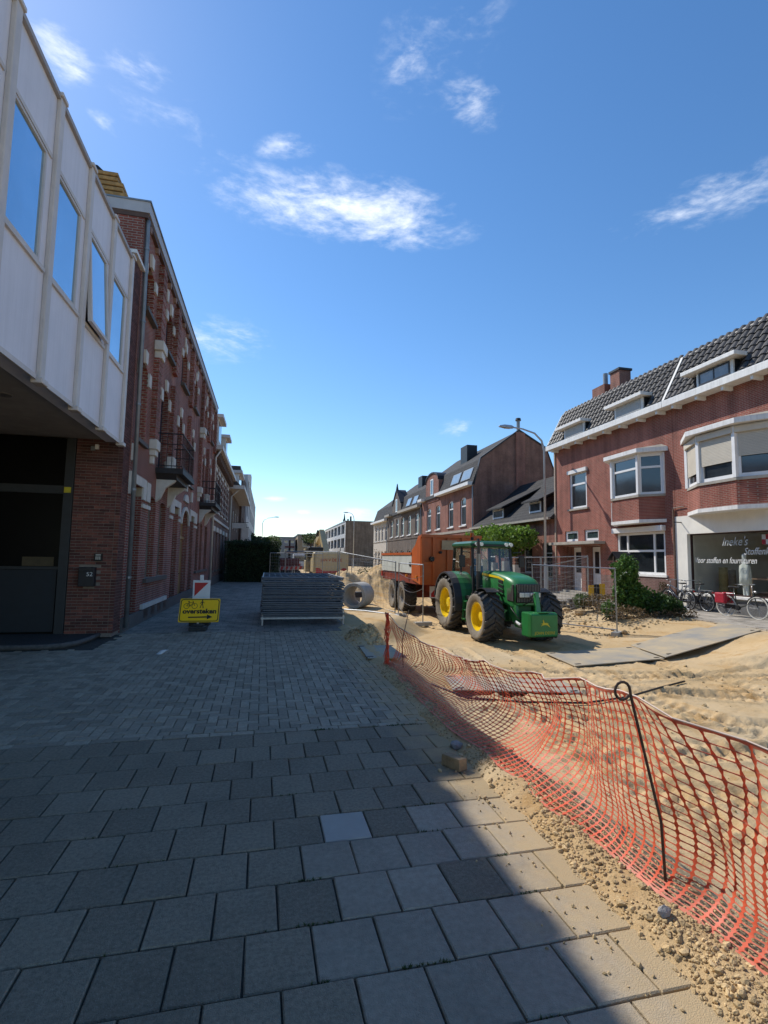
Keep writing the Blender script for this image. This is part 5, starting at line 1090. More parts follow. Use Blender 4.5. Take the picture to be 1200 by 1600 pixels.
def fence_stack():
    fm = MB(); W, D = 2.06, 3.45
    for x in (0, W): fm.tube([(x, 0, 0), (x, D, 0)], .022, 7)
    for y in (0, D): fm.tube([(0, y, 0), (W, y, 0)], .022, 7)
    wm = MB()
    for k in range(1, 12): wm.cyl((0, D*k/12, 0), (W, D*k/12, 0), .004, n=3, cap=False)
    for k in range(1, 12): wm.cyl((W*k/12, 0, 0), (W*k/12, D, 0), .004, n=3, cap=False)
    ms = mat('stack_steel', (.105, .115, .132), .45, .2, 5, metal=.35)
    fme, wme = fm.mesh('frame', ms), wm.mesh('wire_mesh', ms)
    rk = thing('fence_rack', 'low steel rack on stub legs under the stacked fence panels', 'rack', (.95, 14.9, 0))
    for x in (-.06, 2.0):
        for y in (13.5, 16.85): MB().tube([(x, y, .0), (x, y, .34)], .03, 7).build('leg', M_STEEL, rk)
    m = MB()
    for y in (13.5, 15.2, 16.85): m.box(-.1, 2.04, y-.03, y+.03, .155, .205)
    for x in (-.06, 2.0): m.box(x-.03, x+.03, 13.531, 16.82, .16, .20)
    m.build('rails', M_STEEL, rk)
    rg = random.Random(8); z = .235; n = 0
    while z < 1.26:
        t = thing('mesh_fence', ORD[n]+' fence panel from the bottom of the stack on the rack', 'fence', (-.07+rg.gauss(0, .018), 13.44+rg.gauss(0, .02), z), rg.gauss(0, .004), 'fence panels lying in the stack')
        o = link('frame', fme, t); o = link('wire_mesh', wme, t); t.rotation_euler[1] = rg.gauss(0, .003)
        z += rg.choice((.044, .046, .048, .060)); n += 1
fence_stack()
PM = {}
def standing(p0, p1, label, top0=None, torn=False, lean=0.):
    p0, p1 = Vector(p0), Vector(p1); d = p1-p0; L = math.hypot(d.x, d.y)
    t = thing('site_fence', label, 'fence', p0, math.atan2(d.y, d.x), 'mobile site fence panels')
    slope = d.z/L; Hh = 2.0
    P = lambda u, v: (u*L, lean*v, u*d.z+v)
    f = MB(); f.tube([P(0, 0), P(0, Hh)], .021, 7); f.tube([P(1, 0), P(1, Hh)], .021, 7); f.tube([P(0, Hh-.03), P(1, Hh-.03)], .02, 7)
    if not torn: f.tube([P(0, .16), P(1, .16)], .018, 7)
    f.build('frame', M_STEEL, t, local=True)
    w = MB()
    if torn:
        for k, v in enumerate((1.62, 1.2, .78, .4)): w.tube([P(s/8, v-.16*math.sin(math.pi*s/8)*(1+.3*k)) for s in range(9)], .008, 4)
    else:
        nx = int(L/.13)
        for k in range(1, nx): w.cyl(P(k/nx, .16), P(k/nx, Hh-.03), .0028, n=3, cap=False)
        for k in range(1, 9): w.cyl(P(0, .16+(Hh-.19)*k/9), P(1, .16+(Hh-.19)*k/9), .0035, n=3, cap=False)
    w.build('wire_mesh', M_STEEL, t, local=True)
    for u in (0, 1): MB().obox((u*L, 0, u*d.z+.05), (.1, 0, 0), (0, .3, 0), (0, 0, .06)).build('foot', M_CONC, t, local=True)
    return t
standing((2.85, 20.5, 0.0), (4.63, 18.34, -.36), 'standing fence panel behind the concrete pipe')
standing((.75, 21.6, 0.0), (2.80, 20.6, 0.0), 'standing fence panel behind the stack, left of the pipe')
standing((4.80, 18.5, -.40), (5.06, 16.30, -.42), 'torn fence panel with sagging wires beside the trailer', torn=True)
standing((8.62, 15.5, -.36), (10.22, 13.5, -.42), 'leaning fence panel between the tractor and the bush', lean=-.06)
standing((9.3, 19.0, -.12), (10.88, 19.0, -.08), 'fence panel behind the tractor bonnet')
standing((10.95, 19.05, -.08), (13.05, 19.0, .0), 'fence panel in front of the porch doors')
standing((9.6, 16.3, -.4), (13.0, 18.9, -.02), 'fence panel running from the street up to the porch')
standing((.2, 33.0, .0), (3.4, 32.0, 0.0), 'distant fence panel between the hedge and the excavator'); standing((6.2, 38.0, -.3), (10.2, 40.0, -.3), 'distant fence panel right of the excavator'); standing((10.3, 40.0, -.3), (14.2, 41.5, -.1), 'distant fence panel in front of the cream house')

def pipe_ring():
    c = Vector((2.95, 17.6, .44)); ax = Vector((.50, .86, 0)).normalized()
    t = thing('concrete_pipe', 'short concrete sewer pipe lying on the sand', 'pipe', (c.x, c.y, .02))
    prof = [(.33, 0), (.43, 0), (.445, .02), (.445, .95), (.40, .955), (.40, 1.05), (.33, 1.05)]
    MB().lathe(prof, c, ax, 40, closed=True).build('barrel', mat('pipe_concrete', (.40, .38, .34), .85, .14, 6, bump=.2, bscale=60, dirt=.2), t, autosmooth=40)
    b = thing('steel_bar', 'thin steel bar on the sand in front of the pipe', 'bar', (3.1, 16.6, .03)); MB().tube([(2.55, 17.0, .04), (3.2, 16.5, .035), (4.1, 15.7, -.03)], .025, 6).build('bar', M_STEEL, b)
    pl = thing('timber_beam', 'dark timber beam behind the concrete pipe', 'beam', (3.4, 19.3, 0)); MB().obox((3.3, 19.4, .35), (.75, .05, .02), (0, .12, 0), (0, 0, .1)).build('beam', mat('dark_beam', (.05, .05, .055), .7), pl); MB().obox((3.3, 19.4, .12), (.2, 0, 0), (0, .12, 0), (0, 0, .13)).build('block', M_CONC, pl)
pipe_ring()

# ---- wheels
M_TREAD = mat('tyre_tread', (.050, .046, .042), .62, .4, 12, dirt=.25); M_SIDE = mat('tyre_dusty_side', (.21, .185, .15), .95, .2, 9, bump=.2, bscale=40)
def ag_wheel(parent, c, r, w, rimr, side, rim_m, lugs=20, name='wheel'):
    c = Vector(c); ax = Vector((1, 0, 0)); h = w/2
    prof = [(rimr, -h*.78), (rimr+.05, -h*.9), (r*.80, -h*1.02), (r*.90, -h), (r*.91, -h*.82), (r*.92, -h*.4), (r*.925, 0), (r*.92, h*.4), (r*.91, h*.82), (r*.90, h), (r*.80, h*1.02), (rimr+.05, h*.9), (rimr, h*.78)]
    t = MB().lathe(prof, c, ax, 44).build(name, M_TREAD, parent, local=True, autosmooth=40)
    s = MB()
    for q in (-1, 1): s.lathe([(rimr-.005, q*h*.80), (rimr+.05, q*h*.925), (r*.80, q*h*1.045), (r*.89, q*h*1.03), (r*.915, q*h*.98)], c, ax, 44)
    s.build('sidewall', M_SIDE, t, local=True, smooth=True)
    lg = MB()
    for k in range(lugs):
        for q in (-1, 1):
            a0 = 2*math.pi*(k+(.5 if q > 0 else 0))/lugs; n = 4
            prev = None
            for j in range(n+1):
                u = j/n; x = q*h*(.02+.98*u); a = a0+.30*(1-u)*(20/lugs); rr = r*(.91 if u > .9 else .92); ro = r*(1.0-(.03 if u > .9 else 0)); da = .052*(1+.35*u)*(20/lugs)
                pt = lambda ang, rad: c+Vector((x, rad*math.cos(ang), rad*math.sin(ang)))
                cur = [pt(a-da, rr-.02), pt(a+da, rr-.02), pt(a+da*.8, ro), pt(a-da*.8, ro)]
                if prev: lg.loft([prev, cur])
                prev = cur
            x = q*h*1.03          # shoulder tooth seen on the sidewall
            lg.hexa([c+Vector((q*h*.9, rad*math.cos(a), rad*math.sin(a))) for a, rad in ((a0-.05, r*.86), (a0+.06, r*.86), (a0+.05, r*.985), (a0-.04, r*.985))]+[c+Vector((x, rad*math.cos(a), rad*math.sin(a))) for a, rad in ((a0-.05, r*.86), (a0+.06, r*.86), (a0+.045, r*.97), (a0-.035, r*.97))])
    lg.build('tread_lug', M_TREAD, t, local=True)
    d = side; rim = MB().lathe([(rimr+.005, d*h*.80), (rimr+.02, d*h*.84), (rimr-.03, d*h*.80), (rimr*.90, d*h*.30), (rimr*.62, d*h*.10), (rimr*.36, d*h*.14), (rimr*.30, d*h*.45), (rimr*.12, d*h*.5), (0.001, d*h*.5)], c, ax, 40).build('rim', rim_m, t, local=True, autosmooth=40)
    b = MB(); 
    for k in range(8):
        a = 2*math.pi*k/8; e = Vector((0, math.cos(a), math.sin(a)))*rimr*.5; b.cyl(c+e+ax*(d*h*.10), c+e+ax*(d*h*.2), .022, n=6)
    b.build('wheel_nut', rim_m, rim, local=True)
    MB().cyl(c-ax*(d*h*.7), c+ax*(d*h*.02), rimr*.5, n=16).build('hub', M_BLACK, t, local=True)
    return t
G_JD = mat('tractor_green', (.025, .19, .048), .36, .14, 3.5, spec=.5, coat=.2, dirt=.42); Y_JD = mat('tractor_yellow', (.82, .58, .01), .35, .06, 3, coat=.3, dirt=.06); M_GLT = glass_clear('cab_glass')
def tractor():
    t = thing('tractor', 'green tractor with yellow wheels and a front weight block', 'tractor', (6.70, 15.80, -.47), math.pi+.02); t.scale = (.94, .94, .94)
    L = dict(local=True); RA, FA = Vector((0, 0, .90)), Vector((0, 2.68, .70))
    for sx in (1, -1):
        ag_wheel(t, (sx*.90, 0, .90), .90, .56, .50, sx, Y_JD, 20, 'rear_wheel'); ag_wheel(t, (sx*.92, 2.68, .72), .72, .60, .41, sx, Y_JD, 18, 'front_wheel')
        # rear fender: broad green arch over the tyre
        f = MB(); a0, a1, n = R(-12), R(172), 14; r0 = 1.0
        for k in range(n):
            p, q = a0+(a1-a0)*k/n, a0+(a1-a0)*(k+1)/n
            P = lambda a, x, rr: (sx*x, rr*math.cos(a), .92+rr*math.sin(a))
            f.hexa([P(p, .42, r0), P(p, .92, r0), P(p, .92, r0+.035), P(p, .42, r0+.035), P(q, .42, r0), P(q, .92, r0), P(q, .92, r0+.035), P(q, .42, r0+.035)])
        fo = f.build('rear_fender', G_JD, t, autosmooth=50, **L)
        f = MB()
        for k in range(n):
            p, q = a0+(a1-a0)*k/n, a0+(a1-a0)*(k+1)/n; P = lambda a, x, rr: (sx*x, rr*math.cos(a), .92+rr*math.sin(a))
            f.hexa([P(p, .921, r0-.02), P(p, 1.17, r0-.03), P(p, 1.17, r0+.02), P(p, .921, r0+.03), P(q, .921, r0-.02), P(q, 1.17, r0-.03), P(q, 1.17, r0+.02), P(q, .921, r0+.03)])
        f.build('fender_extension', mat('fender_black', (.03, .03, .033), .55, .15, 6, dirt=.25), fo, autosmooth=50, **L)
        g = MB(); pts = [(r0*math.cos(R(a)), .92+r0*math.sin(R(a))) for a in range(0, 100, 10)]+[(.12, 1.0), (.95, .9)]
        g.extr([(sx*.41, y, z) for y, z in pts], [(sx*.44, y, z) for y, z in pts]); g.build('fender_side', G_JD, fo, **L)
        # front fender
        f = MB(); a0f, a1f = R(62), R(158)
        for k in range(9):
            p, q = a0f+(a1f-a0f)*k/9, a0f+(a1f-a0f)*(k+1)/9; P = lambda a, x, rr: (sx*x, 2.66+rr*math.cos(a), .70+rr*math.sin(a))
            f.hexa([P(p, .62, .82), P(p, 1.02, .82), P(p, 1.02, .84), P(p, .62, .84), P(q, .62, .82), P(q, 1.02, .82), P(q, 1.02, .84), P(q, .62, .84)])
        f.box(min(sx*.45, sx*.7), max(sx*.45, sx*.7), 2.6, 2.7, 1.40, 1.46)
        f.build('front_fender', M_BLACK, t, autosmooth=50, **L)
    # chassis, axles, engine
    m = MB(); m.box(-.30, .30, -.2, 3.0, .62, 1.10); m.cyl((-.75, 0, .90), (.75, 0, .90), .2, n=14); m.box(-.66, .66, 2.56, 2.80, .58, .82); m.box(-.22, .22, 2.2, 3.35, .72, 1.2); m.build('chassis', mat('chassis_green', (.016, .10, .03), .5, .2, 5, dirt=.4), t, bevel=.02, **L)
    # bonnet lofted from the cab to the rounded nose
    def sec(y, wb, wt, zb, zt, rr=.12, n=4):
        P = [(-wb, y, zb), (wb, y, zb)]
        for k in range(n+1): a = math.pi/2*k/n; P.append((wt-rr+rr*math.cos(a), y, zt-rr+rr*math.sin(a)))
        for k in range(n+1): a = math.pi/2+math.pi/2*k/n; P.append((-wt+rr+rr*math.cos(a), y, zt-rr+rr*math.sin(a)))
        return P
    h = MB(); h.loft([sec(1.42, .38, .40, 1.16, 2.02), sec(1.9, .39, .42, 1.14, 2.02), sec(2.5, .40, .44, 1.12, 1.98, .14), sec(3.0, .41, .45, 1.08, 1.92, .16), sec(3.35, .40, .44, 1.06, 1.84, .18), sec(3.5, .37, .41, 1.08, 1.74, .2), sec(3.56, .33, .37, 1.12, 1.66, .2)])
    hood = h.build('bonnet', G_JD, t, autosmooth=40, **L)
    # grille wraps the nose, light bar across it
    fg = FR(0, 3.575, -1, 0, 0, 1); gm = mat('grille_black', (.012, .012, .012), .5); g = MB().box(-.37, .37, 3.50, 3.60, 1.17, 1.70).build('grille', gm, hood, bevel=.03, **L)
    br = MB()
    for k in range(15): x = -.345+.0493*k; br.box(x-.007, x+.007, 3.595, 3.612, 1.20, 1.68)
    br.build('grille_bar', mat('grille_bar', (.16, .145, .13), .5, .15), g, **L)
    for sx in (1, -1):
        m = MB(); m.box(min(sx*.395, sx*.425), max(sx*.395, sx*.425), 3.12, 3.50, 1.20, 1.68); s_ = m.build('side_grille', gm, hood, bevel=.02, **L); b2 = MB()
        for k in range(7): y = 3.15+.053*k; b2.box(min(sx*.42, sx*.436), max(sx*.42, sx*.436), y-.007, y+.007, 1.22, 1.66)
        b2.build('grille_bar', MATS['grille_bar'], s_, **L)
        m = MB(); m.box(min(sx*.43, sx*.458), max(sx*.43, sx*.458), 2.62, 2.92, 1.35, 1.78); vent = m.build('bonnet_vent', gm, hood, bevel=.05, **L); b3 = MB()
        for k in range(3): b3.hexa([(sx*.45, 2.60, 1.42+.13*k), (sx*.466, 2.60, 1.42+.13*k), (sx*.466, 2.94, 1.36+.13*k), (sx*.45, 2.94, 1.36+.13*k), (sx*.45, 2.60, 1.45+.13*k), (sx*.466, 2.60, 1.45+.13*k), (sx*.466, 2.94, 1.39+.13*k), (sx*.45, 2.94, 1.39+.13*k)])
        b3.build('vent_slat', G_JD, vent, **L)
        m = MB(); pts = [(1.50, 1.88), (1.50, 1.95), (2.6, 1.88), (2.98, 1.80), (2.98, 1.75), (2.6, 1.82)]; m.extr([(sx*.425, y, z) for y, z in pts], [(sx*.449, y, z) for y, z in pts]); m.build('yellow_stripe', Y_JD, hood, **L)
    lb = MB().box(-.36, .36, 3.60, 3.66, 1.32, 1.48).build('light_bar', gm, hood, bevel=.02, **L); glm = mat('headlamp', (.62, .62, .58), .15, .2, 30, spec=.8)
    for x in (-.24, -.08, .09, .25): MB().box(x-.075, x+.075, 3.655, 3.675, 1.335, 1.465).build('headlight', glm, lb, bevel=.015, **L)
    # cab
    cb = MB(); dk = mat('cab_black', (.012, .013, .014), .45, .2)
    def post(a, b, w=.045): cb.obox((Vector(a)+Vector(b))/2, (w, 0, 0), (0, w, 0), (Vector(b)-Vector(a))/2)
    for sx in (1, -1): post((sx*.70, 1.42, 1.15), (sx*.66, 1.22, 2.78), .035); post((sx*.76, .42, 1.2), (sx*.70, .42, 2.78), .03); post((sx*.70, -.35, 1.75), (sx*.66, -.30, 2.78), .04); cb.box(min(sx*.68, sx*.82), max(sx*.68, sx*.82), -.4, 1.45, 1.10, 1.20)
    cb.box(-.70, .70, -.42, 1.46, 1.02, 1.12); cb.box(-.74, .74, -.36, -.28, 1.1, 1.75); cb.box(-.72, .72, 1.38, 1.46, 1.12, 1.36)
    cabo = cb.build('cab', dk, t, **L)
    g = MB(); g.hexa([(-.70, 1.44, 1.36), (.70, 1.44, 1.36), (.70, 1.45, 1.36), (-.70, 1.45, 1.36), (-.66, 1.23, 2.76), (.66, 1.23, 2.76), (.66, 1.24, 2.76), (-.66, 1.24, 2.76)]); g.build('windscreen', M_GLT, cabo, **L)
    for sx in (1, -1):
        q = MB(); q.hexa([(sx*.735, 1.40, 1.2), (sx*.805, .45, 1.2), (sx*.800, .45, 1.2), (sx*.73, 1.40, 1.2), (sx*.69, 1.2, 2.76), (sx*.765, .45, 2.76), (sx*.76, .45, 2.76), (sx*.685, 1.2, 2.76)]); q.build('door_glass', M_GLT, cabo, **L)
        q = MB(); q.hexa([(sx*.80, .39, 1.75), (sx*.74, -.3, 1.75), (sx*.735, -.3, 1.75), (sx*.795, .39, 1.75), (sx*.765, .39, 2.76), (sx*.72, -.28, 2.76), (sx*.715, -.28, 2.76), (sx*.76, .39, 2.76)]); q.build('rear_side_glass', M_GLT, cabo, **L)
    q = MB(); q.box(-.68, .68, -.33, -.32, 1.76, 2.76); q.build('rear_glass', M_GLT, cabo, **L)
    rf = MB(); rr = lambda z, a, b0, b1, c=.1: [(-a+c, b0, z), (a-c, b0, z), (a, b0+c, z), (a, b1-c, z), (a-c, b1, z), (-a+c, b1, z), (-a, b1-c, z), (-a, b0+c, z)]
    rf.loft([rr(2.76, .70, -.38, 1.34), rr(2.82, .76, -.42, 1.42), rr(2.89, .76, -.42, 1.40), rr(2.96, .66, -.34, 1.28), rr(2.98, .5, -.2, 1.1)]); ro = rf.build('cab_roof', mat('roof_green', (.02, .11, .045), .35, .1, 2, dirt=.25), cabo, **L)
    MB().box(-.72, .72, 1.30, 1.43, 2.80, 2.855).build('roof_visor', dk, cabo, **L)
    for x in (-.60, -.44, .44, .60): MB().cyl((x, 1.40, 2.86), (x, 1.455, 2.86), .062, n=14).build('work_light', glm, ro, **L)
    be = MB().cyl((.55, .95, 3.0), (.55, .95, 3.1), .05, n=10).build('beacon_base', dk, ro, **L); MB().cyl((.55, .95, 3.1), (.55, .95, 3.24), .065, .055, 12).build('beacon_lens', mat('beacon_amber', (.35, .07, .01), .2), ro, **L)
    # seat, wheel and console inside
    s = MB(); s.box(-.24, .24, .1, .55, 1.35, 1.50); s.box(-.23, .23, .0, .14, 1.5, 2.15); s.box(-.16, .16, .01, .12, 2.17, 2.4); s.build('seat', mat('seat_fabric', (.03, .05, .07), .8, .3, 8), cabo, bevel=.04, **L)
    s = MB(); s.tube([(0+.2*math.cos(R(a)), .93+.08*math.sin(R(a)), 1.82+.18*math.sin(R(a))) for a in range(0, 360, 24)], .018, 6, closed=True); s.cyl((0, .95, 1.8), (0, 1.25, 1.2), .04); s.build('steering_wheel', dk, cabo, **L)
    for sx in (1, -1):
        m = MB(); m.tube([(sx*.76, 1.25, 2.60), (sx*1.05, 1.30, 2.62), (sx*1.05, 1.30, 2.5)], .014, 6); mo = m.build('mirror_arm', dk, cabo, **L); MB().box(min(sx*.95, sx*1.15), max(sx*.95, sx*1.15), 1.27, 1.33, 2.12, 2.50).build('mirror', dk, mo, bevel=.02, **L)
    # exhaust and intake on the screen-left side, steps
    ex = MB().cyl((.62, 1.60, 1.20), (.62, 1.60, 2.05), .06, n=12).build('exhaust', mat('exhaust_dark', (.05, .045, .04), .6, .3, 10), t, smooth=False, **L); MB().cyl((.62, 1.60, 2.0), (.62, 1.60, 2.55), .075, n=12).build('exhaust_shield', mat('exhaust_shield', (.32, .29, .25), .5, .25, 20, metal=.6), ex, **L); MB().tube([(.62, 1.60, 2.5), (.62, 1.60, 2.92), (.62, 1.56, 3.02)], .048, 10).build('exhaust_tip', MATS['exhaust_dark'], ex, **L)
    for sx in (1, -1):
        st = MB(); 
        for z, o in ((.48, .06), (.76, .03), (1.02, 0)): st.box(min(sx*.70, sx*(.95+o)), max(sx*.70, sx*(.95+o)), 1.12, 1.42, z, z+.03)
        for y in (1.12, 1.40): st.hexa([(sx*.92, y, .42), (sx*.99, y, .42), (sx*.99, y+.02, .42), (sx*.92, y+.02, .42), (sx*.86, y, 1.08), (sx*.93, y, 1.08), (sx*.93, y+.02, 1.08), (sx*.86, y+.02, 1.08)])
        st.build('step', G_JD, t, **L); MB().box(min(sx*.42, sx*.78), max(sx*.42, sx*.78), .95, 1.75, .62, 1.05).build('fuel_tank', M_BLACK, t, bevel=.05, **L)
    # front linkage with the weight block
    lk = MB()
    for sx in (1, -1): lk.extr([(sx*.30, y, z) for y, z in ((3.0, 1.16), (3.55, 1.1), (3.62, .62), (3.45, .55), (3.2, .8))], [(sx*.38, y, z) for y, z in ((3.0, 1.16), (3.55, 1.1), (3.62, .62), (3.45, .55), (3.2, .8))]); lk.obox((sx*.36, 3.78, .58), (.035, 0, 0), (0, .28, .0), (0, 0, .06))
    lk.box(-.3, .3, 3.3, 3.5, .6, .72); lk.build('front_linkage', G_JD, t, bevel=.01, **L)
    wb = MB(); wx = lambda y, a, z0, z1: [(-a, y, z0), (a, y, z0), (a, y, z1), (-a, y, z1)]
    wb.loft([wx(3.86, .36, .40, .94), wx(3.92, .42, .34, .98), wx(4.28, .42, .34, .98), wx(4.40, .39, .37, .95)]); wo = wb.build('weight_block', mat('weight_green', (.016, .16, .04), .35, .12, 3, dirt=.12), t, bevel=.03, **L)
    m = MB(); m.extr([(x, y, z) for x, y, z in ((-.055, 3.96, .94), (.055, 3.96, .94), (.05, 3.90, 1.50), (-.05, 3.90, 1.50))], [(x, y+.13, z) for x, y, z in ((-.075, 3.98, .94), (.075, 3.98, .94), (.05, 3.90, 1.50), (-.05, 3.90, 1.50))]); m.build('top_link', G_JD, wo, bevel=.012, **L)
    m = MB(); m.cyl((-.1, 3.96, 1.46), (.1, 3.96, 1.46), .025); m.tube([(.0, 3.9, 1.46), (-.02, 3.62, 1.30)], .03, 8); m.build('link_pin', M_STEEL, wo, **L)
    lm = mat('logo_yellow', (.50, .42, .02), .5, .05); deer = [(-.115, .02), (-.085, .035), (-.06, .03), (-.05, .075), (-.075, .115), (-.05, .10), (-.055, .135), (-.03, .10), (-.025, .065), (-.01, .045), (.05, .048), (.085, .03), (.10, .04), (.095, .01), (.13, -.035), (.16, -.08), (.115, -.05), (.07, -.015), (.02, -.01), (-.03, -.012), (-.085, -.02), (-.12, -.045), (-.10, -.012), (-.06, .003)]
    deer = [(-x, z) for x, z in deer]
    MB().extr([(x, 4.404, .68+z) for x, z in deer], [(x, 4.408, .68+z) for x, z in deer]).build('leaping_deer_emblem', lm, wo, **L)
    text('lettering', 'JOHN DEERE', .105, (0, 4.405, .46), (-1, 0, 0), (0, 0, 1), lm, wo, local=True, sx=1.0)
    m = MB(); m.box(-.15, .15, -.75, -.2, .5, .62); m.build('hitch', M_BLACK, t, **L)
    for k, pts in enumerate(([(.34, 3.1, 1.12), (.46, 3.45, 1.0), (.42, 3.75, .78), (.3, 3.88, .72)], [(-.3, 3.2, 1.1), (-.42, 3.5, .9), (-.3, 3.85, .8)], [(.44, 2.2, 1.12), (.52, 2.5, .98), (.46, 2.9, 1.05)], [(.2, 3.62, 1.12), (.14, 3.8, 1.2), (.06, 3.92, 1.3)])): MB().tube(pts, .014, 6).build('hydraulic_hose', M_BLACK, t, smooth=True, **L)
    for sx in (1, -1): MB().cyl((sx*.42, 3.62, .66), (sx*.42, 3.9, .60), .05, n=10).build('lift_ram', M_STEEL, t, **L)
    MB().box(-.16, .16, 4.29, 4.40, .981, 1.0).build('block_lip', MATS['weight_green'], wo, **L)
tractor()
def trailer():
    t = thing('tipper_trailer', 'orange tipper trailer with pale side boards behind the tractor', 'trailer', (6.75, 21.3, -.45))
    OR = mat('trailer_orange', (.50, .105, .018), .45, .12, 3, dirt=.3); RD = mat('trailer_red_frame', (.22, .035, .02), .55, .15, 4, dirt=.3); PW = mat('trailer_pale_board', (.56, .60, .57), .5, .08, 3, dirt=.25)
    x0, x1 = 5.55, 7.95
    for xa, xb in ((x0, x0+.08), (x1-.08, x1)):
        s = MB(); s.extr([(xa, y, z) for y, z in ((19.45, 1.18), (24.75, 1.18), (24.75, 1.90), (19.45, 1.90))], [(xb, y, z) for y, z in ((19.45, 1.18), (24.75, 1.18), (24.75, 1.90), (19.45, 1.90))]); so_ = s.build('side_board', PW, t)
        MB().box(xa-.03, xb+.03, 19.45, 24.78, 1.901, 2.0).build('side_rail', OR, so_)
        e = MB(); pts = ((18.25, .80), (19.449, .95), (19.449, 2.08), (18.95, 2.28), (18.55, 2.62), (18.25, 2.62)); e.extr([(xa, y, z) for y, z in pts], [(xb, y, z) for y, z in pts]); e.build('front_side', OR, t)
    fwl = MB().box(x0+.081, x1-.081, 18.25, 18.35, .80, 2.62).build('front_wall', OR, t)
    r = MB(); 
    for x in (5.62, 6.05, 6.62, 7.2, 7.85): r.box(x-.05, x+.05, 18.17, 18.249, .80, 2.60)
    r.box(x0, x1, 18.15, 18.25, 2.55, 2.66); r.box(5.67, 6.0, 18.18, 18.249, 1.55, 1.63); r.box(6.67, 7.15, 18.18, 18.249, 1.75, 1.83); r.build('rib', OR, fwl)
    MB().box(6.35, 6.95, 18.16, 18.169, 2.1, 2.45).build('front_plate', mat('plate_beige', (.42, .30, .18), .6), fwl); 
    m = MB(); m.cyl((5.95, 18.24, 1.75), (5.95, 18.05, 1.75), .09, n=12); m.cyl((6.3, 18.24, 2.0), (6.3, 18.1, 2.0), .05, n=8); m.build('hose_coupling', M_DARK, fwl)
    MB().box(x0+.081, x1-.081, 24.7, 24.78, 1.0, 1.95).build('tailgate', PW, t)
    MB().box(x0+.05, x1-.05, 18.36, 24.7, 1.02, 1.17).build('floor', RD, t)
    c = MB(); c.box(5.60, 7.9, 18.5, 24.75, .78, 1.01); c.box(6.3, 6.45, 17.2, 24.6, .45, .77); c.box(7.05, 7.2, 17.2, 24.6, .45, .77); c.box(6.0, 7.5, 20.6, 20.75, .15, .45); c.box(6.0, 7.5, 22.3, 22.45, .15, .45); c.hexa([(6.3, 17.2, .4), (7.2, 17.2, .4), (6.8, 16.2, .05), (6.7, 16.2, .05), (6.3, 17.2, .6), (7.2, 17.2, .6), (6.8, 16.2, .2), (6.7, 16.2, .2)]); c.build('chassis', RD, t)
    gw = mat('trailer_rim', (.30, .29, .27), .5, .2, 6, metal=.3)
    for y in (20.75, 22.4):
        for sx, x in ((-1, 5.74), (1, 7.76)):
            w = thing_wheel = ag_wheel_world(t, (x, y, .20), .645, .50, .30, sx, gw)
    m = MB(); m.box(6.05, 6.45, 18.6, 18.66, .28, .72); wn = m.build('warning_board', M_SIGNW, t); MB().prism(FR(0, 18.6, 1, 0, 0, -1), [(6.09, .32), (6.25, .32), (6.41, .55), (6.41, .68), (6.3, .68), (6.09, .45)], .001, .004).build('red_stripe', M_REDP, wn)
    for y in (18.6, 20.0, 24.6): MB().box(x0-.06, x0, y, y+.12, 1.02, 1.12).build('side_lamp', mat('lamp_amber', (.6, .2, .02), .3), t)
    MB().box(x0-.02, x0+.0, 19.5, 19.75, 1.45, 1.6).build('latch', M_DARK, t); MB().box(x0-.05, x0, 24.5, 24.7, .9, 1.15).build('tail_lamp', M_REDP, t)
def ag_wheel_world(t, c, r, w, rimr, sx, m):
    off = Vector(OFF[t.name]); return ag_wheel(t, Vector(c)-off, r, w, rimr, sx, m, 26, 'wheel')
trailer()
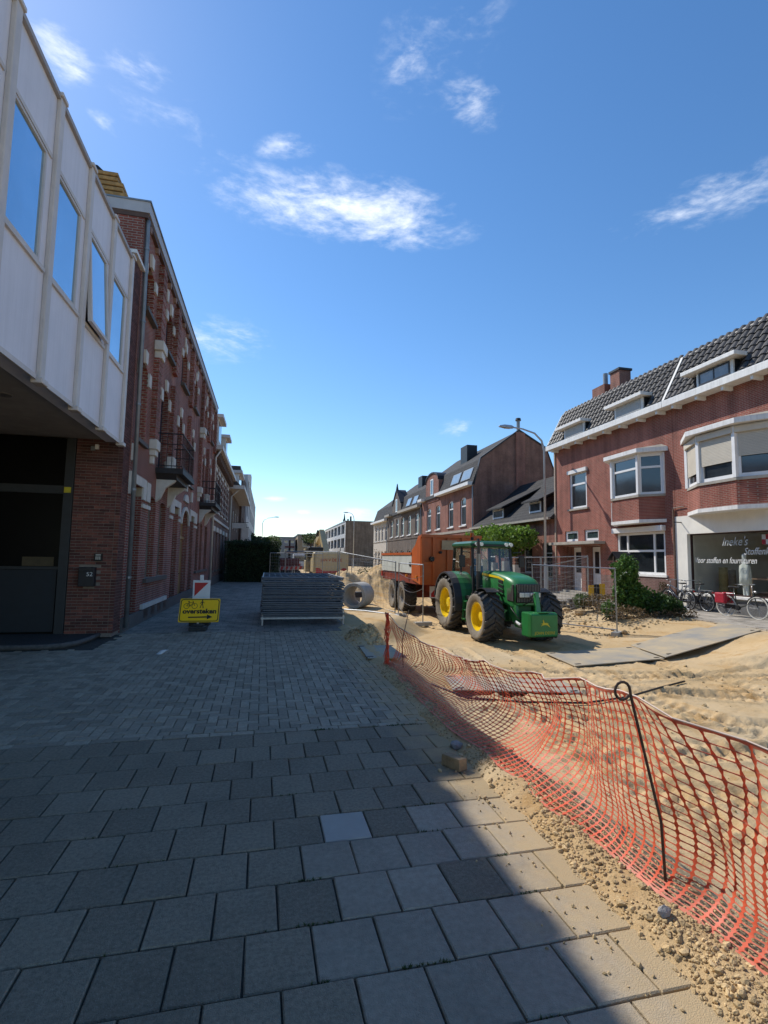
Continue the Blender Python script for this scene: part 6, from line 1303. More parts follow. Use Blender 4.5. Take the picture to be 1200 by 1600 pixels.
def excavator():
    t = thing('excavator', 'cream and red excavator seen from behind its counterweight', 'excavator', (4.5, 39, -.45))
    CR = mat('excavator_cream', (.56, .46, .27), .45, .08, 3, dirt=.2); RDX = mat('excavator_red', (.42, .035, .03), .45, .08)
    def sec(y, a, z0, z1, c=.14): return [(4.54-a+c, y, z0), (4.54+a-c, y, z0), (4.54+a, y, z0+c), (4.54+a, y, z1-c), (4.54+a-c, y, z1), (4.54-a+c, y, z1), (4.54-a, y, z1-c), (4.54-a, y, z0+c)]
    cw = MB().loft([sec(37.0, 1.12, .62, 2.05), sec(37.12, 1.27, .54, 2.14), sec(38.0, 1.30, .54, 2.16)]).build('counterweight', CR, t, bevel=.03)
    MB().box(3.3, 5.8, 38.01, 40.3, .62, 2.1).build('engine_house', CR, t, bevel=.05)
    fr = FR(4.54, 36.99, 1, 0, 0, -1); MB().prism(fr, [(-1.10, .62), (1.10, .62), (1.10, .98), (.85, .98), (.62, .78), (-.62, .78), (-.85, .98), (-1.10, .98)], -.02, .012).build('red_band', RDX, cw)
    text('lettering', 'JAN V DE BE', .30, (4.55, 36.975, 1.55), (1, 0, 0), (0, 0, 1), RDX, cw, sx=.95)
    c = MB(); c.box(2.95, 3.95, 40.4, 42, .6, 1.5); cb = c.build('cab', CR, t, bevel=.05); MB().box(2.98, 3.92, 40.42, 41.98, 1.501, 2.3).build('cab_glass', M_GLASS, cb); MB().box(2.9, 4.0, 40.3, 42.1, 2.301, 2.42).build('cab_roof', CR, cb)
    MB().box(3.0, 4.1, 38.3, 40.2, 2.17, 2.5).build('hood', M_BLACK, t, bevel=.08)
    for x in (3.2, 5.3):
        tr = MB(); P = [(37.6, -.40), (41.6, -.40), (42.0, -.05), (41.6, .32), (37.6, .32), (37.2, -.05)]; tr.extr([(x, y, z) for y, z in P], [(x+.6, y, z) for y, z in P]); tr.build('track', M_RUBBER, t, bevel=.05)
    MB().cyl((4.55, 39.6, .3), (4.55, 39.6, .62), .7, n=20).build('turntable', M_DARK, t)
    def beam(a, b, w, h0, h1): 
        a, b = Vector(a), Vector(b); d = (b-a).normalized(); s = Vector((1, 0, 0)); u = s.cross(d).normalized()
        return MB().hexa([a-s*w-u*h0, a+s*w-u*h0, a+s*w+u*h0, a-s*w+u*h0, b-s*w-u*h1, b+s*w-u*h1, b+s*w+u*h1, b-s*w+u*h1])
    bo = beam((4.75, 40.5, 1.3), (4.35, 42.3, 3.75), .22, .28, .32).build('boom', CR, t); beam((4.35, 42.3, 3.75), (4.3, 45.5, 3.0), .20, .3, .22).build('boom_end', CR, bo)
    beam((4.2, 45.4, 3.2), (4.1, 44.0, 1.0), .18, .26, .16).build('stick', CR, t); beam((4.9, 40.8, 1.6), (4.62, 42.2, 3.2), .07, .08, .08).build('boom_cylinder', M_STEEL, t); beam((4.05, 42.6, 3.9), (4.15, 44.9, 3.6), .07, .09, .08).build('stick_cylinder', M_DARK, t)
    b = MB(); b.extr([(3.6, y, z) for y, z in ((43.6, 1.1), (44.4, 1.1), (44.8, .4), (44.2, -.1), (43.4, .2))], [(4.7, y, z) for y, z in ((43.6, 1.1), (44.4, 1.1), (44.8, .4), (44.2, -.1), (43.4, .2))]); b.build('bucket', M_DARK, t)
    m = MB(); m.tube([(5.4, 38.6, 2.15), (5.4, 38.6, 2.5), (5.7, 38.6, 2.5), (5.7, 38.6, 2.15)], .03, 6); m.build('handrail', M_DARK, t)
    # smaller works things between hedge and excavator
    rm = thing('piling_rig', 'small dark red rig with a mast left of the excavator', 'machine', (2.3, 55, 0))
    MB().box(1.3, 3.3, 54, 56, .3, 1.6).build('body', mat('rig_dark_red', (.10, .02, .02), .6), rm, bevel=.1); MB().cyl((2.3, 55, 1.6), (2.3, 55, 3.5), .14, .08, 8).build('mast', M_DARK, rm)
    for z in (2.1, 2.7): MB().box(1.8, 2.8, 54.8, 55.2, z, z+.16).build('cross_arm', mat('rig_dark_red', (.10, .02, .02), .6), rm)
    MB().box(1.2, 3.4, 53.8, 56.2, -.05, .3).build('track', M_RUBBER, rm)
    for k, (x, y) in enumerate(((1.6, 43.5), (2.9, 46), (1.5, 58), (3.4, 62))):
        b = thing('barrier_board', ('red and white barrier board right of the hedge', 'red and white barrier board before the piling rig', 'distant barrier board beside the hedge', 'distant barrier board left of the excavator')[k], 'barrier', (x, y, 0)); MB().box(x-.6, x+.6, y-.02, y+.02, .65, .95).build('board', mat('dull_white', (.35, .35, .35), .7), b)
        for j in range(3): MB().prism(FR(0, y, 1, 0, 0, -1), [(x-.5+.38*j, .655), (x-.3+.38*j, .655), (x-.2+.38*j, .945), (x-.4+.38*j, .945)], .021, .025).build('red_stripe', M_REDP, b)
        for s in (-.5, .5): MB().box(x+s-.03, x+s+.03, y+.021, y+.06, 0, 1.0).build('leg', M_STEEL, b)
    v = thing('white_van', 'white van parked at the far end of the works', 'van', (4.4, 70, 0))
    P = [(0, .35), (4.6, .35), (4.6, 1.1), (3.9, 1.3), (3.3, 2.1), (0, 2.15)]; MB().extr([(3.4, 68+y, z) for y, z in P], [(5.3, 68+y, z) for y, z in P]).build('body', M_SIGNW, v, bevel=.08); MB().box(3.5, 5.2, 67.97, 68.0, 1.2, 1.9).build('rear_window', M_GLASS, v)
    for x in (3.5, 5.2):
        for y in (68.9, 71.6): MB().cyl((x-.12, y, .33), (x+.12, y, .33), .33, n=16).build('wheel', M_RUBBER, v)
    for x in (3.45, 5.15): MB().box(x, x+.1, 67.96, 67.999, .8, 1.15).build('tail_light', M_REDP, v)
excavator()
def lamp_post(x, y, h, reach, label, z0=0., head=.75):
    t = thing('street_lamp', label, 'street lamp', (x, y, z0)); pm = mat('lamp_grey', (.42, .44, .46), .4, .08, 4, metal=.4)
    MB().cyl((x, y, z0), (x, y, z0+1.6), .10, .095, 14).build('base', pm, t, smooth=False); p = [(x, y, z0+1.6), (x, y, h-1.2), (x-.06*reach, y, h-.65), (x-.22*reach, y, h-.25), (x-.5*reach, y, h-.05), (x-.72*reach, y, h)]
    MB().tube(p, [.075, .06, .055, .05, .045, .045], 12).build('pole', pm, t, smooth=True)
    hx = x-.72*reach; s = lambda xx, w, za, zb: [(xx, y-w, za), (xx, y+w, za), (xx, y+w*.8, zb), (xx, y-w*.8, zb)]
    MB().loft([s(hx+.05, .06, h-.06, h+.05), s(hx-.15*head, .14, h-.07, h+.09), s(hx-.7*head, .16, h-.06, h+.10), s(hx-1.1*head, .09, h-.03, h+.05)]).build('lamp_head', pm, t, bevel=.02)
    MB().box(hx-.65*head, hx-.2*head, y-.1, y+.1, h-.09, h-.071).build('lens', mat('lamp_lens', (.5, .5, .48), .3), t)
lamp_post(15.15, 25.9, 9.2, 2.7, 'tall grey street lamp curving over the street beside the red brick house')
lamp_post(-1.0, 96, 9.0, -4, 'distant street lamp above the hedge'); lamp_post(17.6-3, 88, 9.6, 1.5, 'distant street lamp in front of the grey block')
# ------------------------------------------------------------------ vegetation and small things on the right
def bicycle(loc, rz, col, label, step=False, pannier=None, white_tyre=False, basket=False):
    t = thing('bicycle', label, 'bicycle', loc, rz); L = dict(local=True); fm = mat('bike_'+label.split()[0], col, .35, .1, 5, coat=.4); tw = mat('tyre_cream', (.55, .52, .45), .8) if white_tyre else M_RUBBER
    r = .345
    for y, n in ((.55, 'front_wheel'), (-.55, 'rear_wheel')):
        w = MB().tube([(0, y+r*math.cos(R(a)), r+.0+r*math.sin(R(a))) for a in range(0, 360, 12)], .022, 6, closed=True).build(n, tw, t, smooth=True, **L)
        MB().tube([(0, y+(r-.03)*math.cos(R(a)), r+(r-.03)*math.sin(R(a))) for a in range(0, 360, 15)], .011, 5, closed=True).build('rim', M_STEEL, w, **L)
        s = MB()
        for k in range(14): a = 2*math.pi*k/14; s.cyl((.02*(-1)**k, y, r), (0, y+(r-.03)*math.cos(a), r+(r-.03)*math.sin(a)), .002, n=3, cap=False)
        s.cyl((-.04, y, r), (.04, y, r), .025, n=8); s.build('spokes', M_STEEL, w, **L)
        f = MB(); pr = None
        for a in range(20 if y < 0 else 30, 200 if y < 0 else 165, 15):
            c = [(x, y+(r+.045)*math.cos(R(a)), r+(r+.045)*math.sin(R(a))) for x in (-.025, .025)]+[(x, y+(r+.052)*math.cos(R(a)), r+(r+.052)*math.sin(R(a))) for x in (.025, -.025)]
            if pr: f.loft([pr, c])
            pr = c
        f.build('mudguard', M_DARK, t, **L)
    fr_ = MB(); bb, st, hd, hb = (0, -.12, .30), (0, -.25, .85), (0, .40, .88), (0, .44, .74)
    fr_.tube([bb, st], .018, 8); fr_.tube([hb, bb] if not step else [hb, (0, .2, .42), bb], .021, 8); fr_.tube([(0, -.21, .66), hd] if not step else [(0, -.18, .5), (0, .2, .55), hb], .018, 8); fr_.tube([hd, hb, (0, .50, .55), (0, .55, r)], .018, 8)
    for x in (-.05, .05): fr_.tube([bb, (x, -.55, r)], .011, 6); fr_.tube([(0, -.22, .72), (x, -.55, r)], .009, 6)
    fr_.build('frame', fm, t, smooth=True, **L)
    m = MB(); m.loft([[(-.03, -.02, .97), (.03, -.02, .97), (.03, -.02, 1.0), (-.03, -.02, 1.0)], [(-.05, -.2, .95), (.05, -.2, .95), (.05, -.2, 1.0), (-.05, -.2, 1.0)], [(-.09, -.33, .95), (.09, -.33, .95), (.085, -.33, 1.01), (-.085, -.33, 1.01)], [(-.08, -.4, .97), (.08, -.4, .97), (.07, -.4, 1.01), (-.07, -.4, 1.01)]]); m.build('saddle', M_BLACK, t, bevel=.015, **L)
    MB().tube([(0, -.24, .8), (0, -.26, .97)], .013, 6).build('seat_post', M_STEEL, t, **L)
    h = MB(); h.tube([hd, (0, .38, 1.05)], .014, 6); h.tube([(-.29, .14, 1.08), (-.22, .34, 1.10), (0, .40, 1.07), (.22, .34, 1.10), (.29, .14, 1.08)], .012, 6); h.build('handlebar', M_STEEL, t, smooth=True, **L)
    g = MB()
    for s in (-1, 1): g.cyl((s*.29, .14, 1.08), (s*.31, .06, 1.075), .018, n=8)
    g.build('grip', M_BLACK, t, **L)
    k = MB(); k.cyl((-.03, *bb[1:]), (.05, *bb[1:]), .075, n=14); k.tube([(.06, -.12, .30), (.06, -.02, .16)], .009, 5); k.tube([(-.06, -.12, .30), (-.06, -.22, .44)], .009, 5); k.box(.06, .15, -.06, .02, .145, .17); k.box(-.15, -.06, -.26, -.18, .43, .455); k.build('crank', M_DARK, t, **L)
    c = MB(); c.box(.04, .055, -.56, -.05, .26, .40); c.build('chain_guard', M_BLACK, t, bevel=.01, **L)
    rk = MB()
    for x in (-.06, 0, .06): rk.tube([(x, -.28, .76), (x, -.82, .76)], .006, 5)
    for x in (-.07, .07): rk.tube([(x, -.75, .76), (x*.8, -.56, r)], .006, 5)
    rk.tube([(-.06, -.82, .76), (.06, -.82, .76)], .006, 5); rk.build('rack', M_STEEL, t, **L)
    MB().tube([(.08, -.3, .3), (.2, -.42, .01)], .009, 5).build('kick_stand', M_STEEL, t, **L)
    MB().cyl((0, .47, .86), (0, .53, .86), .04, n=10).build('front_lamp', M_STEEL, t, **L); MB().box(-.03, .03, -.86, -.83, .68, .73).build('rear_lamp', M_REDP, t, **L)
    if pannier:
        for s in (-1, 1): MB().box(min(s*.08, s*.22), max(s*.08, s*.22), -.80, -.42, .42, .78).build('pannier', mat('pannier_red', pannier, .5, .25, 14), t, bevel=.04, **L)
    if basket: 
        b = MB(); b.loft([[(-.15, .42, .92), (.15, .42, .92), (.15, .66, .92), (-.15, .66, .92)], [(-.18, .4, 1.14), (.18, .4, 1.14), (.18, .72, 1.14), (-.18, .72, 1.14)]]); b.build('basket', mat('wicker', (.12, .07, .04), .8, .3, 40), t, **L)
bicycle((15.55, 16.95, .0), R(-4), (.045, .06, .09), 'blue-grey city bicycle parked against the shop front', basket=False)
bicycle((15.25, 13.95, .0), R(183), (.03, .035, .03), 'dark bicycle with red panniers and pale tyres outside the shop', step=True, pannier=(.36, .015, .03), white_tyre=True)
bicycle((15.75, 16.35, .0), R(-2), (.10, .10, .11), 'grey bicycle parked behind the blue-grey one')

def plant(name, label, cat, blobs, n, size, col, seed, stems=True, trans=.3):
    rg = random.Random(seed); x0, y0 = blobs[0][0], blobs[0][1]; z0 = gz(x0, y0); t = thing(name, label, cat, (x0, y0, z0)); pts = []; tot = sum(b[3]*b[4]*b[5] for b in blobs)
    for bx, by, bz, rx, ry, rz in blobs:
        for k in range(int(n*rx*ry*rz/tot)):
            v = Vector((rg.gauss(0, 1), rg.gauss(0, 1), rg.gauss(0, 1))).normalized(); d = rg.uniform(.35, 1)**.5*(1+.35*noise.noise(v*2.3+Vector((bx, by, seed))))
            pts.append((bx+v.x*rx*d, by+v.y*ry*d, max(z0+.03, bz+v.z*rz*d)))
    mb = MB(); leaf_cloud(mb, pts, size, rg); mb.build('foliage', mat('leaf_'+name+str(seed), col, .5, .45, 5, trans=trans, rnd=-.4), t, recalc=False)
    if stems:
        s = MB()
        for bx, by, bz, rx, ry, rz in blobs:
            for k in range(5): s.tube([(x0+rg.gauss(0, .08), y0+rg.gauss(0, .08), z0), ((x0+bx)/2+rg.gauss(0, .1), (y0+by)/2+rg.gauss(0, .1), (z0+bz)/2), (bx+rg.gauss(0, rx*.4), by+rg.gauss(0, ry*.4), bz+rz*.4)], [.025, .016, .006], 5)
        s.build('stem', MATS['bark'], t)
    return t
plant('garden_bush', 'tall bright green bush beside the fence post', 'bush', [(11.75, 15.0, .75, .48, .45, .6), (11.70, 15.0, 1.40, .46, .42, .58), (12.0, 14.9, .5, .55, .5, .5)], 6500, .055, (.085, .17, .03), 21)
plant('garden_bush', 'low dark green bush in front of the house base', 'bush', [(12.75, 14.9, .35, .65, .6, .42), (13.2, 14.8, .25, .5, .5, .32), (12.4, 14.6, .3, .45, .45, .36)], 5200, .05, (.042, .09, .018), 22)
plant('weed', 'small green weed clump on the earth bank', 'plant', [(10.75, 14.6, .25, .22, .22, .28)], 500, .04, (.08, .15, .03), 23)
plant('weed', 'pale green grass tuft on the earth bank by the yellow boards', 'plant', [(10.9, 16.2, .38, .35, .3, .25)], 700, .04, (.11, .15, .05), 24)
plant('dry_scrub', 'dry brown scrub along the foot of the bushes', 'shrub', [(11.2, 14.3, .1, .7, .5, .3), (12.3, 14.2, .05, .8, .4, .22), (11.3, 15.6, .35, .8, .8, .3), (13.3, 14.3, .1, .5, .4, .2)], 3600, .035, (.16, .11, .055), 25)
plant('dry_scrub', 'dark scrub growing up the wall beside the first bicycle', 'shrub', [(15.75, 17.9, .5, .18, .3, .55)], 500, .04, (.10, .075, .04), 26)
plant('distant_shrub', 'green shrubs behind the sand heap', 'shrub', [(7.5, 34, .5, 1.6, 1, .8), (10, 35, .6, 1.8, 1, .9)], 2400, .08, (.05, .075, .022), 27)
plant('distant_shrub', 'bare brown shrubs in front of the blank end wall', 'shrub', [(12.5, 60, .8, 2.5, 2, 1.8), (15, 62, .8, 1.5, 2, 2.0)], 1800, .07, (.09, .08, .06), 28)
plant('pergola_vine', 'bright green vine spreading over the front of the low house', 'vine', [(14.6, 29.5, 3.2, 1.3, 1.5, .75), (14.3, 31.5, 3.3, 1.2, 1.3, .75), (14.0, 33.2, 3.0, 1.0, 1.0, .7), (15.0, 28.0, 3.1, .8, .8, .7), (14.9, 30.2, 2.5, .9, 1.6, .6)], 9000, .10, (.14, .24, .035), 29, trans=.4)
pg = thing('front_garden_wall', 'pale broken garden walls and posts in front of the low house', 'wall', (14.3, 30, 0))
for y, h in ((27.3, 1.5), (28.6, 1.7), (30.2, 1.6), (31.8, 1.8), (33.4, 1.5)): MB().box(13.9, 14.25, y-.18, y+.18, 0, h).build('post', M_CONC, pg)
for y, h in ((27.95, 1.1), (29.4, 1.2), (31.0, .9), (32.6, 1.2)): MB().box(14.0, 14.12, y-.46, y+.46, 0, h).build('wall_panel', mat('garden_panel', (.30, .26, .19), .85, .3, 4, bump=.3), pg)
bt = thing('bird_table', 'bird table with a black sloping roof behind the bush', 'bird table', (12.3, 16, .05))
MB().box(12.26, 12.34, 15.96, 16.04, 0, 1.72).build('post', MATS['bark'], bt); MB().box(12.05, 12.55, 15.8, 16.2, 1.70, 1.74).build('tray', MATS['bark'], bt)
m = MB(); m.extr([(11.98, y, z) for y, z in ((15.72, 1.80), (16.0, 2.08), (16.0, 2.12), (15.72, 1.84))], [(12.62, y, z) for y, z in ((15.72, 1.80), (16.0, 2.08), (16.0, 2.12), (15.72, 1.84))]); m.extr([(11.98, y, z) for y, z in ((16.28, 1.80), (16.001, 2.08), (16.001, 2.12), (16.28, 1.84))], [(12.62, y, z) for y, z in ((16.28, 1.80), (16.001, 2.08), (16.001, 2.12), (16.28, 1.84))]); m.build('roof', M_BLACK, bt)
for x in (12.02, 12.55): MB().box(x, x+.04, 15.98, 16.02, 1.74, 1.98).build('strut', MATS['bark'], bt)
yb = thing('marker_boards', 'black utility post with a yellow board on each side', 'marker', (12.72, 18, 0))
MB().box(12.62, 12.84, 17.95, 18.1, 0, .86).build('post', M_BLACK, yb, bevel=.02)
for a, b, z in ((12.38, 12.60, .22), (12.86, 13.10, .28)): MB().box(a, b, 17.97, 18.0, z, z+.6).build('board', mat('marker_yellow', (.62, .36, .02), .5, .08), yb)
st = [(11.1, 18.2), (11.5, 18.25), (11.9, 18.2), (12.2, 18.3), (11.3, 18.2), (11.75, 18.2)]
for k, (x, y) in enumerate(st):
    z = gz(x, y) if k < 4 else gz(x, y)+.21
    b = thing('kerb_block', ('pale hollow kerb block on the pile by the porch steps, %s' % ('leftmost', 'second from the left', 'third from the left', 'rightmost', 'upper left one', 'upper right one')[k]), 'block', (x, y, z), R(random.uniform(-8, 8)))
    m = MB(); m.box(-.18, .18, -.12, .12, 0, .05); m.box(-.18, .18, -.12, .12, .15, .2); m.box(-.18, -.13, -.12, .12, .05, .15); m.box(.13, .18, -.12, .12, .05, .15); m.box(-.025, .025, -.12, .12, .05, .15); m.build('shell', M_CONC, b, local=True); MB().box(-.128, .128, .05, .119, .051, .149).build('dark_infill', M_DARK, b, local=True)  # near-black infill puts the shade of the hollows into colour

# steel road plates, cable, net, rubble
M_PLATE = mat('road_plate', (.26, .25, .225), .8, .2, 1.6, bump=.15, bscale=30, col2=(.46, .36, .22))
def plate(pts, label, th=.022):
    cx = sum(p[0] for p in pts)/4; cy = sum(p[1] for p in pts)/4; o = thing('road_plate', label, 'road plate', (cx, cy, gz(cx, cy)), group='road plates on the sand')
    m = MB().extr([(x, y, z) for x, y, z in pts], [(x, y, z+th) for x, y, z in pts]); po = m.build('plate', M_PLATE, o, bevel=.004)
    h = MB(); 
    for u, v in ((.06, .08), (.06, .92), (.94, .08), (.94, .92)):
        a = Vector(pts[0]).lerp(Vector(pts[1]), u); b = Vector(pts[3]).lerp(Vector(pts[2]), u); c = a.lerp(b, v); h.obox(c+Vector((0, 0, th+.004)), (.07, .01, 0), (-.003, .02, 0), (0, 0, .004))
    h.build('lifting_slot', M_BLACK, po)
plate([(6.35, 9.75, -.445), (8.85, 10.10, -.425), (9.15, 11.55, -.415), (6.5, 11.2, -.44)], 'road plate half covered by sand in front of the tractor')
plate([(8.9, 10.12, -.40), (12.85, 11.2, .0), (13.15, 12.85, .01), (9.2, 11.65, -.39)], 'long road plate ramping up to the right pavement')
plate([(3.05, 8.15, -.40), (5.2, 7.75, -.44), (5.35, 8.7, -.44), (3.25, 9.15, -.40)], 'sand covered road plate behind the orange net')
plate([(1.74, 8.75, .028), (2.42, 8.70, .030), (2.42, 9.95, .030), (1.80, 10.0, .028)], 'dark steel plate at the pavement edge', .02)
cb = thing('black_hose', 'thin black hose trailing over the sand behind the net', 'hose', (4.5, 7.2, -.4)); MB().tube([(x, y, gz(x, y)+.03) for x, y in ((2.7, 8.2), (3.2, 7.9), (4.0, 7.5), (4.9, 7.25), (5.8, 7.4), (6.8, 7.9), (7.6, 8.2))], .018, 6).build('hose', M_BLACK, cb, smooth=True)
bk = thing('sandstone_block', 'small tan block standing at the edge of the paving', 'block', (1.60, 4.24, .0), R(28)); bk.scale = (.85, .85, .85)
MB().hexa([(-.055, -.12, 0), (.055, -.13, 0), (.055, .11, 0), (-.055, .12, 0), (-.05, -.115, .115), (.052, -.125, .11), (.05, .105, .105), (-.052, .115, .11)]).build('block', mat('tan_block', (.30, .215, .12), .9, .2, 14, bump=.4), bk, local=True, bevel=.008)
lt = thing('litter', 'small crumpled white wrapper on the clay pavers', 'litter', (-1.74, 9.84, 0), .4)
m = MB(); rg = random.Random(1); m.loft([[(.07*math.cos(a)*(.6+.5*rg.random())+(k-1)*.04, .04*math.sin(a), .005+.03*k) for a in (0, 1.2, 2.5, 3.7, 5)] for k in range(3)]); m.build('wrapper', M_SIGNW, lt, local=True)
M_NET = mat('orange_plastic_net', (.95, .215, .105), .45, .12, 9, trans=.5); M_NETL = mat('pale_net_filament', (.80, .26, .16), .5, .15, 9, trans=.4)
def orange_net():
    t = thing('safety_net', 'orange plastic barrier net sagging along the pavement edge', 'net', (2.1, 4.5, 0))
    KB = [(8.20, 1.95, .05), (7.2, 1.90, .04), (6.0, 1.86, .05), (5.1, 1.86, .06), (4.3, 1.92, .05), (3.4, 1.97, .05), (2.39, 2.02, .05), (1.88, 2.08, .05), (1.0, 2.18, .05)]
    KT = [(8.20, 1.97, .86), (7.75, 2.06, .66), (7.1, 2.20, .54), (6.0, 2.34, .55), (5.1, 2.24, .66), (4.1, 2.32, .75), (3.2, 2.16, .92), (2.42, 1.93, 1.02), (1.9, 2.14, .90), (1.0, 2.36, .86)]
    KB = [(y, x, gz(x, y)+.012) for y, x, _ in KB]
    def interp(K, y):
        for (y0, x0, z0), (y1, x1, z1) in zip(K, K[1:]):
            if y0 >= y >= y1: s = (y0-y)/(y0-y1); s = s*s*(3-2*s)*.5+s*.5; return Vector((x0+(x1-x0)*s, y, z0+(z1-z0)*s))
        return Vector((K[-1][1], y, K[-1][2]))
    def S(y, s):
        b, tp = interp(KB, y), interp(KT, y); sag = max(0., 1.02-(tp.z-b.z)); c = Vector((max(b.x, tp.x)+.20+.32*sag, y, .20-.12*sag))
        p = b*(1-s)**2+c*2*s*(1-s)+tp*s*s
        w = .02*math.sin(y*9+s*3)+.10*noise.noise(Vector((y*1.9, s*2.2, 2)))+.055*noise.noise(Vector((y*4.3, s*3, 7))); p.x += w*(.3+s); p.y += .16*noise.noise(Vector((y*1.5, s*1.8, 11)))*(.25+s); p.z += .04*noise.noise(Vector((y*2.3, s*2, 5)))*s
        return p
    ys = [8.2-.069*k for k in range(104)]; NS = 25
    grid = [[S(y, j/NS) for j in range(NS+1)] for y in ys]
    v = MB(); hmb = MB(); loc = Vector(OFF[t.name])
    for i in range(len(ys)):
        ring = []
        for j in range(NS*2+1):
            a = j/2; j0 = int(min(a, NS-1)); p = grid[i][j0].lerp(grid[i][j0+1], a-j0)
            tang = (grid[min(i+1, len(ys)-1)][j0]-grid[max(i-1, 0)][j0]).normalized(); w = .0125 if j % 2 == 0 else .004
            ring.append((p-tang*w, p+tang*w))
        i0 = len(v.v)
        for a, b in ring: v.v += [tuple(a), tuple(b)]
        for j in range(len(ring)-1): q = i0+2*j; v.f.append((q, q+1, q+3, q+2))
    for j in range(NS+1):
        for i in range(len(ys)-1):
            a, b = grid[i][j], grid[i+1][j]; up = (grid[i][min(j+1, NS)]-grid[i][max(j-1, 0)]).normalized(); w = .0026 if 0 < j < NS else .006; m_ = a.lerp(b, .5); i0 = len(hmb.v)
            hmb.v += [tuple(a-up*w*1.9), tuple(a+up*w*1.9), tuple(m_-up*w), tuple(m_+up*w), tuple(b-up*w*1.9), tuple(b+up*w*1.9)]; hmb.f += [(i0, i0+1, i0+3, i0+2), (i0+2, i0+3, i0+5, i0+4)]
    for nm, mb, m in (('vertical_band', v, M_NET), ('filament', hmb, M_NETL)):
        o = mb.build(nm, m, t, recalc=False); o['kind'] = 'stuff'; sd = o.modifiers.new('thickness', 'SOLIDIFY'); sd.thickness = .0022; sd.offset = 0
    g = MB(); rg = random.Random(6)      # gathered end
    for k in range(16):
        p = [(1.95+rg.gauss(0, .022), 8.22+rg.gauss(0, .04), .04+.82*s/6) for s in range(7)]; g.tube(p, .006, 4)
    g.build('gathered_end', M_NET, t)
    rp = MB().tube([tuple(S(y, 1.0)+Vector((0, 0, .012))) for y in [8.2-.2*k for k in range(36)]], .005, 5).build('top_cord', mat('pale_cord', (.62, .50, .42), .7), t)
    for y, lab in ((2.40, 'rusty iron peg with a looped top holding up the orange net'), (8.25, 'thin iron peg at the gathered far end of the orange net')):
        b = interp(KB, y); z0 = -.15
        pk = thing('iron_peg', lab, 'peg', (b.x, y, 0)); x = b.x; tx = interp(KT, y).x-.04; top = 1.02 if y < 5 else .9
        pts = [(x+.06, y, z0), (x+.03, y, .4), (tx, y, top)]+([(tx-.01+.0, y, top+.05)]+[(tx-.055+.045*math.cos(R(a)), y, top+.055+.045*math.sin(R(a))) for a in range(0, 330, 25)] if y < 5 else [])
        MB().tube(pts, .0075, 8).build('rod', mat('rusty_iron', (.07, .04, .028), .75, .35, 20, bump=.3), pk, smooth=True)
orange_net()
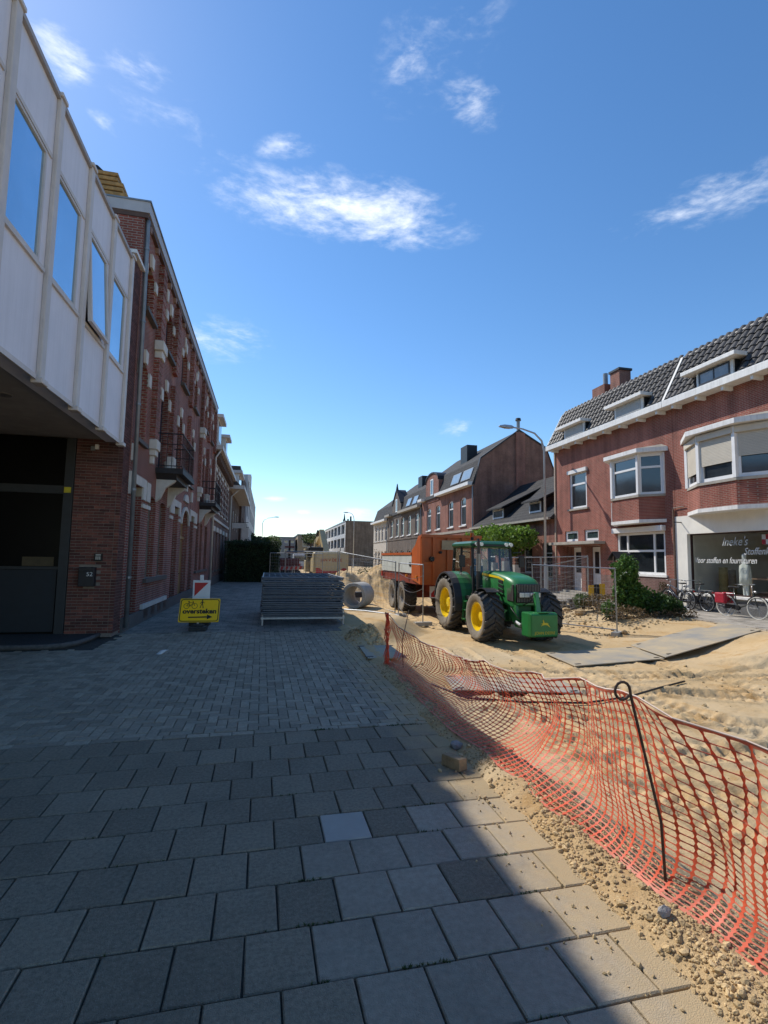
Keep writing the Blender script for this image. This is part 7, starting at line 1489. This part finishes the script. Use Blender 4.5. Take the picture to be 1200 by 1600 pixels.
def rubble():
    ico = bmesh.new(); bmesh.ops.create_icosphere(ico, subdivisions=1, radius=1); IV = [v.co.copy() for v in ico.verts]; IF = [[v.index for v in f.verts] for f in ico.faces]; ico.free()
    rg = random.Random(31); mb = MB()
    def clod(x, y, r, z=None):
        s = Vector((rg.uniform(.7, 1.25), rg.uniform(.7, 1.25), rg.uniform(.55, .9))); M = Matrix.Rotation(rg.uniform(0, 6.28), 3, Vector((rg.gauss(0, 1), rg.gauss(0, 1), rg.gauss(0, 1))).normalized()); i0 = len(mb.v); z = gz(x, y)+r*.25 if z is None else z
        for v in IV: q = M @ Vector((v.x*s.x, v.y*s.y, v.z*s.z))*(1+rg.uniform(-.22, .22)); mb.v.append((x+q.x*r, y+q.y*r, z+q.z*r))
        mb.f += [tuple(i0+k for k in f) for f in IF]
    n = 0
    while n < 15000:
        y = 1.2+7.2*rg.random()**1.5; d = rg.gauss(0, .33); x = 2.03+d+(.10 if y > 4.5 else 0)
        if x < 1.72+.14*noise.noise(Vector((y*2.1, 0, 0))) or x > 3.4: continue
        if noise.noise(Vector((x*3, y*3, 9))) < -.22 and rg.random() < .75: continue
        clod(x, y, min(.034, .004+abs(rg.gauss(0, .005))) if rg.random() < .97 else rg.uniform(.012, .024)); n += 1
    for k in range(700): x, y = rg.uniform(2.2, 9), rg.uniform(1.2, 12); clod(x, y, .006+abs(rg.gauss(0, .012)))
    for k in range(120): x = 1.66-abs(rg.gauss(0, .13)); y = rg.uniform(1.4, 4.6); clod(x, y, .004+abs(rg.gauss(0, .004)), .004)
    for k in range(700): a = rg.uniform(0, 6.28); d = abs(rg.gauss(0, .35)); clod(2.2+d*math.cos(a), 11+d*math.sin(a)*1.4, .01+abs(rg.gauss(0, .02)))
    for k in range(700): clod(rg.uniform(9.3, 12.9), rg.uniform(13.2, 18.5), .012+abs(rg.gauss(0, .026)))
    o = mb.build('rubble', mat('clod', (.47, .34, .18), .95, .25, 9, bump=.5, bscale=90, rnd=-.28), recalc=False)
    single(o, 'loose sandy rubble and clods along the pavement edge', 'rubble', kind='stuff')
    big = [(1.78, 4.65, .075, 'grey'), (2.38, 2.55, .05, 'tan'), (2.55, 3.1, .045, 'tan'), (1.92, 2.25, .04, 'grey'), (2.16, 1.95, .045, 'tan'), (2.35, 1.75, .05, 'grey'), (10.6, 15.9, .22, 'tan'), (10.2, 16.6, .2, 'tan'), (10.9, 17.2, .18, 'tan'), (9.9, 17.6, .22, 'tan'), (10.35, 13.35, .12, 'tan')]
    lab = ['grey stone in the shade behind the tan block', 'tan stone among the rubble near the looped peg', 'tan stone behind the net left of the looped peg', 'grey stone on the paving side of the net', 'tan stone at the foot of the net bottom right', 'grey stone behind the net at the lower right', 'broken earth clod behind the leaning fence panel', 'earth clod beside the tractor wheel', 'flat earth clod below the kerb blocks', 'large clod left of the kerb blocks', 'clod at the foot of the leaning fence post']
    for (x, y, r, c), l in zip(big, lab):
        mb2 = MB(); s = (1, .8, .65)
        for v in IV: k = 1+rg.uniform(-.2, .2); mb2.v.append((v.x*r*s[0]*k, v.y*r*s[1]*k, v.z*r*s[2]*k+r*.35))
        mb2.f = [tuple(f) for f in IF]; o = mb2.build('stone', mat('stone_'+c, (.26, .25, .24) if c == 'grey' else (.42, .29, .15), .9, .25, 12, bump=.5), recalc=False); o.location = (x, y, gz(x, y)); o.rotation_euler = (0, 0, rg.uniform(0, 6)); single(o, l, 'stone', 'larger stones in the dug-out street')
rubble()
